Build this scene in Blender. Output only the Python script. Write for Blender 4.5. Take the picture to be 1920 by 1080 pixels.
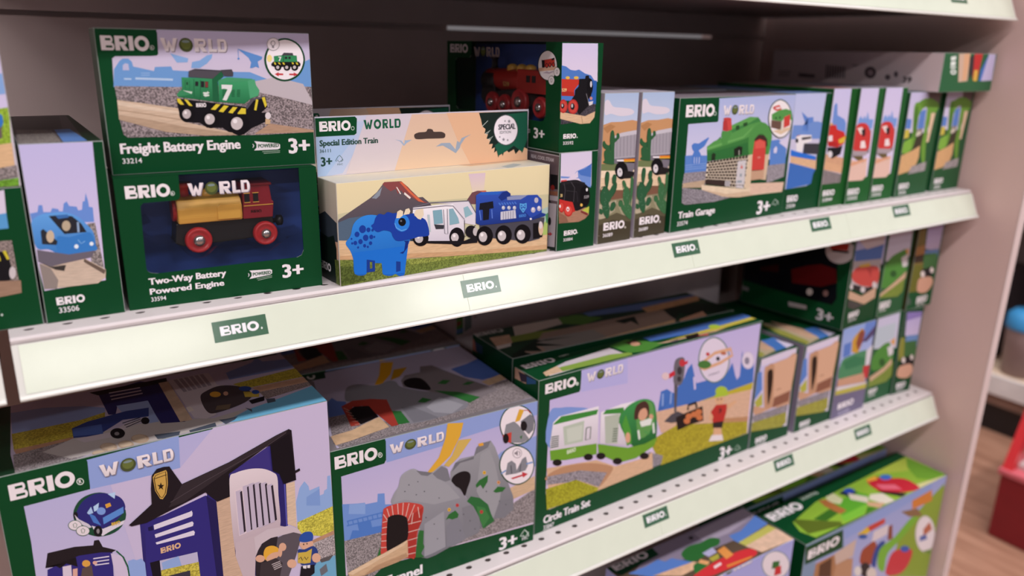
import bpy, bmesh, math, random
from mathutils import Vector, Matrix
R = math.radians
C = bpy.context.scene.collection
for o in list(bpy.data.objects):
    bpy.data.objects.remove(o)

# ------------------------------------------------------------------ camera, light, exposure
Z0 = 0.95                                   # height of the upper shelf above the floor (m)
scene = bpy.context.scene
cam_data = bpy.data.cameras.new('camera')
cam = bpy.data.objects.new('camera', cam_data)
C.objects.link(cam)
cam_data.sensor_width = 36.0
cam_data.lens = 1467.0 / 1920.0 * 36.0
cam_data.clip_start = 0.02
a, b, c = R(34.06), R(17.06), R(1.183)      # turned right, tipped down, rolled
fw = Vector((math.sin(a) * math.cos(b), math.cos(a) * math.cos(b), -math.sin(b)))
r0 = Vector((math.cos(a), -math.sin(a), 0)); u0 = r0.cross(fw)
rt = r0 * math.cos(c) + u0 * math.sin(c); up = u0 * math.cos(c) - r0 * math.sin(c)
M = Matrix((rt, up, -fw)).transposed().to_4x4()
M.translation = Vector((0, -0.6278, 0.2 + Z0))
cam.matrix_world = M
cam_data.dof.use_dof = True
cam_data.dof.focus_distance = 0.70
cam_data.dof.aperture_fstop = 3.4
scene.camera = cam
scene.view_settings.view_transform = 'Standard'
scene.view_settings.look = 'None'
scene.view_settings.gamma = 1.0
scene.view_settings.use_curve_mapping = False
scene.view_settings.exposure = -0.26

world = bpy.data.worlds.new('shop_light'); scene.world = world
world.use_nodes = True
world.node_tree.nodes['Background'].inputs[0].default_value = (0.80, 0.74, 0.78, 1)
world.node_tree.nodes['Background'].inputs[1].default_value = 0.25

def lamp(name, loc, sx, sy, power, col=(1.0, 0.955, 0.96), rx=0.0):
    d = bpy.data.lights.new(name, 'AREA'); d.shape = 'RECTANGLE'; d.size = sx; d.size_y = sy
    d.energy = power; d.color = col
    o = bpy.data.objects.new(name, d); C.objects.link(o); o.location = loc; o.rotation_euler = (rx, 0, 0)
    return o
# rows of ceiling strip lights over the aisle
for x, watt in ((-0.9, 25), (0.5, 35), (1.9, 43)):
    lamp('ceiling_or_fill_light', (x, -1.32, Z0 + 1.75), 1.2, 0.16, watt)
for x, watt in ((0.4, 12), (2.6, 20)):
    lamp('ceiling_or_fill_light', (x, -3.45, Z0 + 1.75), 1.0, 0.12, watt)
lamp('ceiling_or_fill_light', (-1.6, -2.4, Z0 + 1.75), 1.2, 0.16, 30)
lamp('ceiling_or_fill_light', (1.95, 0.1, Z0 + 1.75), 0.16, 1.4, 42)  # fill lamp added to brighten the far shelf lip and floor
lamp('ceiling_or_fill_light', (-2.9, -3.4, Z0 + 1.75), 1.2, 0.16, 60)  # fill lamp added for left-facing sides such as the flat box
lamp('ceiling_or_fill_light', (0.9, 1.6, Z0 + 1.75), 1.8, 0.16, 20)

# ------------------------------------------------------------------ materials
def lin(h):
    v = [int(h[i:i + 2], 16) / 255 for i in (0, 2, 4)]
    return tuple(q / 12.92 if q <= 0.04045 else ((q + 0.055) / 1.055) ** 2.4 for q in v)
def base_mat(name, rough=0.5, spec=0.4, metal=0.0):
    m = bpy.data.materials.new(name); m.use_nodes = True
    p = m.node_tree.nodes['Principled BSDF']
    p.inputs['Roughness'].default_value = rough
    p.inputs['Specular IOR Level'].default_value = spec
    p.inputs['Metallic'].default_value = metal
    return m, m.node_tree, p
def noise(nt, scale, detail=3.0, sc=(1, 1, 1)):
    tc = nt.nodes.new('ShaderNodeTexCoord'); mp = nt.nodes.new('ShaderNodeMapping'); mp.inputs['Scale'].default_value = sc
    n = nt.nodes.new('ShaderNodeTexNoise'); n.inputs['Scale'].default_value = scale; n.inputs['Detail'].default_value = detail
    nt.links.new(tc.outputs['Object'], mp.inputs[0]); nt.links.new(mp.outputs[0], n.inputs['Vector'])
    return n
def ramp(nt, src, p0, c0, p1, c1):
    r = nt.nodes.new('ShaderNodeValToRGB')
    r.color_ramp.elements[0].position = p0; r.color_ramp.elements[0].color = (*c0, 1)
    r.color_ramp.elements[1].position = p1; r.color_ramp.elements[1].color = (*c1, 1)
    nt.links.new(src, r.inputs[0]); return r
def plain(name, hexcol, rough=0.5, spec=0.4, metal=0.0, var=0.06, scale=25):
    m, nt, p = base_mat(name, rough, spec, metal)
    col = lin(hexcol); n = noise(nt, scale)
    r = ramp(nt, n.outputs['Fac'], 0.3, [q * (1 - var) for q in col], 0.7, [min(1, q * (1 + var)) for q in col])
    nt.links.new(r.outputs[0], p.inputs['Base Color'])
    return m
def ink(name, scale=None, lo=0.5, hi=1.4, sc=(1, 1, 1), p0=0.4, p1=0.6, rough=0.38, spec=0.15):
    """printed card: the ink colour comes from the mesh, halftone / grain from noise"""
    m, nt, p = base_mat(name, rough, spec)
    at = nt.nodes.new('ShaderNodeAttribute'); at.attribute_name = 'Ink'
    src = at.outputs['Color']
    if scale:
        n = noise(nt, scale, 2.0, sc)
        r = ramp(nt, n.outputs['Fac'], p0, (lo,) * 3, p1, (hi,) * 3)
        mx = nt.nodes.new('ShaderNodeMix'); mx.data_type = 'RGBA'; mx.blend_type = 'MULTIPLY'; mx.inputs[0].default_value = 1
        nt.links.new(src, mx.inputs[6]); nt.links.new(r.outputs[0], mx.inputs[7]); src = mx.outputs[2]
    nt.links.new(src, p.inputs['Base Color'])
    return m
INK = ink('printed_card')
INKS = {'i': INK, 'g': ink('printed_gravel', 900, 0.45, 1.5), 't': ink('printed_grass', 700, 0.68, 1.3),
        'w': ink('printed_wood', 120, 0.9, 1.08, (1, 1, 9), 0.35, 0.65)}
def clear(name, tint=(1, 1, 1), gloss=0.04, rough=0.06):
    m = bpy.data.materials.new(name); m.use_nodes = True; nt = m.node_tree; nt.nodes.clear()
    out = nt.nodes.new('ShaderNodeOutputMaterial'); mix = nt.nodes.new('ShaderNodeMixShader')
    t = nt.nodes.new('ShaderNodeBsdfTransparent'); t.inputs[0].default_value = (*tint, 1)
    g = nt.nodes.new('ShaderNodeBsdfGlossy'); g.inputs['Roughness'].default_value = rough
    lw = nt.nodes.new('ShaderNodeLayerWeight'); lw.inputs[0].default_value = 0.22
    add = nt.nodes.new('ShaderNodeMath'); add.operation = 'MULTIPLY_ADD'; add.inputs[1].default_value = 0.55; add.inputs[2].default_value = gloss
    nt.links.new(lw.outputs['Fresnel'], add.inputs[0]); nt.links.new(add.outputs[0], mix.inputs[0])
    nt.links.new(t.outputs[0], mix.inputs[1]); nt.links.new(g.outputs[0], mix.inputs[2]); nt.links.new(mix.outputs[0], out.inputs[0])
    return m
FILM = clear('clear_window_film')
TRAYM = clear('clear_tray_plastic', gloss=0.16, rough=0.12)
STEEL = plain('white_enamelled_steel', 'd9cfd0', 0.35, 0.5, var=0.02)
STRIP = plain('pale_green_price_strip', 'd3d9c8', 0.16, 0.6, var=0.015, scale=40)
RAILM = plain('translucent_rail_plastic', 'd4d2cc', 0.3, 0.5, var=0.02)
BACKM = plain('dark_brown_back_board', 'c4b0ac', 0.5, 0.4, var=0.10, scale=6)
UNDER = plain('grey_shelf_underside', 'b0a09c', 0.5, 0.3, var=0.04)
PANEL = plain('rose_grey_end_panel', 'dcbcb6', 0.55, 0.3, var=0.02, scale=8)
EDGE = plain('pale_panel_edge', 'dbc6c4', 0.45, 0.4, var=0.02)
DARKP = plain('black_plastic', '17161a', 0.4, 0.5)
REDP = plain('red_plastic', 'c42e34', 0.3, 0.5)
MAROON = plain('maroon_painted_metal', '7a1420', 0.35, 0.5)
YELLOW = plain('amber_plastic', 'f4ba54', 0.32, 0.5)
CHROME = plain('steel_axle_cap', 'd0cacb', 0.22, 0.5, 0.9)
BLUEC = plain('deep_blue_card', '4668c4', 0.5, 0.3, var=0.15, scale=12)
WHITEP = plain('white_plastic', 'd8d2d0', 0.35, 0.5)

# ------------------------------------------------------------------ object helpers
def link(name, me, parent=None):
    o = bpy.data.objects.new(name, me); C.objects.link(o)
    if parent: o.parent = parent
    return o
def tag(o, label=None, cat=None, group=None, kind=None):
    for k, v in (('label', label), ('category', cat), ('group', group), ('kind', kind)):
        if v: o[k] = v
    return o
def thing(name, label, cat, loc, rz=0.0, group=None):
    o = bpy.data.objects.new(name, None); C.objects.link(o); o.empty_display_size = 0.02
    o.location = loc; o.rotation_euler = (0, 0, rz)
    return tag(o, label, cat, group)
def part(name, bm, mat, parent, smooth=False, label=None):
    me = bpy.data.meshes.new(name); bm.to_mesh(me); bm.free(); me.materials.append(mat)
    if smooth:
        for p in me.polygons: p.use_smooth = True
    o = link(name, me, parent)
    if label: o['label'] = label
    return o
def box(bm, x0, x1, y0, y1, z0, z1, bev=0.0):
    v = bmesh.ops.create_cube(bm, size=1)['verts']
    for q in v:
        q.co = Vector((x0 + (q.co.x + .5) * (x1 - x0), y0 + (q.co.y + .5) * (y1 - y0), z0 + (q.co.z + .5) * (z1 - z0)))
    if bev:
        es = list({e for q in v for e in q.link_edges})
        bmesh.ops.bevel(bm, geom=es, offset=bev, segments=2, affect='EDGES', profile=0.5)
    return bm
def boxes(*bs, bev=0.0):
    bm = bmesh.new()
    for q in bs: box(bm, *q, bev=bev)
    return bm
def lathe(profile, axis='y', n=28, at=(0, 0, 0)):
    """profile: (radius, along-axis) pairs turned about the axis"""
    bm = bmesh.new(); rings = []
    for r, h in profile:
        ring = []
        for k in range(n):
            t = 2 * math.pi * k / n; x, y = r * math.cos(t), r * math.sin(t)
            p = {'y': (x, h, y), 'z': (x, y, h), 'x': (h, x, y)}[axis]
            ring.append(bm.verts.new(Vector(p) + Vector(at)))
        rings.append(ring)
    for a_, b_ in zip(rings, rings[1:]):
        for k in range(n):
            bm.faces.new((a_[k], a_[(k + 1) % n], b_[(k + 1) % n], b_[k]))
    bm.faces.new(rings[0]); bm.faces.new(rings[-1][::-1])
    bmesh.ops.recalc_face_normals(bm, faces=bm.faces)
    return bm
def prism(pts, y0, y1, bev=0.0):
    """outline in x,z swept along y"""
    bm = bmesh.new()
    f = bm.faces.new([bm.verts.new((x, y0, z)) for x, z in pts])
    ex = bmesh.ops.extrude_face_region(bm, geom=[f])
    bmesh.ops.translate(bm, vec=(0, y1 - y0, 0), verts=[v for v in ex['geom'] if isinstance(v, bmesh.types.BMVert)])
    bmesh.ops.recalc_face_normals(bm, faces=bm.faces)
    if bev: bmesh.ops.bevel(bm, geom=list(bm.edges), offset=bev, segments=2, affect='EDGES', profile=0.5)
    return bm
def xprism(pts, x0, x1):
    """outline in y,z swept along x"""
    bm = bmesh.new()
    f = bm.faces.new([bm.verts.new((x0, y, z)) for y, z in pts])
    ex = bmesh.ops.extrude_face_region(bm, geom=[f])
    bmesh.ops.translate(bm, vec=(x1 - x0, 0, 0), verts=[v for v in ex['geom'] if isinstance(v, bmesh.types.BMVert)])
    bmesh.ops.recalc_face_normals(bm, faces=bm.faces)
    return bm
def dup(root, loc, rz, label, scale=None, group=None):
    r = root.copy(); C.objects.link(r); r.location = loc; r.rotation_euler = (0, 0, rz); r['label'] = label
    if scale: r.scale = scale
    for ch in list(root.children):
        c2 = ch.copy(); C.objects.link(c2); c2.parent = r
        for g in list(ch.children):
            d = g.copy(); C.objects.link(d); d.parent = c2
    return r

# ------------------------------------------------------------------ printing on card
def smooth_loop(P, k=4):
    n = len(P); out = []
    for i in range(n):
        p0, p1, p2, p3 = P[i - 1], P[i], P[(i + 1) % n], P[(i + 2) % n]
        for s in range(k):
            t = s / k
            out.append(tuple(0.5 * (2 * p1[j] + (p2[j] - p0[j]) * t + (2 * p0[j] - 5 * p1[j] + 4 * p2[j] - p3[j]) * t * t
                                    + (3 * p1[j] - p0[j] - 3 * p2[j] + p3[j]) * t ** 3) for j in (0, 1)))
    return out
def clip(P, W, H, m=0.0004):
    for ax, lim, sg in ((0, m, 1), (0, W - m, -1), (1, m, 1), (1, H - m, -1)):
        out = []
        for i in range(len(P)):
            p, q = P[i - 1], P[i]
            a_, b_ = (p[ax] - lim) * sg, (q[ax] - lim) * sg
            if (a_ < 0) != (b_ < 0):
                t = a_ / (a_ - b_); out.append((p[0] + (q[0] - p[0]) * t, p[1] + (q[1] - p[1]) * t))
            if b_ >= 0: out.append(q)
        P = out
        if len(P) < 3: return []
    return P
def stroke(P, w):
    L, Rr = [], []
    for i, p in enumerate(P):
        q0, q1 = P[max(i - 1, 0)], P[min(i + 1, len(P) - 1)]
        dx, dy = q1[0] - q0[0], q1[1] - q0[1]; d = math.hypot(dx, dy) or 1e-9
        L.append((p[0] - dy / d * w / 2, p[1] + dx / d * w / 2)); Rr.append((p[0] + dy / d * w / 2, p[1] - dx / d * w / 2))
    return [[L[i], Rr[i], Rr[i + 1], L[i + 1]] for i in range(len(P) - 1)]
def bowl(s, yb, yt, xr, t, n=10, th=None):
    th = th or t; xc = min(xr - (yt - yb) / 2 * 0.62, xr - 0.02); xc = max(xc, s + 0.02)
    arc = lambda k, rx, ry: (xc + rx * math.sin(math.pi * k / n), (yb + yt) / 2 + ry * math.cos(math.pi * k / n))
    O = [(s, yt)] + [arc(k, xr - xc, (yt - yb) / 2) for k in range(n + 1)] + [(s, yb)]
    I_ = [(s, yt - th)] + [arc(k, max(xr - xc - t, .01), (yt - yb) / 2 - th) for k in range(n + 1)] + [(s, yb + th)]
    return [[O[i], I_[i], I_[i + 1], O[i + 1]] for i in range(len(O) - 1)]
def ring(cx, cy, rx, ry, tx, ty, n=22):
    q = lambda k, a_, b_: (cx + a_ * math.cos(2 * math.pi * k / n), cy + b_ * math.sin(2 * math.pi * k / n))
    return [[q(k, rx, ry), q(k + 1, rx, ry), q(k + 1, rx - tx, ry - ty), q(k, rx - tx, ry - ty)] for k in range(n)]
def glyph(ch):
    if ch == 'B': return [[(0, 0), (.36, 0), (.36, 1), (0, 1)]] + bowl(.36, .5, 1, .92, .3, th=.17) + bowl(.36, 0, .5, 1, .32, th=.17)
    if ch == 'R': return [[(0, 0), (.36, 0), (.36, 1), (0, 1)]] + bowl(.36, .4, 1, .94, .3, th=.19) + [[(.36, .4), (.62, 0), (1.02, 0), (.7, .43)]]
    if ch == 'I': return [[(0, 0), (1, 0), (1, 1), (0, 1)]]
    if ch == 'O': return ring(.5, .5, .52, .53, .26, .26)
    if ch == 'L': return [[(0, 0), (1, 0), (1, .22), (.42, .22), (.42, 1), (0, 1)]]
    if ch == 'D': return [[(0, 0), (.32, 0), (.32, 1), (0, 1)]] + bowl(.32, 0, 1, 1, .34, th=.2)
    if ch == 'W': return [[(0, 1), (.24, 0), (.43, 0), (.5, .36), (.5, .85), (.34, .38), (.26, 1)],
                          [(.5, .36), (.57, 0), (.76, 0), (1, 1), (.76, 1), (.66, .38), (.5, .85)]]
TEXTS = {}
def text_faces(s, bold):
    if (s, bold) in TEXTS: return TEXTS[(s, bold)]
    cu = bpy.data.curves.new('lettering', 'FONT'); cu.body = s; cu.size = 1; cu.resolution_u = 2; cu.fill_mode = 'FRONT'
    cu.offset = 0.018 if bold else 0.010
    ob = bpy.data.objects.new('lettering', cu); C.objects.link(ob)
    bpy.context.view_layer.update()
    me = bpy.data.meshes.new_from_object(ob.evaluated_get(bpy.context.evaluated_depsgraph_get()))
    fs = [[(me.vertices[i].co.x, me.vertices[i].co.y) for i in p.vertices] for p in me.polygons]
    bpy.data.objects.remove(ob); bpy.data.curves.remove(cu); bpy.data.meshes.remove(me)
    TEXTS[(s, bold)] = fs
    return fs
CAP = max(y for f in text_faces('H', 1) for x, y in f)

def print_ops(lines, W, H):
    """one printed face -> list of (part, ink, [(polygon, corner colours)])"""
    out = []
    for ln in lines:
        f = ln.split('|'); pt, kind, col = PARTS[f[0]], f[1], f[2]
        v = [int(q) * 1e-4 for q in f[4].split()]
        c1 = (*lin(col[:6]), 1); polys = []; mat = 'i'
        if kind in 'PSG' or kind == 'GS':
            P = [(v[i], v[i + 1]) for i in range(0, len(v), 2)]
            if kind in ('S', 'GS'): P = smooth_loop(P)
            P = clip(P, W, H)
            if not P: continue
            if f[3] in INKS: mat = f[3]
            if kind[0] == 'G':
                c2 = (*lin(col[7:13]), 1); y0 = min(p[1] for p in P); y1 = max(p[1] for p in P)
                mixc = [tuple(c2[j] + (c1[j] - c2[j]) * (p[1] - y0) / (y1 - y0) for j in range(4)) for p in P]
                polys = [(P, mixc)]
            else: polys = [(P, [c1] * len(P))]
        elif kind == 'L':
            P = [(v[i], v[i + 1]) for i in range(0, len(v), 2)]
            for q in stroke(P, int(f[3]) * 1e-5):
                q = clip(q, W, H)
                if q: polys.append((q, [c1] * len(q)))
        elif kind == 'X':                                           # heavy display letters
            x, y, w, h = v
            for ch, a_, b_ in (('W', 0, .24), ('O', .27, .46), ('R', .50, .655), ('L', .69, .80), ('D', .83, 1)):
                for g in glyph(ch):
                    P = clip([(x + w * (a_ + (b_ - a_) * p[0]), y + h * p[1]) for p in g], W, H)
                    if P: polys.append((P, [c1] * len(P)))
        elif kind in 'BW':
            x, y, w, h = v
            if kind == 'W':                                        # dark rim below and right of the silver letters
                sh = []
                for ch, a_, b_ in (('W', 0, .25), ('R', .50, .685), ('L', .71, .84), ('D', .855, 1)):
                    for g in glyph(ch):
                        P = clip([(x + w * .012 + w * (a_ + (b_ - a_) * p[0]), y - h * .07 + h * p[1]) for p in g], W, H)
                        if P: sh.append((P, [(*lin('857a86'), 1)] * len(P)))
                if sh: out.append((pt, 'i', sh))
            spec = (('B', 0, .27), ('R', .29, .555), ('I', .575, .67), ('O', .70, 1)) if kind == 'B' else \
                   (('W', 0, .25), ('R', .50, .685), ('L', .71, .84), ('D', .855, 1))
            for ch, a_, b_ in spec:
                for g in glyph(ch):
                    P = [(x + w * (a_ + (b_ - a_) * p[0]), y + h * p[1]) for p in g]
                    if kind == 'B': cc = [c1] * len(P)
                    else: cc = [tuple(min(1, c1[j] * (0.80 + 0.42 * (1 - abs(p[1] - .75)))) if j < 3 else 1 for j in range(4)) for p in g]
                    P2 = clip(P, W, H)
                    if P2 == P: polys.append((P, cc))
                    elif P2: polys.append((P2, [c1] * len(P2)))
            if kind == 'W':                                        # the little globe that stands for the O
                for s, cl in ((1, '4a5230'), (.72, '66703a')):
                    P = [(x + w * .375 + w * .105 * s * math.cos(k * .3142), y + h * (.5 + (.06 if s < 1 else 0)) + h * .54 * s * math.sin(k * .3142)) for k in range(20)]
                    P = clip(P, W, H)
                    if P: out.append((pt, 'i', [(P, [(*lin(cl), 1)] * len(P))]))
                P = clip([(x + w * (.375 + .06 * math.cos(t)), y + h * (.76 + .10 * math.sin(t))) for t in [k * .5236 for k in range(12)]], W, H)
                if P: out.append((pt, 'i', [(P, [(*lin('7c8c8c'), 1)] * len(P))]))
        elif kind == 'T':
            x, y, w, h = v; fs = text_faces(f[5], int(f[3]))
            xs = [p[0] for q in fs for p in q]; m0, m1 = min(xs), max(xs)
            def strike(dx):
                ps = [clip([(x + dx + (p[0] - m0) / (m1 - m0) * w, y + p[1] / CAP * h) for p in q], W, H) for q in fs]
                return [(P, [c1] * len(P)) for P in ps if P]
            if int(f[3]): out.append((pt, 'i', strike(-h * 0.035)))       # bold type: struck twice
            polys = strike(h * 0.035 if int(f[3]) else 0)
        if polys: out.append((pt, mat, polys))
    return out
def print_face(root, lines, frame, W, H):
    o, u, v, n = frame
    boxes_, parts = [], {}
    for pt, mat, polys in print_ops(lines, W, H):
        xs = [p[0] for P, _ in polys for p in P]; ys = [p[1] for P, _ in polys for p in P]
        bb = (min(xs), max(xs), min(ys), max(ys))
        lay = 1 + max([l for (q, l) in boxes_ if q[0] < bb[1] and q[1] > bb[0] and q[2] < bb[3] and q[3] > bb[2]], default=0)
        boxes_.append((bb, lay))
        parts.setdefault(pt, []).append((mat, polys, lay))
    for pt, items in parts.items():
        vs, fs, cols, mi, mats = [], [], [], [], []
        for mat, polys, lay in items:
            if mat not in mats: mats.append(mat)
            for P, cc in polys:
                area = sum(P[i - 1][0] * P[i][1] - P[i][0] * P[i - 1][1] for i in range(len(P)))
                idx = []
                for x, y in P:
                    idx.append(len(vs)); vs.append(o + u * x + v * y + n * (0.00006 + 0.000035 * lay))
                if area < 0: idx = idx[::-1]; cc = cc[::-1]
                fs.append(idx); cols += cc; mi.append(mats.index(mat))
        me = bpy.data.meshes.new(pt); me.from_pydata(vs, [], fs)
        at = me.color_attributes.new('Ink', 'FLOAT_COLOR', 'CORNER')
        for k, c_ in enumerate(cols): at.data[k].color = c_
        for m in mats: me.materials.append(INKS[m])
        for k, m in enumerate(mi): me.polygons[k].material_index = m
        link(pt, me, root)
def frames(w, h, d):
    X, Y, Z = Vector((1, 0, 0)), Vector((0, 1, 0)), Vector((0, 0, 1)); O = Vector((-w / 2, -d / 2, 0))
    return {'front': (O, X, Z, -Y, w, h), 'left': (O + Y * d, -Y, Z, -X, d, h), 'right': (O + X * w, Y, Z, X, d, h),
            'top': (O + Z * h, X, Y, Z, w, d), 'back': (O + X * w + Y * d, -X, Z, Y, w, h), 'bottom': (O + Y * d, X, -Y, -Z, w, d),
            'header': (O + Y * (d - .0006) + Z * h, X, Z, -Y, w, .051)}
def paint(me, cols):
    at = me.color_attributes.new('Ink', 'FLOAT_COLOR', 'CORNER'); k = 0
    for p in me.polygons:
        nrm = p.normal; key = None
        for nm, ax in (('front', (0, -1, 0)), ('back', (0, 1, 0)), ('left', (-1, 0, 0)), ('right', (1, 0, 0)), ('top', (0, 0, 1)), ('bottom', (0, 0, -1))):
            if nrm.dot(Vector(ax)) > 0.98: key = nm
        if key: c_ = lin(cols.get(key, cols['all']))
        else: c_ = [0.55 * q + 0.30 for q in lin(cols['all'])]      # worn paper edge
        for i in p.loop_indices: at.data[i].color = (*c_, 1)
    me.materials.append(INK)
def carton(root, w, h, d, cols, name='carton'):
    bm = bmesh.new(); box(bm, -w / 2, w / 2, -d / 2, d / 2, 0, h, bev=0.0005)
    me = bpy.data.meshes.new(name); bm.to_mesh(me); bm.free(); paint(me, cols)
    return link(name, me, root)
def window_carton(root, w, h, d, face, cols, win):
    """carton whose one face has a window cut that runs out over the top edge"""
    F = frames(w, h, d); bm = bmesh.new()
    for nm, (o, u, v, n, W, H) in F.items():
        if nm in ('header',): continue
        if nm == face:
            P = [(0, 0), (W, 0), (W, H)] + win[::-1] + [(0, H)]
            a_ = [bm.verts.new(o + u * x + v * y) for x, y in P]; bm.faces.new(a_)
            b_ = [bm.verts.new(o + u * x + v * y - n * 0.0007) for x, y in P]; bm.faces.new(b_[::-1])
            for i in range(len(P)): bm.faces.new((a_[i - 1], b_[i - 1], b_[i], a_[i]))
        else:
            bm.faces.new([bm.verts.new(o + u * x + v * y) for x, y in ((0, 0), (W, 0), (W, H), (0, H))])
    me = bpy.data.meshes.new('carton'); bm.to_mesh(me); bm.free(); paint(me, cols)
    link('carton', me, root)
    o, u, v, n, W, H = F[face]
    def sheet(name, dep, x0, x1, y0, y1, mat, label=None):
        b2 = bmesh.new(); b2.faces.new([b2.verts.new(o + u * x + v * y - n * dep) for x, y in ((x0, y0), (x1, y0), (x1, y1), (x0, y1))])
        return part(name, b2, mat, root, label=label)
    xs = [p[0] for p in win]; ys = [p[1] for p in win]
    D = d if face in ('front', 'back') else w
    sheet('backing_card', D * 0.74, 0.002, W - 0.002, 0.002, H - 0.002, BLUEC, 'deep blue backing card')
    sheet('window_film', 0.0009, min(xs) - 0.003, max(xs) + 0.003, min(ys) - 0.003, H - 0.001, FILM, 'clear window film')
    return F[face]
SHIFT = {}
BOXES = {}
def toy_box(key, name, label, cols, group=None, win=None, cat='toy box'):
    x, y, th, w, h, d, z, sx = POSES[key]; t = R(th)
    loc = (x + (w * sx / 2) * math.cos(t) - (d / 2) * math.sin(t), y + (w * sx / 2) * math.sin(t) + (d / 2) * math.cos(t), z + Z0)
    root = thing(name, label, cat, loc, t, group)
    root.scale = (sx, 1, 1)
    fr = window_carton(root, w, h, d, win[0], cols, win[1]) if win else carton(root, w, h, d, cols)
    for face, lines in PRINTS.get(key, {}).items():
        o, u, v, n, W, H = frames(w, h, d)[face]
        print_face(root, lines, (o, u, v, n), W, H)
    BOXES[key] = root
    return root, fr

WHITE_ART = ['e|P|33452c|i|-82 1953 -84 2035 -35 2062 -33 1772 -73 1763', 'e|P|8a3a30|i|-64 1862 -45 1881 -44 1917 -64 1908', 'e|P|4f7a3a|i|-27 1881 -18 2099 105 2126 109 1799 -23 1790', 'e|P|8a4a3a|i|9 1917 73 1935 73 1990 14 1981', 'e|P|5a7aa8|i|-18 1808 105 1817 105 1881 -18 1872', 'e|P|6f7a78|i|127 1817 129 2062 236 2099 240 1862', 'e|P|b83030|i|273 1990 291 1999 291 2022 273 2017', 'e|P|2a2428|i|293 1999 320 2026 318 1990', 'e|P|7f8a88|i|745 2117 818 2135 818 2181 745 2162']
PARTS = {'a': 'brand_lettering', 'b': 'title_lettering', 'c': 'age_mark', 'd': 'battery_badge', 'e': 'artwork', 'f': 'inset_picture', 'g': 'brand_badge', 'h': 'world_lettering', 'i': 'round_badge', 'j': 'hang_hole', 'k': 'barcode', 'W': 'film_lettering', 'J': 'lettering', 'K': 'sticker'}
# x, y of the front left foot, turn, width, height, depth, base above the upper shelf, width factor
POSES = {
 'twoway': (0.0756, 0.0101, -2.91, 0.1518, 0.1025, 0.055, 0.0, 1.0),
 '33506': (0.0197, 0.0079, -0.04, 0.0525, 0.1304, 0.2322, 0.0, 1.0),
 'freight': (0.0771, 0.0228, -3.05, 0.1547, 0.1052, 0.052, 0.1028, 1.0),
 'spec': (0.2388, -0.0102, 3.05, 0.2299, 0.0896, 0.0374, 0.0, 1.0),
 '33884': (0.4748, -0.005, 1.37, 0.0509, 0.1012, 0.2, 0.0, 1.0),
 '33592': (0.4773, 0.0011, 1.19, 0.0528, 0.1049, 0.2176, 0.1015, 1.0),
 '36089a': (0.5321, -0.0015, 2.59, 0.049, 0.158, 0.2, 0.0, 1.0),
 'garage': (0.6409, -0.0002, 3.07, 0.2138, 0.1514, 0.1, 0.0, 1.0),
 'boat': (0.8564, 0.0134, 0.6, 0.0813, 0.1522, 0.2, 0.0, 0.945),
 'p11': (0.9322, 0.0114, 0.08, 0.059, 0.1577, 0.2, 0.0, 0.89),
 'p12': (0.9849, 0.0072, 0.2, 0.0573, 0.1579, 0.2, 0.0, 0.945),
 'p14': (1.1043, 0.0064, 1.98, 0.0969, 0.1509, 0.2, 0.0, 0.92),
 'flat': (1.1445, -0.0103, -0.15, 0.1526, 0.0542, 0.2941, 0.1513, 0.955),
 'police': (-0.0308, 0.0151, -0.2, 0.261, 0.2322, 0.1354, -0.348, 1.0),
 'tunnel': (0.2305, 0.0167, -2.64, 0.2355, 0.1779, 0.1877, -0.348, 1.0),
 'circle': (0.4719, 0.0134, 0.88, 0.3817, 0.1973, 0.0466, -0.348, 1.0),
 'circle2': (0.4812, 0.0797, -1.59, 0.3715, 0.1985, 0.0961, -0.348, 1.0),
 'arch2': (0.9535, 0.0168, -0.3, 0.0858, 0.142, 0.2, -0.348, 1.0),
 'crane': (1.0403, 0.0143, 0.7, 0.0882, 0.1515, 0.2, -0.348, 1.0),
 'b7': (1.1411, 0.0206, -0.1, 0.0701, 0.151, 0.2, -0.348, 1.0),
 'b8': (1.2123, 0.0178, -4.43, 0.0498, 0.151, 0.2, -0.348, 1.0),
 'b9': (1.0308, 0.0122, 5.75, 0.1005, 0.15, 0.1784, -0.1962, 1.0),
 'b10': (1.1333, 0.0201, 0.43, 0.0715, 0.15, 0.2, -0.1967, 1.0),
 'b11': (1.2095, 0.0164, -1.01, 0.0719, 0.15, 0.2, -0.1967, 1.0),
 'C2': (0.9102, -0.059, -0.53, 0.3782, 0.2167, 0.0926, -0.7, 1.0),
 'C1': (0.609, -0.0577, -0.14, 0.2707, 0.2382, 0.0931, -0.7, 1.0),
 'A0low': (-0.0345, 0.0082, 0.86, 0.0525, 0.1013, 0.2, 0.0, 1.0),
 'A0up': (-0.0345, 0.0082, 0.86, 0.0525, 0.0918, 0.2, 0.1016, 1.0),
}
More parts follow.
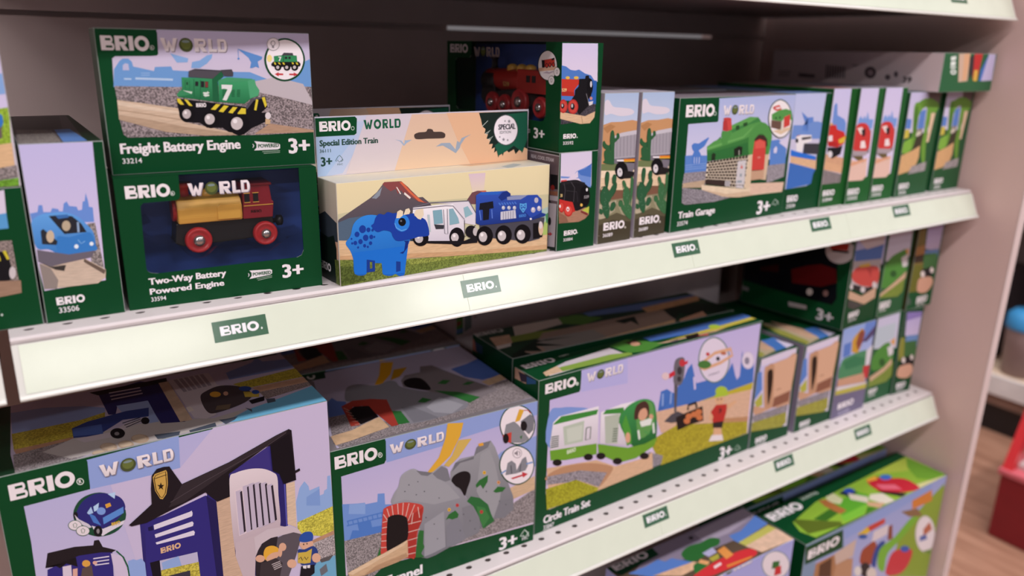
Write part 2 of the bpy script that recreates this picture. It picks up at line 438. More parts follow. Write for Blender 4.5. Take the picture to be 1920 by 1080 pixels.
PRINTS = {
 'twoway': {
  'front': '''\
a|B|ece4e8|i|68 867 310 95
a|S|b9c4bb|i|411 885 405 872 392 868 381 874 378 887 384 900 396 904 407 898
a|S|0b4424|i|406 885 402 876 393 873 385 878 383 887 387 896 396 899 404 894
a|T|ece4e8|1|388 878 12 16|R
b|T|ece4e8|1|156 188 575 51|Two-Way Battery
b|T|ece4e8|1|156 109 553 47|Powered Engine
b|T|ece4e8|0|158 51 108 34|33594
c|T|ece4e8|1|1186 109 173 113|3+
d|P|e6dfe4|i|916 206 1084 197 1099 188 1097 160 1080 150 911 135 930 157 932 185
d|L|e6dfe4|56|905 184 911 170 903 156
d|T|12502a|1|941 157 148 28|POWERED
d|L|9fb3a2|43|968 128 1095 140
d|L|9fb3a2|43|976 115 1094 128'''.split('\n'),
 },
 '33506': {
  'front': '''\
e|G|c2bce6 d4c6e4|i|-61 1340 458 1339 420 274 18 252
e|P|6a8fd6|i|6 822 53 829 65 877 88 875 88 825 132 821 145 848 182 838 185 822 208 819 220 874 242 888 252 854 299 844 305 816 330 819 342 880 354 878 368 939 377 876 377 837 401 829 397 722 10 751
e|P|8b8280|g|352 715 402 715 421 369 340 380
e|P|c9b4a2|w|12 460 89 426 291 469 430 356 422 297 366 258 29 262
e|P|8f837e|i|12 460 78 416 114 319 98 257 19 264
e|P|6a5a50|i|299 456 429 350 415 322 292 434
e|GS|64a2e4 3a78c0|i|7 762 64 806 141 815 217 810 290 776 342 716 383 643 386 550 374 505 274 494 157 503 87 552 18 566 1 652
e|S|3b7cc6|i|146 636 222 627 293 641 363 645 383 562 374 505 157 503
e|P|2b2c34|i|117 793 195 793 261 778 312 719 339 653 274 653 197 654
e|P|3f6fb0|i|157 795 234 794 241 772 173 767
e|S|b9a890|i|243 709 231 683 211 674 193 688 189 715 200 741 221 750 238 737
e|P|8fa8c8|i|285 733 299 732 295 658 280 656
e|P|2e3038|i|53 691 70 706 147 607 138 580 50 596
e|S|c9b49a|i|131 643 120 612 101 601 86 616 82 648 94 679 113 690 128 675
e|P|6b6470|i|12 561 66 543 206 501 374 509 350 461 168 439 89 426 9 472
e|P|3d3836|i|9 472 89 424 177 426 161 382 105 401
e|S|e4eef6|i|274 552 268 541 258 538 249 544 246 555 252 566 262 570 271 564
e|S|e4eef6|i|373 561 368 551 358 548 349 553 347 564 352 574 362 577 370 572
e|L|7ab0e4|63|276 603 294 572 321 587
a|B|ece4e8|i|81 131 184 58
b|T|ece4e8|0|89 70 131 41|33506'''.split('\n'),
  'top': '''\
e|P|5a5254|i|81 2489 496 2339 415 -15 -8 -18
e|P|87807c|g|39 1030 272 873 264 -46 1 -22
e|P|5c86c8|i|292 927 402 944 429 28 275 -31
e|P|3c3638|i|70 2237 434 2188 352 965 29 1034'''.split('\n'),
 },
 'freight': {
  'front': '''\
e|G|bdb6d6 d2c6d8|i|414 1050 1569 1051 1569 622 85 644 97 842 119 858 368 862 395 868
e|P|6d9ad2|i|83 642 99 765 142 825 166 841 202 842 224 821 229 787 366 755 375 784 488 789 497 761 586 756 1061 749 1256 669 1557 632
e|P|b9b8d8|i|157 760 161 795 178 809 198 805 200 760
e|P|7fa6d8|i|638 821 695 834 751 872 791 881 782 850 745 811 690 777 628 777
e|P|84a9da|i|490 883 536 870 615 848 606 819 531 816
e|P|5c8bca|i|977 925 1104 885 1164 866 1159 847 1126 829 1135 779 1108 790 1080 779 1063 779 1075 822 1058 857
e|L|5c8bca|41|983 918 982 852
e|S|5c8bca|i|990 850 987 844 981 842 975 844 973 849 976 855 982 857 988 855
e|P|6d9ad2|i|1461 814 1556 858 1569 622 1255 653
e|L|b4cbe8|150|234 702 491 693
e|L|b4cbe8|111|158 699 207 698
e|L|93b4e0|56|277 740 335 740
e|L|93b4e0|57|275 724 334 725
e|P|8b7f82|g|90 649 513 639 1081 659 1569 632 1564 268 1136 260 138 276 110 298 96 408 96 542
e|P|bdb3ba|i|1079 676 1259 711 1476 657 1561 484 1328 545 1121 593
e|P|cdb49d|w|95 550 263 524 518 480 539 380 979 266 675 271 399 309 92 410
e|P|dcc7b2|w|96 542 261 508 511 459 516 439 258 479 96 513
e|L|a88c74|47|94 478 274 447 518 396
e|P|b49a83|w|96 444 299 402 546 342 979 266 675 271 399 309 94 408
e|P|b08f78|w|1188 348 1555 284 1556 267 1058 269
e|P|17151a|i|501 557 1007 483 1056 542 1164 563 1177 480 1126 436 1206 434 1188 378 1039 315 979 271 860 292 819 327 702 331 653 369 549 379 510 450
e|S|141216|i|626 439 604 394 562 376 523 396 510 442 531 486 574 504 613 485
e|S|141216|i|804 394 780 345 731 326 687 348 672 398 696 446 744 466 788 444
e|S|141216|i|1029 346 1000 287 940 264 885 291 866 351 894 410 954 434 1009 407
e|S|bdb3b4|i|594 438 583 413 560 403 539 414 532 439 544 464 567 474 588 463
e|S|c4babb|i|764 394 750 365 723 354 698 366 690 396 703 425 730 436 756 424
e|S|c8bebf|i|975 355 958 320 925 306 893 322 883 358 899 392 933 406 964 391
e|S|ece6e8|i|566 449 563 441 555 437 548 441 546 449 550 458 557 461 564 457
e|S|ece6e8|i|730 408 725 398 716 394 708 399 705 409 709 419 719 423 727 418
e|S|ece6e8|i|933 374 928 362 916 358 904 363 901 375 906 386 918 391 930 386
e|S|dcd2d6|i|1200 410 1191 390 1175 382 1159 391 1154 411 1162 430 1179 438 1194 430
e|P|c9a983|i|1155 388 1195 378 1186 344 1149 343
e|P|55515a|i|1005 481 1052 545 1167 565 1171 554 1073 531 1017 465
e|G|3a9060 266a44|i|553 710 772 701 764 529 516 565 508 588 535 611 548 622
e|P|3c8a5e|i|508 586 531 613 618 606 616 585 568 577 509 571
e|P|c4d3c8|i|550 615 620 604 613 587 593 596
e|P|22603f|i|772 701 848 759 858 716 812 678 809 522 762 529
e|G|44a06c 28744a|i|816 686 884 710 1073 698 1093 648 1121 612 1109 566 1056 549 1000 508 809 524
e|P|4fa274|i|1036 688 1092 694 1098 652 1123 610 1111 568 1045 547 1040 626
e|P|47986a|i|821 690 884 710 1073 698 1034 681 827 669
e|P|504c54|i|608 756 653 773 851 761 775 699 602 714
e|P|3b383f|i|653 773 851 761 845 755 646 764
e|P|4a464d|i|841 765 923 770 932 746 928 718 861 720
e|P|26262a|i|648 680 671 678 666 644 643 646
e|P|26262a|i|688 682 742 678 737 631 685 636
e|P|2f7b50|i|713 682 719 681 714 631 708 632
e|P|7a3a3a|i|718 678 739 676 736 635 717 637
e|L|1f5a3b|40|639 697 629 566 674 554 686 691
e|L|1f5a3b|30|575 687 570 630 602 623 607 685 575 687
e|P|26503a|i|582 676 596 675 594 653 580 655
e|P|d5ddd6|i|697 599 728 599 729 607 744 594 727 584 696 588
e|P|d5ddd6|i|741 581 712 584 713 590 695 578 710 565 740 571
e|L|1d5436|52|840 615 895 612
e|L|1d5436|52|839 605 894 603
e|L|1d5436|52|838 596 892 593
e|L|1d5436|52|837 586 890 584
e|L|1d5436|52|836 577 889 574
e|L|1d5436|52|836 567 887 564
e|L|1d5436|52|908 614 934 612
e|L|1d5436|52|908 605 933 602
e|L|1d5436|52|907 595 932 593
e|L|1d5436|52|906 586 930 583
e|L|1d5436|52|905 576 929 574
e|L|1d5436|53|904 566 928 564
e|L|1d5436|53|950 614 976 612
e|L|1d5436|53|949 604 974 602
e|L|1d5436|53|948 595 973 592
e|L|1d5436|53|947 585 972 583
e|L|1d5436|53|946 576 971 573
e|L|1d5436|53|946 566 969 563
e|P|e0dfe0|i|837 655 918 652 910 614 865 534 835 539 879 619 855 624 836 622
e|P|d9c53c|i|505 555 527 552 552 507 525 510 507 529
e|P|d9c53c|i|555 548 578 544 612 497 586 500
e|P|d9c53c|i|784 509 818 506 775 464 742 469
e|P|d9c53c|i|842 498 877 492 832 445 798 452
e|P|d9c53c|i|909 485 943 481 902 435 870 442
e|P|d9c53c|i|973 475 1006 470 1003 428 943 429 939 434
e|P|d9c53c|i|1092 542 1109 535 1087 453 1070 458
e|P|d9c53c|i|1137 552 1160 559 1174 494 1158 474
e|B|ece4e8|i|638 488 73 30
f|S|17452b|i|1504 846 1448 725 1328 676 1216 725 1177 843 1232 960 1350 1011 1462 964
f|S|eee6ec|i|1490 847 1439 737 1330 691 1228 736 1193 844 1243 951 1350 998 1452 955
f|S|a9a2a9|i|1308 963 1290 927 1252 911 1217 925 1205 961 1222 997 1260 1013 1295 999
f|S|eee6ec|i|1301 963 1286 931 1253 918 1222 930 1211 961 1226 993 1259 1006 1290 994
f|S|8f8890|i|1273 970 1267 955 1253 949 1240 955 1235 969 1242 984 1256 990 1269 984
f|S|eee6ec|i|1268 970 1263 959 1253 954 1244 959 1241 969 1246 980 1255 985 1265 980
f|P|8f8890|i|1245 950 1262 950 1261 933 1244 933
f|S|ecd88a|i|1240 854 1232 834 1217 826 1204 834 1199 854 1206 874 1221 882 1235 874
f|P|1b191d|i|1230 813 1247 830 1451 832 1466 814 1460 796 1437 790 1253 789 1231 797
f|P|358a59|i|1254 872 1318 879 1333 893 1406 894 1410 880 1437 878 1439 830 1254 828
f|P|47434a|i|1335 899 1406 898 1410 878 1316 877
f|P|24613f|i|1327 877 1334 877 1331 829 1324 829
f|P|2a2a2e|i|1340 868 1361 869 1360 851 1339 851
f|P|2a2a2e|i|1370 869 1388 869 1387 851 1369 851
f|T|ece4e8|1|1290 835 23 33|7
f|P|d9c53c|i|1250 824 1263 824 1271 806 1258 806
f|P|d9c53c|i|1284 824 1297 824 1305 807 1292 806
f|P|d9c53c|i|1318 824 1332 824 1340 807 1326 807
f|P|d9c53c|i|1392 825 1406 825 1414 807 1401 807
f|P|d9c53c|i|1425 825 1439 825 1447 808 1433 807
f|S|141216|i|1309 787 1299 768 1280 760 1261 768 1254 786 1263 805 1283 813 1302 805
f|S|c4babb|i|1292 787 1287 777 1278 773 1270 777 1266 786 1271 796 1280 800 1288 796
f|S|141216|i|1381 787 1372 768 1352 760 1332 768 1326 787 1335 806 1355 814 1374 806
f|S|c4babb|i|1364 787 1359 778 1350 774 1341 778 1338 787 1343 796 1352 800 1360 796
f|S|141216|i|1444 787 1434 768 1414 760 1395 768 1388 787 1397 806 1417 814 1436 806
f|S|c4babb|i|1426 787 1422 778 1412 774 1404 778 1400 787 1405 797 1414 801 1423 797
f|P|c23a42|i|1252 734 1284 749 1284 740 1320 739 1319 726 1283 726 1282 716
f|P|c23a42|i|1438 732 1405 747 1404 738 1368 738 1368 726 1404 725 1403 716
g|P|0b4424|i|3 1036 401 1039 416 1030 408 876 395 865 -14 853
a|B|ece4e8|i|35 899 317 100
a|S|b9c4bb|i|386 921 380 909 368 904 358 909 354 921 360 933 372 938 382 934
a|S|0b4424|i|381 921 377 913 369 909 362 912 359 921 363 930 371 933 378 930
a|T|ece4e8|1|364 915 10 12|R
h|W|e2d8dc|i|430 897 472 95
b|T|ece4e8|1|77 159 865 74|Freight Battery Engine
b|T|ece4e8|0|80 84 134 38|33214
c|T|ece4e8|1|1330 102 171 120|3+
d|P|e6dfe4|i|1053 212 1240 187 1258 176 1256 147 1237 138 1047 138 1068 159 1070 188
d|L|e6dfe4|57|1040 190 1048 175 1038 161
d|T|12502a|1|1081 158 166 29|POWERED
d|L|9fb3a2|44|1111 125 1254 126
d|L|9fb3a2|44|1121 111 1253 114'''.split('\n'),
 },
 'spec': {
  'front': '''\
e|G|e6d8ae d8cda8|i|0 902 2322 900 2338 451 2274 369 -21 546
e|P|c9c3a0|i|-8 634 207 652 471 643 713 681 964 656 1304 648 1541 614 2336 594 2351 270 2284 115 -12 396
e|G|6a5a60 34424f|i|13 590 175 674 308 743 375 789 436 856 613 862 681 804 784 705 829 704 900 644 963 561 942 271 -12 396 -7 560
e|P|52657a|i|-7 560 108 591 319 598 519 546 638 470 705 302 -12 396
e|P|8a4a4a|i|430 853 448 870 613 864 681 807 784 693 891 640 784 666 714 712 679 703 611 783 576 755 560 803 509 784 476 810
e|P|d2694a|i|596 857 623 858 715 758 848 649 784 671 689 757
e|P|e8dfd8|i|561 818 574 814 610 752 600 750
e|P|e8dfd8|i|645 764 707 712 696 698 638 747
e|P|8a93a0|i|324 741 426 829 401 756 367 732
e|G|d9c2cf e2d3b8|i|1322 873 1514 870 1496 671 1372 679
e|P|6f4a52|i|1304 630 1362 696 1420 707 1520 702 1561 632 1541 567 1343 587
e|P|c26a55|i|1440 706 1520 702 1548 649 1490 685
e|P|a9c0b8|i|2159 434 2342 478 2356 142 2146 169
e|P|a9c06a|i|2209 287 2347 361 2357 124 2192 145
e|P|4a8a5c|i|2261 388 2344 433 2349 306 2276 297
e|P|d6b48e|w|-15 411 960 277 2355 170 2363 -6 959 137 631 158 -20 238
e|P|c79f78|w|-22 276 632 206 1345 134 2360 65 2364 -15 959 129 -20 233
e|P|6d7a3a|t|-20 241 631 154 1072 118 2362 16 2363 -6 1345 14 592 -5 0 -5
e|P|4d5a2a|t|-7 182 154 158 247 18 4 10
e|P|8a9448|t|631 154 1072 114 1548 78 1345 82 701 92
e|G|f2eef4 cfc8d6|i|726 617 855 616 1001 618 1150 609 1269 449 1277 261 1149 258 850 296 707 366
e|P|dcd6e0|i|906 643 1323 621 1402 501 1403 380 1277 412 1150 609
e|L|6a6672|104|723 620 906 643 1323 621 1406 497
e|L|8a8692|87|722 605 1075 600 1150 590 1277 448
e|P|7fa8b8|i|930 570 1028 570 1040 439 944 440
e|P|3a3a42|i|944 440 1051 421 1047 386 962 393
e|P|86aebc|i|1105 565 1150 567 1207 469 1219 418 1112 414
e|P|8fb6c2|i|1265 562 1312 573 1371 491 1285 464
e|P|b9c6cc|i|872 538 897 536 910 373 891 376
e|L|5a5660|96|1277 442 1281 278 1403 380
e|L|8a8692|73|1045 568 1058 342 1092 331 1086 570
e|S|151317|i|883 318 858 268 798 254 740 284 717 339 742 388 801 402 859 374
e|S|151317|i|1277 278 1252 215 1192 195 1132 231 1107 300 1132 362 1192 382 1252 348
e|S|c0b8ba|i|825 322 812 294 781 286 750 302 738 333 751 361 782 370 812 354
e|S|c6bec0|i|1211 283 1198 254 1168 245 1139 262 1126 294 1139 323 1169 332 1199 315
e|S|efe9ec|i|789 340 784 331 774 329 764 334 760 343 764 352 775 354 785 349
e|S|efe9ec|i|1176 304 1172 294 1161 291 1150 297 1146 308 1150 318 1161 321 1172 315
e|P|1c1a1f|i|850 296 1149 258 1277 244 1424 277 1424 205 1227 214 868 271
e|S|1c1a1f|i|1420 314 1400 274 1352 262 1305 286 1285 331 1304 371 1352 383 1399 360
e|S|c0b8ba|i|1428 314 1420 286 1400 276 1380 291 1372 320 1380 348 1399 357 1419 343
e|P|4a4852|i|1443 393 2251 362 2238 229 2192 145 2058 133 1464 255
e|P|151317|i|2101 317 2199 316 2238 247 2228 158 2107 152
e|S|d6b79a|i|2238 247 2230 197 2209 179 2186 203 2174 255 2182 305 2203 323 2226 300
e|S|d8cfd2|i|2223 285 2217 258 2202 248 2185 262 2178 290 2183 318 2198 327 2215 314
e|G|3556b8 1f3580|i|1405 666 1460 691 1702 679 1765 677 1812 625 1892 621 2144 601 2198 557 2208 415 2263 395 2251 375 2078 352 1463 370 1403 397
e|P|2f62c0|i|1421 665 1468 690 1707 678 1662 649
e|P|1e3480|i|1765 677 1811 645 1808 608 1762 602 1704 584 1662 622 1707 665
e|P|8a93b8|i|1766 616 1850 621 2025 612 1936 576 1771 585
e|P|2c4aa8|i|2025 612 2143 604 2203 550 2208 419 2072 373 1987 453 1988 557
e|P|191a24|i|1449 586 1602 591 1611 523 1562 521 1555 417 1487 415 1482 519 1442 524
e|L|5a7ad0|117|1446 516 1462 421
e|L|5a7ad0|119|1587 512 1596 423
e|P|4a74cc|i|1663 568 1680 570 1701 544 1684 542
e|P|4a74cc|i|1694 567 1711 568 1732 542 1716 541
e|P|4a74cc|i|1725 565 1742 567 1763 541 1747 539
e|P|4a74cc|i|1757 564 1773 566 1795 540 1778 538
e|P|4a74cc|i|1788 562 1805 564 1826 538 1810 536
e|P|4a74cc|i|1820 561 1836 563 1858 537 1841 535
e|P|4a74cc|i|1851 560 1868 562 1890 535 1873 534
e|S|b9bcc8|i|1747 512 1741 499 1727 495 1712 502 1706 516 1711 529 1726 533 1741 526
e|S|e8e8f0|i|1728 521 1726 516 1720 515 1714 517 1712 522 1714 527 1720 528 1726 526
e|S|b9bcc8|i|1814 505 1809 492 1794 488 1779 496 1772 510 1778 522 1793 526 1808 519
e|S|e8e8f0|i|1795 514 1793 509 1787 508 1781 511 1779 516 1781 520 1787 522 1793 519
e|S|b9bcc8|i|1882 498 1877 485 1862 481 1846 488 1840 502 1846 515 1861 519 1876 512
e|S|e8e8f0|i|1863 507 1861 502 1855 501 1849 504 1846 509 1848 513 1854 515 1860 512
e|P|c9c8d4|i|1694 477 1874 478 1885 394 1695 398
e|L|85849a|81|1727 473 1729 398
e|L|85849a|82|1756 473 1758 397
e|L|85849a|82|1786 472 1788 396
e|L|85849a|82|1815 472 1817 396
e|L|85849a|83|1845 471 1847 395
e|P|5aa6e2|i|1924 539 1967 528 2010 534 2012 485 1970 437 1926 487
e|P|2a49a6|i|1937 524 1968 515 1998 521 1999 486 1970 454 1938 489
e|S|5aa6e2|i|1986 477 1981 469 1969 467 1957 472 1952 481 1956 489 1968 491 1981 486
e|S|5aa6e2|i|1959 504 1957 498 1951 496 1945 500 1942 506 1944 512 1950 514 1957 510
e|S|5aa6e2|i|1976 509 1974 503 1968 502 1962 505 1959 511 1962 517 1968 519 1974 516
e|S|5aa6e2|i|1994 502 1992 496 1986 494 1979 498 1977 504 1979 510 1985 512 1991 509
e|B|4a86d8|i|1919 397 87 28
e|S|b8b4c4|i|2125 452 2117 433 2097 427 2076 437 2067 458 2075 477 2095 483 2116 473
e|S|b8b4c4|i|2198 459 2191 441 2172 435 2153 445 2144 464 2151 482 2170 488 2189 478
e|S|b8b4c4|i|2159 547 2152 528 2133 522 2114 532 2106 552 2113 571 2131 578 2150 568
e|S|e4dfe8|i|2104 465 2101 455 2092 452 2082 457 2078 468 2082 477 2091 480 2100 475
e|S|e4dfe8|i|2180 471 2176 462 2167 458 2157 464 2153 474 2156 484 2166 487 2175 482
e|S|e8e8f0|i|2081 365 2078 358 2068 356 2059 360 2055 368 2059 375 2068 377 2077 373
e|S|131115|i|1607 250 1579 186 1510 166 1440 204 1412 275 1439 338 1508 358 1577 322
e|S|c4bcbe|i|1537 249 1523 214 1489 204 1454 223 1440 261 1454 295 1488 306 1522 287
e|S|efeaec|i|1494 275 1489 263 1476 260 1463 266 1458 279 1463 291 1476 294 1489 287
e|S|131115|i|1838 230 1810 164 1738 145 1666 183 1636 255 1664 320 1734 340 1806 303
e|S|c4bcbe|i|1766 229 1752 194 1716 183 1680 203 1665 241 1679 276 1714 287 1750 268
e|S|efeaec|i|1721 255 1716 244 1703 240 1689 247 1684 260 1689 271 1702 275 1715 268
e|S|131115|i|2078 209 2049 142 1975 122 1900 161 1868 235 1896 301 1969 322 2044 284
e|S|c4bcbe|i|2003 208 1989 172 1952 161 1915 182 1898 221 1913 257 1949 268 1986 248
e|S|efeaec|i|1956 235 1951 223 1937 220 1923 227 1917 240 1923 252 1936 255 1950 248
e|GS|3488e0 1a5cb4|i|63 377 109 433 140 528 196 578 286 599 401 574 501 501 672 386 681 305 633 232 628 15 540 29 543 148 571 147 536 165 526 30 408 48 401 165 288 210 254 187 246 75 138 92 127 224 103 304
e|P|1f6fd0|i|134 285 669 275 628 30 540 32 526 30 408 46 398 153 253 174 246 75 134 92
e|P|1b3c8f|i|254 206 334 185 331 87 250 88
e|P|1b3c8f|i|543 148 588 138 586 53 540 48
e|P|6d7a3a|t|284 182 307 176 305 120 281 120
e|S|1d3fa0|i|309 499 333 520 354 571 389 598 435 586 470 605 520 589 558 588 641 563 729 566 746 536 853 493 891 359 850 340 778 344 706 334 565 333 518 374 498 423 431 447 363 440
e|P|152f80|i|580 220 626 232 642 310 628 325 679 322 662 260 615 208
e|S|2f7fdc|i|688 483 664 430 609 413 556 442 535 500 559 553 613 570 666 541
e|S|141418|i|650 496 638 471 610 463 584 478 573 505 585 530 612 538 639 524
e|S|6a6a72|i|611 510 608 504 601 502 593 506 591 513 594 519 601 521 608 517
e|L|5aa0ea|103|538 497 551 456 602 423 655 430
e|P|e6d6bc|i|553 542 565 599 596 612 624 596 620 559 588 538
e|P|e6d6bc|i|627 562 649 612 684 618 697 589 686 565
e|P|e6d6bc|i|735 553 754 595 829 600 835 542 802 501 774 511
e|S|1b3c98|i|258 477 248 454 224 446 202 459 193 485 204 508 227 516 250 503
e|S|1b3c98|i|195 439 187 423 171 418 155 427 149 445 157 461 173 466 189 457
e|S|1b3c98|i|301 466 294 452 280 447 267 455 261 471 268 485 282 489 296 482
e|S|1b3c98|i|278 398 270 379 251 373 233 384 226 405 234 423 253 429 272 419
e|S|1b3c98|i|323 402 318 388 304 384 292 392 287 406 293 419 306 423 319 416
e|S|1b3c98|i|223 371 216 356 201 351 186 360 181 377 188 392 203 397 217 388
e|S|1b3c98|i|170 366 165 353 152 349 140 356 135 370 141 383 154 387 166 380
e|S|1b3c98|i|254 330 250 319 239 316 229 322 225 334 230 345 240 348 250 342
e|S|1b3c98|i|312 347 307 336 296 333 286 339 282 351 286 362 297 365 308 359
e|S|1b3c98|i|187 324 183 317 176 314 170 318 167 326 170 333 177 336 184 332
e|S|1b3c98|i|127 408 124 402 118 400 113 404 111 410 114 416 119 418 125 414
e|S|1b3c98|i|332 462 328 454 320 451 312 456 309 465 313 473 321 476 329 471
e|S|1b3c98|i|279 318 276 310 268 308 262 312 259 320 262 327 269 329 276 325
e|S|1b3c98|i|133 368 130 360 123 358 116 362 114 370 117 377 124 379 131 375
e|S|1b3c98|i|343 399 341 393 335 391 329 394 327 401 329 407 335 409 341 406'''.split('\n'),
  'left': '''\
e|G|dcd2c0 cfc0b4|i|-12 902 381 899 357 556 -8 565
e|P|39424e|i|-19 563 126 619 357 556 360 391 6 349
e|P|d7a98e|i|-4 332 360 391 365 240 0 190
e|P|14201c|i|6 412 172 398 289 437 332 325 320 75 375 11 -1 -3
e|P|5d6a34|t|286 223 364 232 382 10 298 7
a|B|ece4e8|i|-27 87 223 71'''.split('\n'),
  'top': '''\
e|G|d8cdb4 cdc8bc|i|5 406 2310 399 2287 -43 0 -7
e|P|c9a888|i|1398 447 2326 420 2286 324 1523 272
e|P|9aa7a8|i|1775 106 2000 210 2040 120 1781 -27'''.split('\n'),
  'header': '''\
e|G|c4c6dc cfc9d6|i|5 518 799 507 785 -25 -12 -2
e|P|a8bfe0|i|-4 360 381 341 71 -1 -12 -2 -14 184
e|P|b7c3de|i|386 461 537 455 234 17 71 -1 381 341
e|G|cfc4d0 d6c8c8|i|488 511 1200 504 1195 -14 267 7
e|G|d9b9a4 e2c2a4|i|942 503 2286 494 2302 -14 750 2
e|P|e0b391|i|1315 504 2286 491 2302 -14 1592 -1 1431 259
e|P|9fb0ca|i|761 286 828 270 856 237 864 275 879 271 937 274 882 246 852 222 814 265
e|P|9aa6b8|i|1193 196 1255 226 1352 224 1415 158 1434 239 1462 221 1486 263 1600 294 1526 261 1474 198 1466 171 1418 121 1348 162 1274 202
e|P|1c2a26|i|1686 495 2286 494 2298 110 2253 130 2221 71 2208 124 2143 67 2120 117 2055 90 2011 127 1980 59 1957 113 1926 45 1904 116 1872 97 1882 151 1840 137 1856 187 1807 186 1830 231 1779 242 1796 283 1754 294 1766 335 1728 362 1711 429
e|P|1f5a46|i|2003 469 2277 484 2290 216 2232 79 2119 156 2033 108 1926 63 1881 168 1987 232
e|L|cdd6cf|58|1724 362 1794 416 1736 371
e|L|cdd6cf|58|1764 290 1828 324 1775 279
e|L|cdd6cf|59|1796 232 1859 263 1809 217
i|S|55585c|i|2168 309 2125 201 2016 161 1908 212 1862 322 1904 428 2010 469 2119 420
i|S|efe6ee|i|2159 310 2118 207 2016 170 1914 218 1870 322 1910 422 2010 460 2113 414
i|T|3a3a44|1|1921 323 212 51|SPECIAL
i|T|5a5a64|0|1939 282 138 27|EDITION
i|P|8f8a94|i|2000 417 2004 409 2013 408 2006 403 2008 395 2001 399 1993 395 1995 403 1988 409 1997 409
i|P|8f8a94|i|2052 420 2058 407 2072 405 2062 396 2065 382 2052 390 2040 383 2043 397 2032 406 2046 407
i|P|8f8a94|i|2100 385 2104 376 2115 374 2107 368 2110 358 2101 364 2092 359 2094 368 2086 375 2096 376
i|P|8f8a94|i|1939 263 1943 255 1952 254 1945 249 1947 241 1940 245 1932 241 1934 250 1927 255 1936 256
i|P|8f8a94|i|1987 244 1992 230 2007 228 1996 220 2000 206 1987 214 1975 207 1978 220 1966 230 1981 231
i|P|8f8a94|i|2039 230 2043 220 2053 219 2046 213 2048 203 2039 208 2030 204 2032 213 2024 220 2035 221
g|P|0b4424|i|4 501 372 503 391 485 382 359 362 345 -5 345
a|B|ece4e8|i|38 387 289 84
a|S|b9c4bb|i|364 402 359 390 347 385 335 391 331 404 336 416 348 421 360 415
a|S|0b4424|i|359 402 355 394 347 391 339 395 336 403 340 412 348 415 356 411
h|X|1c5a40|i|454 389 370 81
b|T|2a4a40|1|34 264 554 50|Special Edition Train
b|T|2a4a40|0|31 208 102 29|36111
c|T|24463c|1|38 92 100 77|3+
c|L|3a5a50|47|187 127 171 128 196 165 212 176 231 157 243 129 223 118
c|L|3a5a50|47|191 138 206 116 244 141
c|T|3a5a50|0|189 90 52 15|FSC
j|S|4a3c38|i|965 320 1012 337 1086 340 1105 362 1131 365 1161 356 1176 336 1256 332 1298 311 1294 279 1255 271 1104 275 1010 275 970 285'''.split('\n'),
 },
 '33884': {
  'front': '''\
e|G|d3c9e2 dccfe2|i|17 1006 420 1006 435 652 22 686
e|P|6f8fd0|i|228 816 309 838 423 878 430 631 347 660 260 741 24 759 25 780 176 760
e|P|4a72be|i|239 817 337 831 422 884 426 739 285 771
e|P|dccfe2|i|123 752 202 788 241 817 252 752 164 733
e|P|a87c66|w|15 432 250 431 418 425 418 348 369 309 286 285 24 297
e|P|8a6350|w|19 411 116 358 147 298 24 294
e|P|b8c04a|i|321 402 418 436 417 359 364 387
e|P|7a3030|i|307 403 408 360 402 339 308 381
e|S|1c1a1e|i|21 707 70 728 138 729 233 727 317 694 399 634 416 546 408 459 306 414 223 412 177 502 29 532
e|P|242226|i|26 715 205 729 346 690 347 668 207 701 46 684
e|S|121014|i|422 545 407 469 361 442 311 478 287 557 302 632 347 660 397 624
e|L|4a464c|64|69 703 88 638 80 528
e|L|4a464c|65|160 711 210 649 204 500
e|L|3a363c|52|102 626 240 604 260 495
e|S|e8e6ea|i|388 613 385 601 376 597 367 603 363 615 366 627 374 632 384 626
e|S|e0b45a|i|329 458 325 447 313 443 301 449 295 461 299 472 311 476 323 470
e|T|9a969a|1|342 525 64 29|529
e|T|c9b27a|1|28 567 27 32|30
e|P|c0322e|i|15 549 80 528 191 501 231 400 183 394 138 463 84 447 16 464
e|S|b92f2c|i|88 459 79 421 53 407 25 426 12 467 21 505 47 519 75 500
e|S|d04a40|i|73 463 66 433 48 423 28 437 19 468 25 498 44 508 64 494
e|S|b92f2c|i|198 412 184 370 144 357 102 379 83 423 98 464 137 478 179 457
e|S|d24c42|i|184 416 172 383 140 372 106 390 91 425 103 457 135 468 169 451
e|S|efe6e6|i|151 432 146 416 133 410 119 418 112 436 117 452 130 458 144 449
e|S|c0322e|i|141 431 139 423 132 421 125 424 122 432 124 440 131 442 138 438
e|S|e8dfe2|i|37 473 35 461 27 457 20 462 16 475 18 487 26 491 34 485
e|P|d04a4a|i|27 738 97 738 111 726 31 723
a|B|ece4e8|i|94 158 172 51
a|S|c4d0c6|i|280 168 278 164 273 163 268 165 266 170 268 175 273 176 278 174
b|T|ece4e8|0|91 98 122 31|33884'''.split('\n'),
  'left': '''\
e|L|b9b0b8|117|1447 979 1996 978
e|P|6a5a60|i|1455 976 1990 975 2011 478 1882 499 1740 862 1452 869
b|T|c9bfc6|1|1531 911 379 36|REAL COOL STEAM
e|P|8a5a48|w|1862 614 1998 624 1997 582 1864 574
e|P|1c1a1e|i|1866 784 1984 790 1993 645 1867 636
e|S|8a2a26|i|1942 658 1933 637 1909 625 1885 630 1874 648 1883 668 1906 680 1930 676
e|P|b3a9b2|i|1864 566 1997 577 1993 526 1867 518
f|P|b9b0b8|i|1848 487 1985 497 1974 44 1855 29
f|P|b33a44|i|1848 166 1886 172 1885 190 1932 174 1888 144 1887 157 1849 151
f|S|1c1a1e|i|1903 303 1898 271 1882 255 1864 265 1855 294 1860 326 1877 342 1895 332'''.split('\n'),
 },
 '33592': {
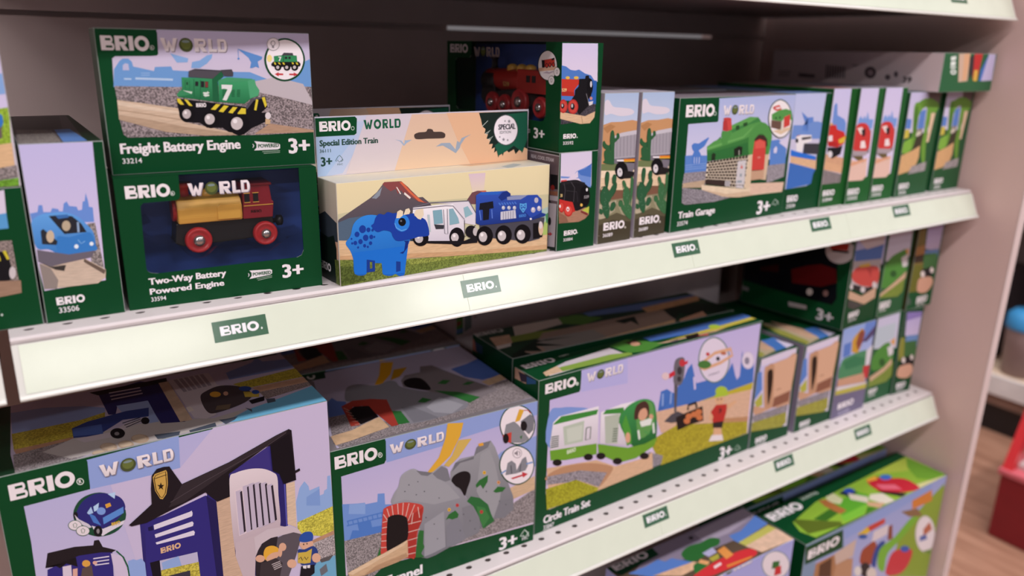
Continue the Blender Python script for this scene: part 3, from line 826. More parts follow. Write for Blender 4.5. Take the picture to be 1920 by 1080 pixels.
  'front': '''\
e|G|cfc6e6 dccfe4|i|5 1038 454 1044 472 675 12 678
e|P|4f79c2|i|6 832 59 823 120 790 181 784 225 794 304 756 382 739 432 687 464 681 453 489 16 498
e|P|2f5fae|i|308 688 463 687 466 454 322 457
e|P|47424a|g|19 452 463 459 461 371 426 301 20 268
e|P|d6b491|w|10 390 329 340 460 383 453 324 396 267 272 265 10 324
e|L|9a7a5c|57|282 341 302 268
e|P|c0382c|i|11 705 231 699 230 654 176 598 179 540 17 549
e|P|a82c26|i|14 600 177 575 176 538 17 545
e|S|e0b44c|i|112 716 105 705 86 701 67 706 59 716 66 726 85 730 104 726
e|S|e0b44c|i|224 715 216 705 194 701 173 705 163 716 172 726 193 730 214 726
e|P|19171b|i|231 704 307 706 314 735 354 738 362 706 397 698 417 629 395 537 362 508 373 444 251 354 136 495 182 552 184 597 227 631
e|S|131115|i|414 629 406 572 378 549 348 573 333 630 341 687 368 710 398 686
e|S|d8d4da|i|400 652 398 631 389 622 380 631 375 653 377 674 386 682 395 674
e|P|d8d2d6|i|360 479 426 487 419 454 378 442
e|S|c98a82|i|415 513 410 502 397 497 384 502 378 514 382 525 395 530 409 525
e|L|8a868c|57|331 561 372 462
e|S|b02f2e|i|97 444 83 397 46 378 7 399 -11 446 3 492 40 511 79 491
e|S|c4463e|i|85 444 74 407 46 392 15 408 1 446 12 482 40 497 71 481
e|S|131115|i|55 447 49 429 35 422 20 430 13 448 18 465 32 472 48 465
e|S|b02f2e|i|234 436 217 385 171 365 122 388 100 439 117 489 163 509 211 487
e|S|c4463e|i|222 436 208 394 170 377 130 396 112 438 126 480 163 497 203 479
e|S|232126|i|188 439 181 416 162 407 142 417 133 440 140 463 159 472 178 462
e|S|b9b2b6|i|166 446 163 434 155 428 146 434 142 447 145 460 153 465 162 460
e|S|b9b2b6|i|41 452 38 441 31 437 24 442 20 452 23 463 30 467 37 462
e|T|e6c48a|1|18 586 59 29|529
a|B|ece4e8|i|59 125 165 47
a|S|c4d0c6|i|245 133 243 128 238 126 232 128 230 134 232 138 237 140 242 138
b|T|ece4e8|0|59 66 134 32|33592'''.split('\n'),
  'left': '''\
a|B|ece4e8|i|71 922 391 93
c|T|ece4e8|1|1762 98 181 104|3+
f|S|1a2a24|i|2120 830 2080 726 1969 678 1850 717 1796 821 1840 927 1953 972 2068 931
f|S|ddd6da|i|2109 830 2072 731 1969 686 1859 723 1808 821 1848 921 1954 964 2061 925
f|P|d0a890|i|1810 795 2102 823 2101 787 1825 764
f|P|b33a30|i|1873 873 2068 898 2079 833 1876 803
f|P|1c1a1e|i|1861 876 1912 872 1916 804 1873 802
f|P|1c1a1e|i|2023 891 2068 902 2068 884 2027 874
f|S|1c1a1e|i|1977 824 1970 808 1951 800 1931 806 1922 822 1930 838 1948 846 1968 839
f|S|b33a30|i|1967 823 1962 812 1950 807 1938 811 1932 822 1937 834 1949 839 1961 834
f|S|1c1a1e|i|2026 832 2019 816 2000 809 1981 815 1972 830 1979 846 1998 854 2017 848
f|S|b33a30|i|2016 832 2012 820 2000 815 1988 820 1982 831 1986 842 1998 847 2011 843
f|S|1c1a1e|i|2083 836 2076 820 2058 813 2038 819 2030 834 2037 850 2055 857 2074 851
f|S|b33a30|i|2073 835 2069 824 2057 819 2045 824 2039 834 2044 846 2055 851 2068 846
f|P|b0a0b0|i|1885 751 1953 769 1992 761 2048 776 2068 769 1992 747
f|S|3a4a44|i|2167 772 2154 740 2119 725 2083 737 2066 768 2079 800 2114 814 2150 802
f|S|e4dee2|i|2161 771 2150 743 2119 730 2086 740 2072 768 2083 797 2114 810 2147 799
f|L|8a848a|62|2101 780 2116 788 2131 781 2125 754 2110 754 2101 780
f|S|3a4a44|i|2086 688 2072 655 2037 640 2000 652 1982 683 1996 716 2032 731 2069 719
f|S|e4dee2|i|2080 688 2068 658 2037 645 2003 655 1988 684 2000 713 2032 726 2065 716
f|L|8a848a|63|2018 696 2033 704 2049 698 2043 670 2028 669 2018 696
d|P|b9b6ba|i|1628 179 1696 181 1697 145 1630 134
d|T|12502a|1|1642 150 50 17|POWERED'''.split('\n'),
 },
 '36089a': {
  'front': '''\
e|G|a9bcdc c2cbe2|i|-32 1594 502 1591 513 1201 4 1177
e|S|d8cfdc|i|5 1490 61 1509 125 1444 245 1429 382 1413 432 1379 374 1349 223 1345 103 1372 16 1365
e|P|c49268|i|-3 1262 111 1287 259 1285 410 1299 504 1283 548 741 -12 796
e|P|b07f56|i|0 1230 98 1267 174 1242 63 1174
e|P|6f7a52|i|-18 860 534 866 553 695 -9 752
e|P|e0c4a4|w|-20 794 203 779 505 768 514 540 -9 591
e|P|ead4ba|w|-20 794 203 779 505 768 510 688 -16 720
e|P|7a5644|i|-9 591 331 561 517 585 521 424 -6 468
e|P|8a8468|i|-9 468 248 470 513 471 508 218 -11 269
e|P|b3a890|i|-9 435 99 444 249 458 229 348 56 260 -8 291
e|P|a39a80|i|251 436 506 449 516 286 361 262
e|P|5a5440|i|-16 270 84 278 262 321 423 264 500 219 500 -16 -2 -13
e|P|453e30|i|-16 203 208 249 494 196 500 -16 -2 -13
e|P|a29ca6|i|173 1146 270 1172 484 1180 500 892 177 897
e|P|c4bec8|i|173 1146 270 1172 483 1191 496 1147 170 1126
e|L|7c7680|56|203 1122 217 916
e|L|7c7680|57|253 1127 267 914
e|L|7c7680|57|303 1133 318 914
e|L|7c7680|58|354 1138 369 913
e|L|7c7680|58|405 1144 420 912
e|L|7c7680|59|456 1149 472 911
e|P|77717c|i|175 919 497 920 504 846 468 749 372 769 364 848 181 853
e|P|aaa4ae|i|172 922 496 921 498 905 173 906
e|P|1e1c20|i|219 894 490 895 496 840 222 865
e|P|e8e2e8|i|219 894 320 889 322 869 221 876
e|P|e0812c|i|319 894 491 888 494 859 322 865
e|P|e0b040|i|321 876 493 868 494 856 322 865
e|S|141216|i|391 765 369 701 304 680 234 715 200 784 221 847 285 868 356 835
e|S|d6d0d4|i|310 753 302 721 276 710 248 726 234 761 242 792 267 804 296 787
e|S|8a868a|i|286 764 283 757 275 754 266 758 262 767 264 774 273 777 282 772
e|P|231f20|i|348 772 492 744 475 680 319 686
e|S|2d5a3c|i|84 611 62 690 70 766 102 778 125 749 123 673 104 587
e|S|2d5a3c|i|174 645 167 712 192 740 223 729 228 673 213 646
e|S|2d5a3c|i|128 551 173 623 214 661 242 627 225 551 170 490 147 449 118 486
e|S|2d5a3c|i|10 532 27 596 68 624 126 573 141 450 104 387 48 417 12 466
e|S|2d5a3c|i|48 417 114 442 152 392 151 302 124 272 81 312 49 372
e|S|2d5a3c|i|-13 381 23 389 56 360 50 328 12 337
e|S|2d5a3c|i|159 380 175 434 220 444 242 403 210 351 171 349
e|S|2d5a3c|i|-18 568 3 599 15 532 5 511
e|S|3c6a44|i|322 652 344 666 373 635 392 577 369 568 340 594
e|S|3c6a44|i|344 560 374 596 423 573 446 502 442 388 389 372 343 469
e|S|3c6a44|i|442 571 443 684 464 695 484 657 486 543 475 453 457 364 449 479
e|S|3c6a44|i|277 421 295 452 335 442 356 399 334 380 294 385
e|S|3c6a44|i|321 381 394 400 476 373 503 265 475 227 407 267 346 332
e|S|2f5c3a|i|120 999 104 1107 109 1182 130 1204 156 1184 172 1103 174 995 180 864 129 869
e|S|2f5c3a|i|5 1088 26 1100 52 1068 89 1051 117 1064 123 997 87 991 48 1013 25 1028 0 1062
e|S|2f5c3a|i|193 1123 193 1160 213 1172 236 1152 236 1120 217 1105 175 1076 165 1114
e|S|2f5c3a|i|35 995 92 1012 130 955 124 864 60 880 33 942
e|S|2f5c3a|i|32 872 44 898 78 876 96 904 123 869 147 900 182 848
e|L|1d4029|57|99 778 82 764 60 712 69 646 104 587
e|L|1d4029|59|174 645 165 701 186 741 220 729
e|L|1d4029|59|192 510 223 573 238 633 214 661 184 633
e|L|1d4029|58|10 532 2 577 19 619 68 624
e|L|1d4029|60|159 380 175 434 220 444 242 403 210 351
e|L|1d4029|60|344 560 326 606 319 652 339 667
e|L|1d4029|61|277 421 295 452 335 442
e|L|1d4029|55|109 1182 104 1107 120 999
e|L|1d4029|55|25 1028 0 1062 5 1088
e|P|7a9a80|i|59 560 65 559 66 553 60 553
e|P|7a9a80|i|70 325 76 324 77 317 71 318
e|P|7a9a80|i|79 494 85 493 86 486 80 487
e|P|7a9a80|i|92 476 98 475 98 469 92 470
e|P|7a9a80|i|83 440 89 439 90 432 84 433
e|P|7a9a80|i|88 411 94 410 94 403 88 404
e|P|7a9a80|i|67 405 73 405 73 398 67 399
e|P|7a9a80|i|52 402 58 402 58 395 52 396
e|P|7a9a80|i|121 593 127 592 128 585 122 586
e|P|7a9a80|i|72 464 78 463 78 456 72 457
e|P|7a9a80|i|97 366 103 365 103 359 97 359
e|P|7a9a80|i|58 413 64 413 65 406 59 407
e|P|7a9a80|i|112 370 118 370 119 363 113 364
e|P|7a9a80|i|133 396 139 396 140 389 134 390
e|P|7a9a80|i|373 384 379 383 380 376 374 377
e|P|7a9a80|i|441 513 447 512 448 506 442 506
e|P|7a9a80|i|459 307 465 306 466 299 459 300
e|P|7a9a80|i|434 338 440 337 441 330 434 331
e|P|7a9a80|i|401 320 408 320 408 313 402 314
e|P|7a9a80|i|421 500 427 499 428 492 421 493
e|P|7a9a80|i|423 374 430 374 430 367 424 368
e|P|7a9a80|i|354 526 360 525 361 518 354 519
e|P|7a9a80|i|404 466 410 466 411 459 404 459
e|P|7a9a80|i|401 481 408 480 408 473 402 474
e|P|7a9a80|i|343 532 349 531 350 524 344 525
e|P|7a9a80|i|352 506 358 505 359 498 353 499
a|B|ece4e8|i|76 142 310 85
a|S|b9b2a8|i|415 143 412 134 402 132 391 137 386 147 390 156 399 158 410 153
b|T|ece4e8|0|76 69 143 39|36089
e|L|9a938a|45|7 6 -4 94 29 95'''.split('\n'),
 },
 'garage': {
  'front': '''\
e|G|a9b4de d4cce4|i|658 1496 2155 1516 2083 737 172 703 168 1225 653 1232 680 1252
e|P|5a82c8|i|159 875 283 874 537 855 563 674 174 679
e|P|4f7ac6|i|252 986 291 1010 368 1000 532 1064 545 1054 478 966 383 921 425 878 445 730 293 741 277 868 300 910 266 947
e|L|c4cbe6|111|317 850 322 779
e|L|c4cbe6|111|360 847 365 776
e|L|c4cbe6|112|403 844 408 773
e|P|5a82c8|i|1722 965 1891 970 2076 842 2086 649 1753 655
e|P|d0cce6|i|1804 858 1850 890 1880 854 1872 802 1814 806
e|P|d4cce4|i|1899 930 2103 997 2091 842
e|L|8aa6da|66|173 766 550 763
e|L|8aa6da|66|176 742 553 739
e|L|8aa6da|66|179 718 557 714
e|P|8f8890|g|167 680 563 674 561 512 149 547
e|P|958e96|g|1695 659 2084 658 2089 489 1738 430
e|P|b8a088|w|159 562 553 570 516 483 153 512
e|P|e0cbb0|w|486 518 1300 398 1458 436 2092 400 2084 293 1453 306 1154 309 780 377 494 461
e|P|cdb297|w|519 459 961 369 1388 364 1481 304 1209 304 863 336 550 415
e|P|d8b8a4|w|1399 458 2104 417 2089 301 1423 318
e|P|8a848c|g|153 512 494 461 888 342 1048 315 742 294 226 308 166 335
e|P|3a7a3c|i|521 932 753 1062 767 966 1086 1046 1287 1102 1407 1179 1600 1169 1729 998 1698 796 1336 818 547 787
e|P|2f6e38|i|545 883 1310 970 1338 810 547 784
e|P|55964c|i|518 956 637 1013 781 1042 757 1070 918 1135 1266 1221 1398 1226 1598 1175 1419 1113 1298 1036 1171 1006 894 962 530 908
e|P|6aa85c|i|520 945 1165 1043 1351 1162 1401 1212 1310 1118 1178 1026 528 922
e|P|3f8244|i|918 1135 1259 1263 1419 1261 1482 1209 1273 1181 950 1093
e|P|5d9e52|i|923 1182 1257 1270 1420 1258 1269 1201 943 1137
e|P|284a2a|i|1004 1171 1069 1180 1078 1128 1017 1121
e|P|284a2a|i|1139 1198 1215 1211 1222 1167 1151 1157
e|S|4f9048|i|1274 1021 1337 1117 1486 1193 1630 1154 1731 1032 1728 931 1715 795 1664 798 1637 969 1568 1040 1482 1060 1437 1013 1394 948 1391 815 1309 820
e|P|3c2c26|i|1390 998 1457 1048 1568 1040 1645 986 1664 900 1408 898
e|P|d6bfa4|i|1310 812 1390 818 1399 646 1408 406 1285 408 1274 553
e|P|d0b69a|i|1642 796 1720 798 1707 476 1602 493
e|P|c8433e|i|1395 973 1494 997 1616 962 1634 868 1648 610 1398 620 1383 782
e|P|d65a50|i|1408 961 1496 985 1607 951 1619 886 1417 880
e|T|e8c4bc|1|1486 742 61 34|*
e|P|c09a80|i|1394 612 1649 607 1658 497 1403 495
e|P|b33a3a|i|766 1236 820 1272 911 1253 938 1134 854 1118 772 1131
e|P|c94a46|i|821 1268 911 1253 933 1134 868 1127
e|S|c04440|i|913 1256 893 1244 840 1241 786 1248 762 1261 782 1273 835 1276 889 1269
e|P|4f9048|i|763 1125 857 1115 939 1127 929 1062 884 1024 884 960 790 949 755 1078
e|P|22301f|i|614 863 646 880 688 862 684 788 620 789
e|P|20241c|i|1016 904 1105 931 1175 917 1175 825 1030 814
e|L|d8d8cc|97|1113 882 1123 822
e|P|e4d6c0|i|543 781 1305 812 1289 402 544 526
e|P|3a2c2a|i|543 781 590 783 590 760 543 759
e|P|3a2c2a|i|599 784 646 785 646 762 599 761
e|P|3a2c2a|i|655 786 703 788 703 763 655 762
e|P|3a2c2a|i|712 788 760 790 760 764 712 763
e|P|3a2c2a|i|770 790 818 792 818 766 769 764
e|P|3a2c2a|i|828 793 876 795 876 767 827 766
e|P|3a2c2a|i|886 795 935 797 934 768 885 767
e|P|3a2c2a|i|944 797 994 800 993 770 944 768
e|P|3a2c2a|i|1003 800 1053 802 1052 771 1002 770
e|P|3a2c2a|i|1063 802 1113 804 1112 772 1062 771
e|P|3a2c2a|i|1123 805 1173 807 1172 774 1122 772
e|P|3a2c2a|i|1183 807 1234 809 1233 775 1182 774
e|P|3a2c2a|i|1244 809 1295 812 1294 776 1242 775
e|P|3a2c2a|i|571 754 618 754 618 731 571 731
e|P|3a2c2a|i|627 755 674 756 674 731 627 731
e|P|3a2c2a|i|684 756 731 756 731 731 683 731
e|P|3a2c2a|i|741 757 789 758 788 731 740 731
e|P|3a2c2a|i|798 758 847 759 846 731 797 731
e|P|3a2c2a|i|856 759 905 760 904 731 855 731
e|P|3a2c2a|i|914 760 963 761 962 731 914 731
e|P|3a2c2a|i|973 761 1022 762 1022 732 972 731
e|P|3a2c2a|i|1032 762 1082 763 1081 732 1031 732
e|P|3a2c2a|i|1091 763 1142 764 1141 732 1090 732
e|P|3a2c2a|i|1151 764 1202 765 1201 732 1150 732
e|P|3a2c2a|i|1212 765 1263 766 1262 732 1211 732
e|P|3a2c2a|i|1273 766 1303 767 1302 732 1271 732
e|P|3a2c2a|i|543 725 590 725 590 702 543 703
e|P|3a2c2a|i|599 725 646 725 646 701 599 702
e|P|3a2c2a|i|655 724 703 724 702 700 655 700
e|P|3a2c2a|i|712 724 760 724 759 698 711 699
e|P|3a2c2a|i|769 724 817 724 816 697 768 698
e|P|3a2c2a|i|826 724 875 724 874 696 826 697
e|P|3a2c2a|i|884 724 933 723 932 694 884 696
e|P|3a2c2a|i|942 723 992 723 991 693 942 694
e|P|3a2c2a|i|1001 723 1051 723 1050 692 1000 693
e|P|3a2c2a|i|1060 723 1110 723 1109 691 1059 692
e|P|3a2c2a|i|1120 723 1170 722 1169 689 1119 690
e|P|3a2c2a|i|1180 722 1231 722 1229 688 1179 689
e|P|3a2c2a|i|1240 722 1292 722 1290 687 1239 688
e|P|3a2c2a|i|571 696 618 695 618 671 571 674
e|P|3a2c2a|i|627 694 674 693 674 669 627 671
e|P|3a2c2a|i|683 693 731 692 730 666 683 668
e|P|3a2c2a|i|740 692 788 690 787 664 740 666
e|P|3a2c2a|i|797 690 845 689 844 661 796 663
e|P|3a2c2a|i|854 688 903 687 902 659 854 661
e|P|3a2c2a|i|912 687 961 686 960 656 912 658
e|P|3a2c2a|i|971 685 1020 684 1019 654 970 656
e|P|3a2c2a|i|1030 684 1079 682 1078 651 1029 653
e|P|3a2c2a|i|1089 682 1139 681 1138 648 1088 650
e|P|3a2c2a|i|1148 680 1199 679 1198 645 1147 648
e|P|3a2c2a|i|1209 679 1259 678 1258 643 1207 645
e|P|3a2c2a|i|1269 677 1300 676 1298 641 1268 642
e|P|3a2c2a|i|543 668 590 666 590 643 543 646
e|P|3a2c2a|i|599 666 646 664 646 639 599 643
e|P|3a2c2a|i|655 663 702 660 702 636 654 639
e|P|3a2c2a|i|711 660 759 658 758 632 711 635
e|P|3a2c2a|i|768 657 816 655 815 628 767 631
e|P|3a2c2a|i|825 654 873 652 873 624 824 628
e|P|3a2c2a|i|882 652 931 649 931 620 882 624
e|P|3a2c2a|i|941 649 990 646 989 616 940 620
e|P|3a2c2a|i|999 646 1048 643 1048 612 998 616
e|P|3a2c2a|i|1058 643 1108 640 1107 608 1057 612
e|P|3a2c2a|i|1117 640 1168 637 1166 604 1116 608
e|P|3a2c2a|i|1177 637 1228 634 1226 600 1176 604
e|P|3a2c2a|i|1237 634 1288 632 1287 596 1236 600
e|P|3a2c2a|i|571 638 618 635 618 611 571 616
e|P|3a2c2a|i|627 634 674 631 673 606 627 611
e|P|3a2c2a|i|683 630 730 627 730 601 682 606
e|P|3a2c2a|i|739 626 787 622 786 596 739 600
e|P|3a2c2a|i|796 622 844 618 843 591 796 595
e|P|3a2c2a|i|853 618 902 614 901 586 852 590
e|P|3a2c2a|i|911 614 960 610 959 580 910 585
e|P|3a2c2a|i|969 609 1018 606 1017 575 968 580
e|P|3a2c2a|i|1027 605 1077 601 1076 570 1026 574
e|P|3a2c2a|i|1086 601 1136 597 1135 564 1085 569
e|P|3a2c2a|i|1146 596 1196 593 1195 559 1145 564
e|P|3a2c2a|i|1206 592 1256 588 1255 554 1204 558
e|P|3a2c2a|i|1266 588 1296 586 1295 550 1264 553
e|P|3a2c2a|i|544 612 590 607 590 584 544 590
e|P|3a2c2a|i|599 607 645 602 645 578 599 583
e|P|3a2c2a|i|654 601 702 597 701 572 654 577
e|P|3a2c2a|i|710 596 758 591 758 565 710 571
e|P|3a2c2a|i|767 590 815 586 814 559 766 564
e|P|3a2c2a|i|824 585 872 580 871 552 823 558
e|P|3a2c2a|i|881 579 930 575 929 546 880 551
e|P|3a2c2a|i|939 574 988 569 987 539 938 545
e|P|3a2c2a|i|997 568 1046 564 1045 533 996 538
e|P|3a2c2a|i|1056 563 1105 558 1104 526 1055 532
e|P|3a2c2a|i|1114 557 1164 552 1163 519 1114 525
e|P|3a2c2a|i|1174 552 1224 547 1223 512 1173 518
e|P|3a2c2a|i|1234 546 1285 541 1283 505 1233 511
e|P|3a2c2a|i|571 580 618 574 618 551 571 558
e|P|3a2c2a|i|626 574 673 568 673 543 626 550
e|P|3a2c2a|i|682 567 729 561 729 536 682 542
e|P|3a2c2a|i|738 560 786 555 785 528 738 534
e|P|3a2c2a|i|795 554 842 548 842 520 794 527
e|P|3a2c2a|i|852 547 900 541 899 512 851 519
e|P|3a2c2a|i|909 540 958 534 957 504 908 511
e|P|3a2c2a|i|967 533 1016 527 1015 496 966 503
e|P|3a2c2a|i|1025 526 1074 520 1073 488 1024 495
e|P|3a2c2a|i|1084 519 1133 513 1132 480 1083 487
e|P|3a2c2a|i|1143 512 1193 506 1192 472 1142 479
e|P|3a2c2a|i|1202 505 1253 499 1251 464 1201 471
e|P|3a2c2a|i|1262 498 1292 494 1291 458 1261 463
e|P|3a2c2a|i|544 555 590 548 590 525 544 533
e|P|3a2c2a|i|599 547 645 540 645 516 599 524
e|P|3a2c2a|i|654 539 701 533 700 508 654 515
e|P|3a2c2a|i|710 531 757 524 757 498 710 506
e|P|3a2c2a|i|766 523 813 516 813 489 765 497
e|P|3a2c2a|i|822 515 870 508 870 480 822 488
e|P|3a2c2a|i|879 507 928 500 927 471 879 479
e|P|3a2c2a|i|937 499 985 492 985 462 936 469
e|P|3a2c2a|i|995 490 1044 484 1043 452 994 460
e|P|3a2c2a|i|1053 482 1102 475 1101 443 1052 451
e|P|3a2c2a|i|1112 474 1162 467 1160 433 1111 441
e|P|3a2c2a|i|1171 465 1221 458 1220 424 1170 432
e|P|3a2c2a|i|1231 457 1281 450 1280 414 1230 422
e|P|3a2c2a|i|542 578 909 536 910 466 544 526
e|P|c9c4c8|i|1109 750 1266 756 1281 451 1113 468
e|P|d0665c|i|1189 708 1224 658 1171 659
e|P|8f9aa4|i|1174 595 1214 595 1214 558 1177 558
e|P|8f9aa4|i|1134 514 1228 510 1227 483 1135 490
e|P|c9c4c8|i|905 533 1005 521 1000 455 909 469
e|L|55505a|73|926 528 925 468
e|L|55505a|73|945 525 944 465
e|L|55505a|73|965 522 964 462
e|L|55505a|74|984 520 983 459
e|P|c9c4c8|i|1124 461 1266 442 1266 408 1124 430
f|S|24402c|i|2119 1217 2079 1046 1911 983 1719 1062 1615 1234 1655 1399 1816 1464 2008 1390
f|S|ece4e6|i|2101 1217 2064 1056 1909 996 1729 1072 1631 1234 1668 1389 1818 1451 1997 1381
f|P|55964c|i|1674 1286 1819 1331 1959 1344 2081 1315 2122 1186 1976 1259 1904 1194 1690 1218
f|P|6a5046|i|1679 1216 1904 1194 1903 1084 1691 1126
f|P|c8433e|i|1934 1244 2060 1273 2077 1136 1950 1107
f|P|d8bfa2|i|1866 1094 2092 1118 2100 1084 1907 1032 1727 1083
f|L|d04440|227|1690 1364 1809 1384 1862 1346 1763 1333 1690 1364
f|P|d8cfc4|i|1892 1194 1936 1201 1943 1082 1898 1079
f|P|2f5a30|i|1751 1250 1784 1252 1790 1222 1756 1223
f|P|2f5a30|i|1829 1254 1863 1256 1869 1226 1835 1223
g|P|0b4424|i|48 1508 625 1504 664 1485 681 1242 658 1230 65 1229
a|B|ece4e8|i|110 1302 483 132
a|S|c4d0c6|i|634 1328 628 1312 608 1305 587 1313 576 1330 582 1346 601 1352 623 1345
a|S|0b4424|i|624 1328 620 1316 607 1312 593 1317 585 1329 589 1341 602 1346 617 1340
h|W|e2d8dc|i|750 1306 569 106
b|T|ece4e8|1|126 156 648 77|Train Garage
b|T|ece4e8|0|118 68 181 50|33574
c|T|ece4e8|1|1604 50 258 166|3+
c|L|a9b8ac|102|1948 140 1898 145 1936 184 1960 207 2016 172 2044 133
c|L|a9b8ac|102|1946 153 1976 125 2036 175'''.split('\n'),
 },
 'boat': {
  'front': '''\
e|G|b9c0e4 cfcbe4|i|6 1521 675 1520 618 329 23 309
e|P|6f8fce|i|32 1132 222 1125 339 1153 363 1169 574 1162 663 1142 664 891 18 939
e|P|5f84cc|i|172 1296 325 1219 448 1223 461 1166 356 1136 249 1124 236 1059 364 1038 266 1172
e|P|c8c2da|i|15 955 654 933 650 824 28 824
e|P|d8b08c|w|45 741 638 689 658 533 62 657
e|P|3f6cb8|i|48 658 644 534 658 343 37 308
e|P|e6e0e4|i|117 983 221 1003 457 992 482 916 302 875 296 776 170 792
e|P|2e2c34|i|244 967 453 974 459 947 257 934
e|P|b9502f|i|130 982 221 1003 140 998
e|P|3c3a42|i|313 891 653 874 666 730 313 758
e|P|2f6fd0|i|42 823 170 792 619 707 631 655 340 698 52 744
e|S|2a2a30|i|181 931 176 910 155 903 130 912 116 934 121 955 142 962 167 952
e|P|0b4424|i|612 485 658 533 706 269 16 276 23 313 423 310 590 348
a|B|ece4e8|i|94 133 232 86
b|T|ece4e8|0|98 54 188 52|33534'''.split('\n'),
 },
 'p11': {
  'front': '''\
e|G|c9c4e8 d6cbe6|i|-14 1581 413 1587 462 371 -45 320
e|P|6f90d2|i|53 1137 44 1354 77 1394 117 1377 156 1234 341 1178 397 1125 420 970 74 984
e|P|d8a884|w|-19 648 463 548 459 442 -34 528
e|P|d0a080|w|-10 733 452 655 466 539 -17 639
e|P|857a7c|g|-34 528 462 433 460 317 -45 320
e|P|c8322e|i|4 1105 158 1108 195 1047 382 1006 443 934 420 849 257 805 24 834 -18 954
e|P|b02a2a|i|2 902 241 874 257 805 24 830
e|P|e8d8dc|i|-1 967 98 975 122 897 21 895
e|P|d9b440|i|262 908 439 952 416 866 303 854
e|P|1e1c20|i|13 817 257 805 395 832 366 712 176 662 55 695
e|S|dcd6da|i|162 720 153 689 115 678 72 693 48 726 57 757 95 768 138 753
e|S|d9a34a|i|82 1119 72 1110 46 1107 17 1112 3 1122 12 1131 39 1134 68 1129
a|B|ece4e8|i|62 156 288 77
b|T|ece4e8|0|68 78 243 48|33844'''.split('\n'),
 },
 'p12': {
  'front': '''\
e|G|cfc6e8 d8cce6|i|-23 1577 431 1582 463 369 -1 331
e|P|7a9cd8|i|35 1172 79 1214 137 1169 170 1220 216 1166 234 1270 294 1164 406 1160 408 1037 349 1022 25 1069
e|P|8a8088|g|-19 1002 397 1020 422 698 10 651
e|S|c93c3a|i|-6 1070 104 1118 266 1095 375 986 405 842 363 737 177 726 9 774 -13 932
e|P|e8d4d0|i|36 1052 149 1064 231 991 146 960
e|P|2c2428|i|145 1021 233 1044 257 955 203 922
e|P|ecdcdc|i|170 871 262 876 321 775 180 774
e|P|a89aa0|i|1 748 366 728 350 666 32 685
e|P|6a5a3a|i|21 668 270 671 315 561 143 616
e|P|e0bcae|i|-1 634 297 571 393 628 430 371 347 323 4 334
e|P|d9a080|i|-49 584 393 628 370 593 -20 529
a|B|ece4e8|i|33 133 280 85
b|T|ece4e8|0|43 60 247 52|33502'''.split('\n'),
 },
 'p14': {
  'front': '''\
e|G|c4bee0 cfc6dc|i|-65 1504 526 1514 733 917 -11 948
e|P|6a5a5c|i|526 1514 926 1509 894 1330 575 1375
e|P|5c82c8|i|-40 1152 145 1127 153 994 -10 1000
e|P|c8b84c|i|-41 987 136 989 139 868 -36 857
e|P|5c82c8|i|365 1231 535 1273 560 981 354 989
e|P|8a8078|i|357 980 519 992 530 849 336 877
e|P|cfc6b8|i|305 916 457 957 511 907 373 876
e|P|3f3a2c|i|250 693 380 856 580 923 614 769 519 716 284 700
e|S|6a9a3a|i|157 1310 281 1372 450 1414 637 1411 803 1370 920 1311 845 1199 748 1202 686 1052 710 764 766 489 669 495 576 713 580 923 564 1244 510 1292 396 1249 328 1121 354 876 287 691 139 642 9 659 30 817 231 863
e|P|7fb044|i|30 817 231 863 281 710 155 651 9 659
e|P|4a7a2c|i|200 1291 260 1326 336 1121 336 877 275 861 200 1125
e|P|e0c2a4|i|710 1203 843 1203 781 780 706 774
e|P|d4a878|w|-12 613 293 671 531 735 552 560 509 466 282 366 -50 332 -49 503
e|P|a0989a|g|370 437 825 485 814 348 295 326
a|B|ece4e8|i|89 114 300 84
b|T|ece4e8|0|104 31 229 59|33476'''.split('\n'),
 },
 'flat': {
  'front': '''\
e|P|cdb09c|i|388 531 714 544 766 152 510 138
e|P|d9a984|i|537 533 714 544 730 168 614 153
e|P|3a3436|i|710 489 847 515 925 276 798 183
e|P|c03434|i|834 552 1084 549 1044 157 910 183
e|P|d9b050|i|913 307 1019 307 1047 151 934 152
e|P|4a74c0|i|1113 307 1277 542 1473 536 1295 166 1110 151
e|P|c4bce0|i|1236 402 1278 539 1486 536 1507 156 1173 151
a|P|dfe6e0|i|174 489 322 503 329 449 193 436
a|P|dfe6e0|i|197 424 335 431 344 371 206 364
a|P|dfe6e0|i|210 353 360 359 369 335 218 329
a|S|dfe6e0|i|400 281 385 255 330 245 268 255 235 281 250 306 305 317 367 307
a|S|2f5a3a|i|353 281 346 270 322 266 296 270 282 281 289 292 312 296 338 292'''.split('\n'),
  'left': '''\
k|L|4a3f44|244|1066 324 1084 126
k|L|4a3f44|243|1112 322 1130 127
k|L|4a3f44|242|1159 320 1177 128
k|L|4a3f44|241|1205 318 1223 128
k|L|4a3f44|240|1251 316 1269 129
k|L|4a3f44|239|1296 314 1315 130
k|L|4a3f44|238|1342 312 1360 131
k|L|4a3f44|237|1387 310 1406 132
k|T|2f282c|1|2375 111 141 86|39
k|S|5a4d52|i|1938 237 1921 173 1858 145 1787 168 1748 230 1766 294 1828 322 1900 298
k|S|b39aa0|i|1888 235 1880 206 1850 194 1816 204 1798 232 1807 261 1837 273 1870 263
k|S|6a5d62|i|2180 179 2172 151 2143 138 2111 148 2093 176 2101 204 2130 217 2162 206
k|S|6a5d62|i|2293 227 2289 196 2268 182 2242 194 2227 224 2232 255 2253 269 2278 257
k|L|8a7d82|147|152 202 396 200
k|L|8a7d82|147|150 164 386 163
k|L|8a7d82|147|148 127 377 126
k|L|6a5d62|284|549 166 868 158
k|L|6a5d62|284|554 137 873 130
k|L|6a5d62|156|1519 336 1610 334'''.split('\n'),
 },
 'police': {
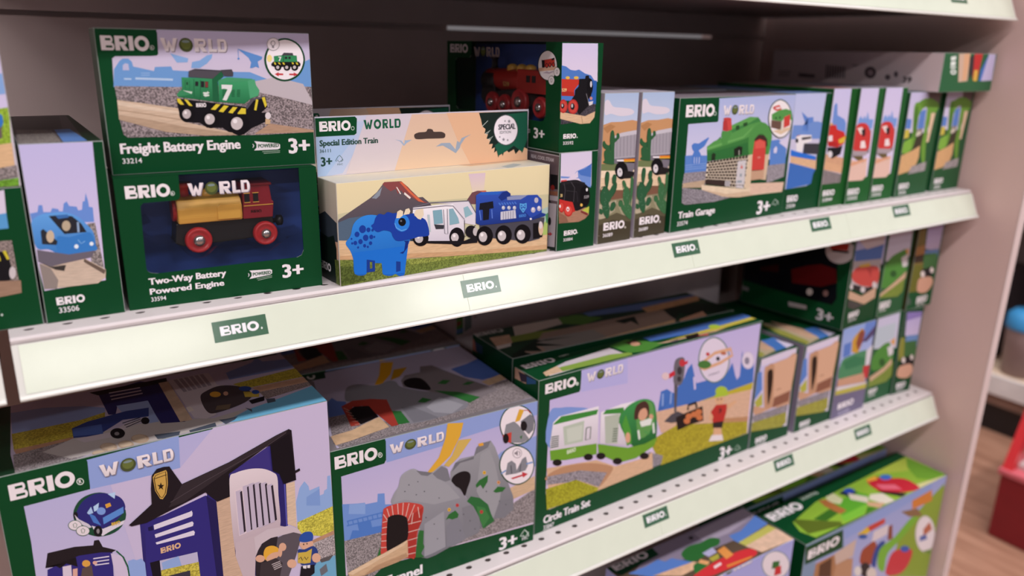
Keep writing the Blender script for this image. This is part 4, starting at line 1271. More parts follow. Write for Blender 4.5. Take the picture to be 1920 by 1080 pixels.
  'front': '''\
e|G|b3b0da cdbfd8|i|160 2031 616 2036 637 2293 2609 2325 2640 361 153 1372 164 1718
e|P|8fa2d8|i|624 2296 1152 2316 1313 2323 1295 2016 618 2035
e|P|c6bad8|i|763 2025 1296 2023 1665 2392 2603 2327 2640 361 895 1071
e|P|8eabdc|i|2255 1371 2295 1501 2309 1523 2347 1564 2384 1499 2389 1452 2488 1466 2486 1366 2525 1372 2531 1406 2560 1415 2569 1549 2600 1548 2614 1139 2254 1153
e|P|7d9cd4|i|2356 1391 2487 1439 2485 1257 2351 1302
e|P|c3bb4c|t|2254 1153 2618 1212 2626 852 2249 1026
e|P|b48a70|w|2374 906 2630 945 2627 889 2388 863
e|P|a39a9c|g|2372 870 2628 898 2624 640 2426 640
e|P|6fa8c8|i|2376 640 2625 659 2637 360 2300 497
e|P|6a6a72|i|2439 558 2509 597 2522 505 2451 475
e|P|5a5456|i|2445 671 2591 672 2545 622 2460 626
e|G|38307c 241f58|i|934 1602 1480 1662 1489 1759 1680 1832 2080 2033 2128 1729 2160 1150 2080 1142 1813 695 914 1061
e|P|332c78|i|972 1589 1470 1699 1577 1630 1535 809 927 1056
e|P|241f52|i|1477 1697 1557 1603 1556 800 1492 826
e|P|3d347c|i|1682 1849 2034 2013 2053 1752 1974 1810 1812 1842 1686 1814
e|P|2c2668|i|2103 1702 2178 1661 2164 1149 2089 1157
e|L|5a58b0|111|2161 1632 2154 1152
e|P|c9aa92|w|1555 1621 1671 1633 1670 1006 1768 714 1549 803
e|P|d6bca4|w|2174 1592 2256 1593 2244 1102 2162 1168
e|GS|e0d2d8 b9a6b0|i|1683 1798 1739 1839 1856 1842 1974 1810 2060 1749 2099 1686 2097 1494 2089 1157 1970 1128 1862 1131 1739 1106 1675 1058 1667 1464
e|P|c2b0b8|i|1682 1144 2091 1175 2175 1127 2014 1094 1918 1057 1847 938 1821 692 1724 732 1670 1006
e|P|dccbd2|i|1713 1670 1785 1690 2052 1631 2021 1235 1719 1201
e|P|bfb2c6|i|1724 1658 1771 1660 1768 1215 1723 1207
e|P|2c2430|i|1761 1640 1779 1648 1781 1228 1763 1221
e|P|bfb2c6|i|1788 1689 1836 1691 1832 1217 1786 1209
e|P|2c2430|i|1825 1670 1844 1678 1845 1230 1826 1223
e|P|bfb2c6|i|1839 1695 1887 1697 1884 1223 1838 1215
e|P|2c2430|i|1876 1676 1895 1684 1898 1236 1878 1229
e|P|bfb2c6|i|1892 1688 1940 1690 1940 1225 1893 1217
e|P|2c2430|i|1930 1670 1949 1677 1953 1238 1934 1230
e|P|bfb2c6|i|1945 1668 1994 1670 1996 1230 1949 1222
e|P|2c2430|i|1983 1649 2002 1657 2009 1243 1990 1236
e|P|bfb2c6|i|1997 1634 2046 1636 2052 1239 2005 1230
e|P|2c2430|i|2036 1615 2054 1623 2066 1252 2047 1244
e|P|dcd4e4|i|1043 1514 1348 1590 1349 1543 1038 1516
e|P|dcd4e4|i|1036 1556 1339 1586 1352 1569 1343 1535 1037 1510
e|P|dcd4e4|i|1035 1464 1341 1485 1350 1465 1342 1438 1039 1430
e|P|dcd4e4|i|1034 1385 1343 1393 1352 1373 1344 1345 1040 1363
e|P|1d1a48|i|991 1549 1027 1553 1029 1509 992 1513
e|B|d9b08a|i|1064 1263 162 54
e|P|1a1620|i|970 1208 1050 1203 1043 1009 978 1035
e|P|b9b4d0|i|1047 1199 1353 1170 1354 1058 1045 1077
e|P|8fa8d8|i|1060 1173 1198 1188 1215 1078 1065 1086
e|P|bdb04a|t|1047 1102 1355 1067 1355 882 1043 1009
e|P|3a3644|i|1086 1026 1278 1010 1272 916 1082 993
e|P|201a20|i|852 1623 1042 1759 1051 1900 1070 2021 1114 2070 1167 2074 1212 2065 1293 1871 1691 1962 2116 2107 2233 2138 2258 2119 2269 1606 2158 1597 2129 1746 2093 1774 2064 2021 2019 2017 1682 1849 1670 1625 1561 1610 1473 1732 986 1600 870 1605
e|P|332b30|i|1293 1868 1691 1959 2116 2104 2233 2136 2208 2112 2020 2033 1745 1913 1492 1792 1289 1693 1167 1684
e|L|4a4046|65|1185 1728 1512 1852 1988 2009 2208 2108
e|P|17131a|i|2058 2022 2237 2091 2269 1606 2151 1600 2120 1714 2062 1766
e|L|201a20|260|2259 1689 2310 1704
e|P|c9a052|i|1076 2003 1095 2029 1183 2040 1190 2016 1184 1906 1162 1816 1131 1778 1111 1788 1081 1875
e|L|3a2c1c|63|1085 1991 1101 2015 1178 2026 1174 1909 1155 1827 1130 1794 1113 1806 1089 1878 1085 1991
e|L|3a2c1c|63|1082 1986 1183 1996
e|P|241c16|i|1132 1941 1136 1913 1156 1906 1139 1894 1142 1866 1127 1887 1109 1877 1117 1901 1103 1923 1123 1917
e|S|2c262c|i|1849 920 1900 1027 1982 1087 2060 1068 2053 970 1994 808 1889 664 1836 686
e|P|5a525a|i|2059 1059 2237 1086 2291 1011 2219 796 2123 570 1889 664 2010 802
e|P|c9bac2|i|1847 1137 1974 1180 2176 1144 2253 1089 2291 1011 2211 1062 2076 1071 1997 1078 1902 1045 1849 956
e|S|e0a83c|i|1918 930 1944 992 2007 991 2059 940 2047 880 1981 850 1935 859
e|S|d6a68c|i|1939 876 1986 913 2049 907 2071 880 2028 841 1963 820
e|S|d6a68c|i|2133 931 2121 904 2096 900 2073 922 2065 956 2077 983 2102 987 2125 965
e|S|d6a68c|i|1927 880 1912 858 1882 858 1853 881 1842 913 1857 936 1887 936 1916 913
e|P|3c3438|i|1887 850 1949 844 2029 850 2087 772 2044 602 1859 677
e|L|b9aeb0|99|1985 793 2065 799
e|L|b9aeb0|99|1992 772 2069 779
e|L|b9aeb0|99|1998 751 2073 759
e|L|b9aeb0|100|2004 730 2077 739
e|S|d6a68c|i|2091 891 2082 855 2068 844 2056 865 2053 906 2061 942 2076 952 2088 932
e|S|2a4f9e|i|2261 948 2272 1000 2315 1025 2372 1010 2397 963 2382 903 2324 910
e|S|d9aa90|i|2259 921 2324 910 2390 897 2378 830 2335 808 2280 857
e|S|4a3c34|i|2305 894 2303 888 2298 888 2294 892 2292 899 2295 905 2299 906 2304 902
e|S|4a3c34|i|2338 890 2336 884 2331 883 2327 887 2325 894 2327 900 2332 901 2336 897
e|S|2a3f80|i|2239 854 2304 839 2387 845 2433 771 2410 646 2374 621 2261 685
e|P|c9ad4a|i|2240 825 2318 805 2377 820 2352 669 2294 682 2230 716
e|L|2c2a30|82|2242 753 2263 769 2277 726 2299 756 2316 717 2334 742
e|S|d9aa90|i|2218 711 2203 682 2171 681 2140 707 2129 746 2144 775 2177 776 2207 750
e|S|d9aa90|i|2456 686 2441 653 2410 650 2380 677 2370 719 2384 751 2416 754 2445 728
e|P|1c1a22|i|2260 666 2392 634 2387 540 2300 497 2235 524
e|P|e6e0e4|i|2277 668 2313 657 2307 621 2278 636
e|P|e6e0e4|i|2319 655 2349 647 2344 614 2318 625
e|P|8fa8dc|i|809 1288 848 1289 872 1272 911 1273 932 1223 929 1072 790 1128
f|S|1f4a36|i|844 1725 771 1602 630 1591 507 1696 472 1853 542 1972 678 1987 804 1886
f|S|2f2c74|i|491 1847 548 1943 644 1984 754 1948 828 1879 840 1772 747 1684 650 1658 565 1718 506 1783
f|P|5a8ad0|i|673 1754 831 1804 827 1746 672 1692
f|P|4a78c4|i|579 1831 620 1788 654 1687 602 1735
f|P|d9d2de|i|587 1710 661 1654 829 1678 813 1645 703 1610 653 1590 602 1646
f|P|a8c4e8|i|568 1835 603 1881 612 1820 578 1817
f|P|b4d0ee|i|619 1876 662 1898 649 1836 619 1829
f|P|b4d0ee|i|732 1955 790 1954 777 1896
f|P|d9a040|i|703 1868 740 1872 746 1839 708 1831
f|S|7a9ad8|i|700 1807 688 1786 665 1784 644 1801 638 1828 650 1849 673 1852 694 1834
f|S|1c1a20|i|656 1634 643 1602 619 1596 599 1618 594 1656 608 1687 631 1693 651 1671
f|S|8a848a|i|636 1641 631 1626 622 1622 616 1632 614 1649 619 1664 628 1668 635 1658
f|S|1c1a20|i|503 1835 496 1815 484 1810 475 1822 473 1846 480 1866 492 1871 502 1858
f|T|d9b04a|1|729 1657 63 30|BRIO
f|P|cfc8d4|i|481 1850 507 1797 567 1732 586 1696 563 1697 493 1773
f|S|4a6a5a|i|520 1737 502 1710 467 1708 435 1733 426 1771 444 1798 479 1800 510 1775
f|S|e2d8de|i|516 1739 500 1714 468 1714 439 1736 430 1769 446 1793 478 1795 507 1772
f|L|8a9488|56|461 1767 476 1776 487 1758 477 1732 464 1737 461 1767
f|S|4a6a5a|i|568 1670 550 1642 515 1640 483 1666 473 1704 491 1732 526 1734 559 1708
f|S|e2d8de|i|564 1671 548 1647 516 1646 486 1669 477 1703 494 1727 526 1728 555 1705
f|L|8a9488|57|509 1700 523 1710 535 1691 525 1665 512 1670 509 1700
f|P|241e22|i|225 1447 257 1575 444 1563 576 1528 587 1569 621 1564 641 1489 734 1423 691 1409 457 1401
f|P|332c78|i|237 1428 466 1472 624 1442 703 1412 685 1156 226 1343
f|P|1c181c|i|225 1447 443 1466 443 1376 371 1434 323 1408 285 1453
f|P|d6c8d8|i|341 1416 401 1408 394 1305 332 1322
f|P|d9a89a|i|408 1367 441 1362 430 1275 398 1288
f|L|dcd4e4|104|561 1406 676 1384
f|L|dcd4e4|104|563 1374 672 1353
f|L|dcd4e4|105|565 1343 668 1321
f|S|d9a04a|i|535 1370 524 1351 502 1350 483 1367 478 1392 489 1412 510 1413 529 1396
f|P|5a4a48|i|474 1349 543 1352 542 1245 452 1266
f|S|d9a89a|i|584 1359 578 1348 566 1347 556 1357 552 1371 558 1382 570 1382 580 1373
f|P|cdbfd8|i|691 1409 768 1356 797 1189 793 1128 698 1166
f|L|1f5a3a|106|733 1416 778 1337 800 1235 801 1133
g|P|0b4424|i|47 2319 610 2296 627 2286 616 2051 605 2040 10 2068
a|B|ece4e8|i|83 2104 439 135
a|S|d8e2da|i|582 2116 572 2097 553 2094 536 2108 531 2132 541 2150 560 2154 577 2139
a|S|0b4424|i|576 2118 568 2104 554 2102 541 2112 537 2130 545 2143 559 2146 572 2135
a|T|ece4e8|1|547 2112 18 28|R
h|W|e2d8dc|i|700 2117 555 110'''.split('\n'),
  'top': '''\
e|P|b9aec6|i|127 338 170 1516 975 1737 2620 1354 2616 14 155 -111
e|P|8a9ac8|i|158 1188 410 1159 715 1016 868 882 835 619 154 733
e|P|7a8ec4|i|1985 1133 2284 1272 2356 1396 2383 1241 2621 1182 2644 923 1970 942
e|P|b0a23c|t|149 736 658 727 856 786 826 547 574 406 153 388
e|P|b0a23c|t|1971 820 2637 900 2630 646 2043 658
e|P|b48a70|w|154 420 588 415 579 332 162 333
e|P|c09a80|w|2105 645 2634 633 2652 484 2130 504
e|P|8a8284|g|144 327 571 372 636 26 143 -132
e|P|8a7a78|g|2133 512 2659 504 2645 416 2143 326
e|P|b9b2b0|i|338 258 586 398 1218 387 1636 173 1954 225 1688 24 1122 0 709 14 514 36
e|P|6aaed0|i|1675 32 1944 189 2186 256 2659 407 2616 5 2004 -31
e|P|4a5260|i|1142 113 1339 66 1304 -40 1152 18
e|P|4a5260|i|1405 45 1628 79 1617 -28 1407 -12
e|P|4a5260|i|1667 115 1722 100 1827 97 1782 44 1697 -1
e|P|4a5260|i|1927 241 1970 173 1956 120
e|P|4a5260|i|2143 326 2217 303 2201 225 2128 226
e|S|b39c86|i|1094 60 1066 12 1018 15 978 66 968 137 996 186 1045 183 1086 131
e|S|c9b49c|i|1079 83 1057 51 1019 56 986 94 978 145 999 178 1038 174 1071 134
e|S|b39c86|i|973 15 949 -28 907 -27 872 19 863 82 887 126 929 125 965 78
e|S|c9b49c|i|959 37 941 8 908 11 879 45 871 91 889 121 923 118 952 83
e|S|b39c86|i|853 44 828 1 784 5 745 52 734 116 758 160 803 156 843 108
e|S|c9b49c|i|838 66 819 38 784 43 752 79 743 125 761 154 797 149 829 113
e|S|b39c86|i|772 -31 752 -60 714 -54 680 -16 669 32 689 62 727 56 762 18
e|S|c9b49c|i|758 -9 743 -29 712 -23 685 6 676 41 691 61 722 55 750 26
e|S|b39c86|i|866 -48 846 -79 811 -75 780 -38 772 9 790 40 826 36 857 -1
e|S|c9b49c|i|853 -27 838 -48 810 -43 785 -16 778 19 793 40 821 35 846 7
e|P|2a2860|i|854 1236 1230 1337 1372 1204 1415 228 1231 302 1210 845 966 865 927 683 875 714
e|P|1c181c|i|788 1299 1460 1297 1451 1204 1361 1186 849 1195
e|L|c6bed0|286|940 1194 1205 1181
e|L|c6bed0|282|940 1114 1205 1107
e|L|c6bed0|277|939 1034 1204 1035
e|P|8fa0cc|i|958 869 1217 841 1224 344 1142 356 1165 661 984 689
e|P|c6ac94|w|1372 1204 1458 1200 1474 232 1376 245
e|P|cabfc6|i|1462 1222 1838 1222 1838 876 2003 753 1719 784 1637 631 1679 227 1581 187 1494 259
e|L|9a8f9a|334|1524 1210 1548 864
e|L|9a8f9a|335|1572 1210 1593 869
e|L|9a8f9a|336|1621 1210 1638 874
e|L|9a8f9a|337|1670 1211 1684 879
e|L|9a8f9a|338|1719 1211 1730 884
e|L|9a8f9a|339|1769 1212 1776 889
e|S|453c40|i|1639 674 1719 784 1861 838 2012 724 2066 507 1958 350 1688 262 1618 345
e|S|d9a23c|i|1814 636 1790 599 1755 600 1728 637 1726 689 1749 726 1785 726 1812 688
e|S|cfa088|i|1877 620 1863 590 1846 585 1836 607 1838 644 1852 674 1870 679 1880 657
e|S|2f4a90|i|2091 620 2065 590 2025 595 1994 633 1990 681 2016 712 2056 707 2088 669
e|P|b9a040|i|2007 588 2133 512 2099 397 1989 463
e|S|2f4a90|i|2133 502 2114 475 2089 474 2071 501 2072 539 2090 567 2116 568 2134 541
e|P|1c1a20|i|1995 371 2146 391 2118 297 2001 281
e|P|6a5a4a|i|1723 407 1840 379 1798 277 1688 324
e|P|d6cac2|i|1478 513 1519 509 1529 419 1480 396
e|P|2f3f80|i|578 585 704 660 1015 710 1197 682 1166 498 963 542 747 336 572 389
e|P|4a64a8|i|583 575 799 545 788 347 575 422
e|P|c4bac2|i|583 365 854 343 978 456 1166 498 1141 434 962 351 841 243 636 262
e|S|1a181c|i|941 261 916 200 876 193 844 244 838 324 863 387 904 394 936 342
e|S|8a8488|i|901 278 893 258 879 255 868 272 867 299 875 320 888 322 899 305
e|S|1a181c|i|1155 402 1138 358 1113 350 1095 384 1094 439 1111 484 1137 492 1155 457
e|L|3a3a44|154|952 471 1097 508
e|L|3a3a44|152|959 419 1098 473
e|L|3a3a44|150|965 368 1100 439'''.split('\n'),
 },
 'tunnel': {
  'front': '''\
e|G|b2acd8 d8c6dc|i|564 1772 2355 1788 2347 222 101 356 102 1488 547 1506 564 1538
e|P|8ea0d6|i|564 1775 2355 1788 2353 1611 1866 1592 1432 1567 1204 1532 570 1510
e|P|8ea0d6|i|1852 1243 1892 1272 2362 1359 2366 980 2089 853 1916 1106
e|P|6f92d2|i|98 1183 253 1144 329 1130 333 1110 460 1098 466 1189 539 1173 542 1044 621 1020 496 698 102 766
e|P|86a4da|i|170 1161 334 1124 329 999 157 1055
e|L|4f7ac4|141|137 978 513 959
e|L|4f7ac4|141|134 928 511 903
e|L|4f7ac4|101|145 978 153 925
e|L|4f7ac4|101|195 975 203 921
e|L|4f7ac4|102|246 972 254 918
e|L|4f7ac4|102|297 970 305 915
e|L|4f7ac4|103|348 967 357 912
e|L|4f7ac4|103|400 965 408 908
e|L|4f7ac4|104|452 962 461 905
e|L|4f7ac4|105|504 960 513 902
e|P|4f7ac4|i|244 915 381 908 395 827 500 812 496 698 152 758 190 858 258 835
e|P|8c8486|g|102 766 498 736 892 464 1474 366 2354 691 2347 244 521 337 393 246 118 349
e|P|cdaf90|w|2016 792 2344 851 2350 676 2052 636
e|G|98989e 74747c|i|1278 1206 1336 1296 1394 1329 1560 1322 1588 1411 1638 1447 1763 1447 1819 1350 1873 1198 1960 952 2062 675 2072 504 1950 438 1802 465 1637 394 1473 834 1453 870 1278 1090
e|P|77777e|i|1560 1312 1589 1408 1638 1441 1763 1443 1728 1374 1589 1334
e|P|9a9aa0|i|1639 1320 1749 1350 1823 1132 1901 785 1864 507 1802 465 1675 691 1592 878
e|P|7c7c84|i|1882 668 2064 653 2068 501 1950 434 1806 464
e|P|6e6e76|i|1336 1296 1560 1312 1554 1281 1394 1280 1297 1201
e|P|e0a23c|i|1608 1449 1667 1449 1676 1412 1620 1415
e|S|1e1a1e|i|1289 1087 1307 1140 1374 1169 1452 1165 1511 1120 1516 1040 1482 951 1449 866 1394 968 1306 1043
e|P|dba83c|i|1247 1778 1432 1741 1394 1596 1279 1398 1090 1260 1006 1269 1147 1415 1223 1620
e|P|cfae5c|i|1374 1553 1529 1531 1374 1353 1259 1270 1203 1305 1298 1393
e|GS|a0a0a8 74747c|i|616 1022 633 1130 688 1207 726 1326 835 1366 906 1331 978 1263 1071 1265 1165 1311 1240 1256 1278 1110 1433 886 1533 735 1625 543 1637 394 1596 345 1454 331 1275 290 926 280 824 841
e|P|9c9ca3|i|726 1308 834 1361 978 1235 1126 1173 1258 1057 1394 858 1086 875 756 1035 630 1036
e|P|74747b|i|888 1332 1006 1284 1071 1254 1015 1234 942 1264
e|P|7a7a82|i|1071 1243 1174 1303 1244 1251 1278 1110 1220 1107 1126 1173
e|P|7f7f87|i|1414 732 1533 735 1628 501 1633 375 1535 335 1454 331
e|P|9a9aa2|i|970 676 1199 760 1216 311 1060 284 964 277
e|P|80808a|i|1227 551 1335 677 1394 577 1464 328 1334 290 1228 306
e|P|2f6a3a|i|1473 794 1523 839 1634 785 1737 672 1780 534 1823 437 1678 380 1632 541 1553 709
e|P|3f7c44|i|1594 696 1696 643 1760 499 1678 401 1640 497
e|P|2f6a34|i|1582 961 1622 1006 1732 1037 1729 958 1673 884 1642 944 1592 922
e|P|2f6a34|i|1801 816 1858 860 1963 818 1922 779 1838 788
e|P|2f6a34|i|1218 644 1257 702 1335 725 1374 664 1364 627 1296 625 1257 652
e|S|e0b23c|i|1708 1074 1702 1061 1688 1058 1673 1069 1667 1086 1673 1100 1687 1102 1701 1092
e|S|8a4a2a|i|1695 1078 1693 1073 1687 1072 1682 1076 1679 1082 1682 1088 1687 1088 1693 1084
e|S|d69a6a|i|1888 901 1882 887 1868 885 1853 896 1847 914 1852 928 1867 930 1882 919
e|S|8a4a2a|i|1876 905 1874 900 1868 899 1862 904 1859 910 1862 915 1867 916 1873 912
e|S|e0b23c|i|1280 750 1275 737 1261 735 1247 745 1242 763 1247 776 1261 778 1275 768
e|S|8a4a2a|i|1269 754 1266 749 1261 749 1255 753 1253 759 1256 764 1261 764 1266 760
e|S|c03a44|i|1378 774 1372 760 1358 758 1345 768 1339 786 1345 800 1358 802 1372 791
e|S|8a4a2a|i|1366 777 1364 772 1358 772 1353 776 1351 782 1353 787 1358 788 1364 784
e|S|c03a44|i|1676 598 1670 584 1656 582 1641 594 1635 612 1641 626 1655 628 1670 616
e|S|8a4a2a|i|1664 602 1661 597 1656 597 1650 601 1647 608 1650 613 1655 613 1661 609
e|S|5a5a62|i|811 1189 809 1184 804 1184 799 1187 797 1193 799 1198 804 1199 809 1195
e|S|5a5a62|i|911 1198 909 1193 904 1192 899 1196 897 1202 899 1206 904 1207 909 1203
e|S|5a5a62|i|983 1062 981 1057 976 1056 970 1060 968 1066 970 1071 976 1072 981 1068
e|S|5a5a62|i|1091 636 1088 631 1083 631 1078 635 1076 641 1078 646 1083 646 1089 642
e|S|5a5a62|i|997 746 995 741 990 740 984 744 982 751 985 756 990 756 995 752
e|S|5a5a62|i|1402 452 1400 447 1394 446 1388 451 1386 457 1388 462 1394 463 1400 458
e|S|5a5a62|i|1522 535 1520 530 1514 530 1508 534 1506 540 1508 546 1514 546 1520 542
e|S|5a5a62|i|1584 412 1581 407 1575 406 1570 411 1567 417 1570 422 1575 423 1581 419
e|S|5a5a62|i|1890 665 1888 660 1882 659 1876 664 1874 670 1876 675 1882 676 1888 672
e|S|5a5a62|i|1722 839 1720 834 1714 833 1708 838 1706 844 1708 849 1714 850 1720 846
e|S|5a5a62|i|1151 933 1148 928 1143 928 1138 932 1136 938 1138 943 1143 943 1148 939
e|S|5a5a62|i|891 1051 888 1046 883 1046 878 1050 876 1056 878 1060 883 1061 889 1057
e|S|5a5a62|i|765 1127 763 1123 758 1122 752 1126 750 1132 753 1136 758 1137 763 1133
e|S|5a5a62|i|1976 597 1974 592 1968 591 1962 596 1959 602 1961 607 1967 608 1973 604
e|S|5a5a62|i|1127 443 1125 438 1120 438 1114 442 1112 448 1114 453 1120 454 1125 450
e|S|5a5a62|i|1442 643 1439 638 1434 637 1428 641 1426 648 1428 653 1434 653 1439 649
e|S|c2463e|i|476 491 511 941 541 1007 630 1017 737 1007 845 969 958 895 943 763 894 622 852 317 796 321 489 447
e|P|c2463e|i|472 473 511 827 572 845 786 775 786 321 474 443
e|P|a83630|i|787 814 958 886 943 724 875 589 861 304 777 324
e|L|d9b9b0|84|612 1013 623 896
e|L|d9b9b0|85|674 1013 680 887
e|L|d9b9b0|85|737 1003 725 863
e|L|d9b9b0|86|800 979 760 832
e|L|d9b9b0|87|863 944 786 775
e|L|d9b9b0|84|558 992 582 890
e|L|d9b9b0|84|518 939 558 859
e|L|d9b9b0|84|508 847 558 846
e|L|d9b9b0|85|499 783 554 778
e|L|d9b9b0|85|491 709 551 698
e|L|d9b9b0|86|485 634 547 618
e|L|d9b9b0|86|478 559 545 541
e|L|d9b9b0|88|786 736 933 727
e|L|d9b9b0|88|784 639 917 634
e|L|d9b9b0|89|782 542 893 539
e|L|d9b9b0|90|780 453 876 449
e|L|d9b9b0|91|778 374 864 364
e|L|d9b9b0|87|899 904 915 772
e|L|d9b9b0|87|843 854 822 724
e|S|1e191b|i|547 476 557 840 591 893 662 889 733 854 779 787 775 564 670 501
e|P|1e191b|i|556 812 779 758 774 548 546 466
e|P|2f6a34|i|859 305 893 563 913 620 961 600 952 443 966 398 927 331 964 273 889 292
e|P|2f6a34|i|426 440 471 571 475 482 525 474 488 428
e|P|caa987|w|134 343 119 388 382 456 671 521 774 554 777 344 666 324 395 304 254 298
e|P|dcc0a0|w|119 384 382 450 774 548 744 505 434 418 169 349
e|P|b49070|w|415 366 760 400 770 343 395 304 271 292
f|S|1c4a32|i|2331 1493 2268 1334 2103 1303 1939 1418 1870 1607 1932 1761 2091 1794 2256 1685
f|S|ece2e8|i|2318 1496 2258 1346 2103 1318 1948 1426 1882 1604 1941 1749 2091 1780 2248 1677
f|S|1c4a32|i|2333 994 2269 833 2105 807 1941 928 1872 1122 1934 1277 2093 1306 2258 1190
f|S|ece2e8|i|2320 997 2260 846 2105 821 1950 936 1885 1118 1944 1265 2093 1292 2249 1183
f|P|8a8a90|i|1920 1442 1948 1591 2050 1605 2103 1553 2179 1455 2257 1336 2162 1316 2014 1354
f|P|7a7a82|i|2134 1585 2258 1644 2313 1581 2307 1443 2245 1399 2179 1475
f|S|1e1a1e|i|2220 1509 2209 1469 2179 1459 2149 1484 2135 1530 2146 1569 2176 1579 2206 1554
f|P|dba83c|i|2113 1736 2176 1712 2123 1597 2061 1593
f|P|c2463e|i|1909 1474 2022 1485 2018 1353 1920 1403
f|S|1e191b|i|1988 1415 1978 1375 1952 1365 1925 1389 1914 1434 1924 1473 1950 1484 1976 1460
f|L|b83a48|93|2172 1709 2225 1697 2262 1652
f|P|2f6a34|i|2128 1399 2159 1411 2150 1363
f|P|86868e|i|1952 974 1978 1119 2030 1134 2084 1079 2096 994 2168 1117 2214 1135 2246 1014 2215 961 2087 956
f|L|5a5a62|144|2021 1076 2034 971
f|L|5a5a62|146|2148 1061 2140 962
f|L|6f92c8|191|1897 1010 1959 1033
f|L|6f92c8|197|2223 1040 2310 1037
f|P|c03a44|i|2024 917 2173 921 2168 954 2249 906 2185 876 2178 899 2046 896
f|S|9a8f98|i|2161 1190 2144 1150 2101 1143 2057 1174 2038 1223 2055 1262 2098 1269 2142 1239
f|S|ece2e8|i|2153 1192 2138 1157 2101 1151 2063 1178 2047 1220 2061 1255 2098 1261 2136 1235
f|P|8a8088|i|2063 1226 2080 1225 2105 1243 2107 1166 2081 1197 2064 1202
f|L|8a8088|96|2118 1227 2136 1198 2124 1169
g|P|0b4424|i|2 1768 557 1770 570 1749 567 1540 546 1517 -6 1533
a|B|ece4e8|i|44 1579 431 134
a|S|d8e2da|i|530 1606 522 1588 505 1584 488 1597 482 1619 490 1638 507 1642 523 1629
a|S|0b4424|i|523 1608 517 1595 505 1592 493 1601 489 1618 494 1631 506 1634 518 1625
a|T|ece4e8|1|497 1605 17 23|R
h|W|e2d8dc|i|607 1595 598 105
c|T|ece4e8|1|1897 25 229 157|3+
c|L|d0dcd2|103|2211 102 2171 115 2206 159 2229 184 2270 131 2288 79
c|L|d0dcd2|103|2211 118 2232 78 2287 132
c|T|ece4e8|0|2197 51 80 35|FSC
b|T|ece4e8|1|495 75 443 114|Tunnel'''.split('\n'),
  'top': '''\
e|P|b3abc4|i|312 1850 2412 1936 2429 702 2431 98 86 35 106 319 371 1653
e|P|5c78bc|i|332 1059 410 1145 432 1040 511 979 393 608 226 699
e|P|4f6cb4|i|1912 1242 2148 1295 2398 1394 2460 814 2093 779 1954 960
e|P|8a8082|g|226 699 423 692 820 208 1397 192 2179 630 2423 663 2418 104 118 18 87 150
e|P|cdaf90|w|2054 738 2384 834 2412 690 2079 603
e|P|7d7478|i|1255 1214 1353 1328 1550 1329 1623 1488 1762 1458 1828 1244 1936 927 2116 463 1866 368 1668 328 1393 818 1209 1036
e|S|1c181a|i|1266 1166 1388 1225 1484 1151 1478 930 1426 820 1253 992
e|P|dba020|i|1250 1826 1394 1771 1223 1441 1021 1218 944 1240 1091 1470
e|P|c0901c|i|1308 1547 1480 1543 1286 1322 1152 1270
e|S|84828a|i|522 1028 636 1308 780 1350 944 1220 1119 1267 1189 1208 1184 1050 1331 852 1489 688 1615 468 1631 258 1383 165 912 157 808 379 736 694 566 931
e|P|9a98a0|i|1213 433 1445 598 1590 298 1383 165 1232 283
e|P|74727a|i|974 564 1094 498 1226 149 946 171
e|P|2f6a34|i|1469 777 1692 616 1841 382 1673 307 1615 468
e|P|2f6a34|i|1584 933 1690 998 1759 940 1659 871
e|P|2f6a34|i|1818 765 1911 816 1986 767 1882 730
e|P|2f6a34|i|1182 594 1278 671 1343 579 1248 540
e|P|2f6a34|i|855 524 938 479 912 190 792 207
e|P|a03a30|i|427 882 577 961 764 914 916 813 787 194 719 199 692 511 628 789 522 811 447 381 358 398 401 670
e|P|1a1618|i|450 746 552 813 688 756 681 466 463 388 440 548
e|P|caa987|w|108 288 341 313 687 463 691 199 266 110 92 89
e|L|c9a090|76|434 842 467 737
e|L|c9a090|75|428 752 465 669
e|L|c9a090|74|421 663 463 603
e|L|c9a090|72|414 576 461 537
e|L|c9a090|71|408 490 459 472
e|L|c9a090|70|402 406 457 408
g|P|0b3a20|i|323 1886 567 1883 523 1694 370 1695 311 1747
a|S|d8dcd8|i|429 1787 398 1739 360 1732 337 1772 341 1835 371 1884 410 1890 434 1850
a|S|0b3a20|i|407 1799 392 1777 374 1775 361 1794 363 1823 377 1845 396 1847 408 1828
b|T|b9bcb8|0|548 1910 170 51|33481
g|P|0b3a20|i|329 2055 2016 2148 2469 2065 2387 1897 1892 1920 555 1846 276 1828'''.split('\n'),
 },
 'circle': {
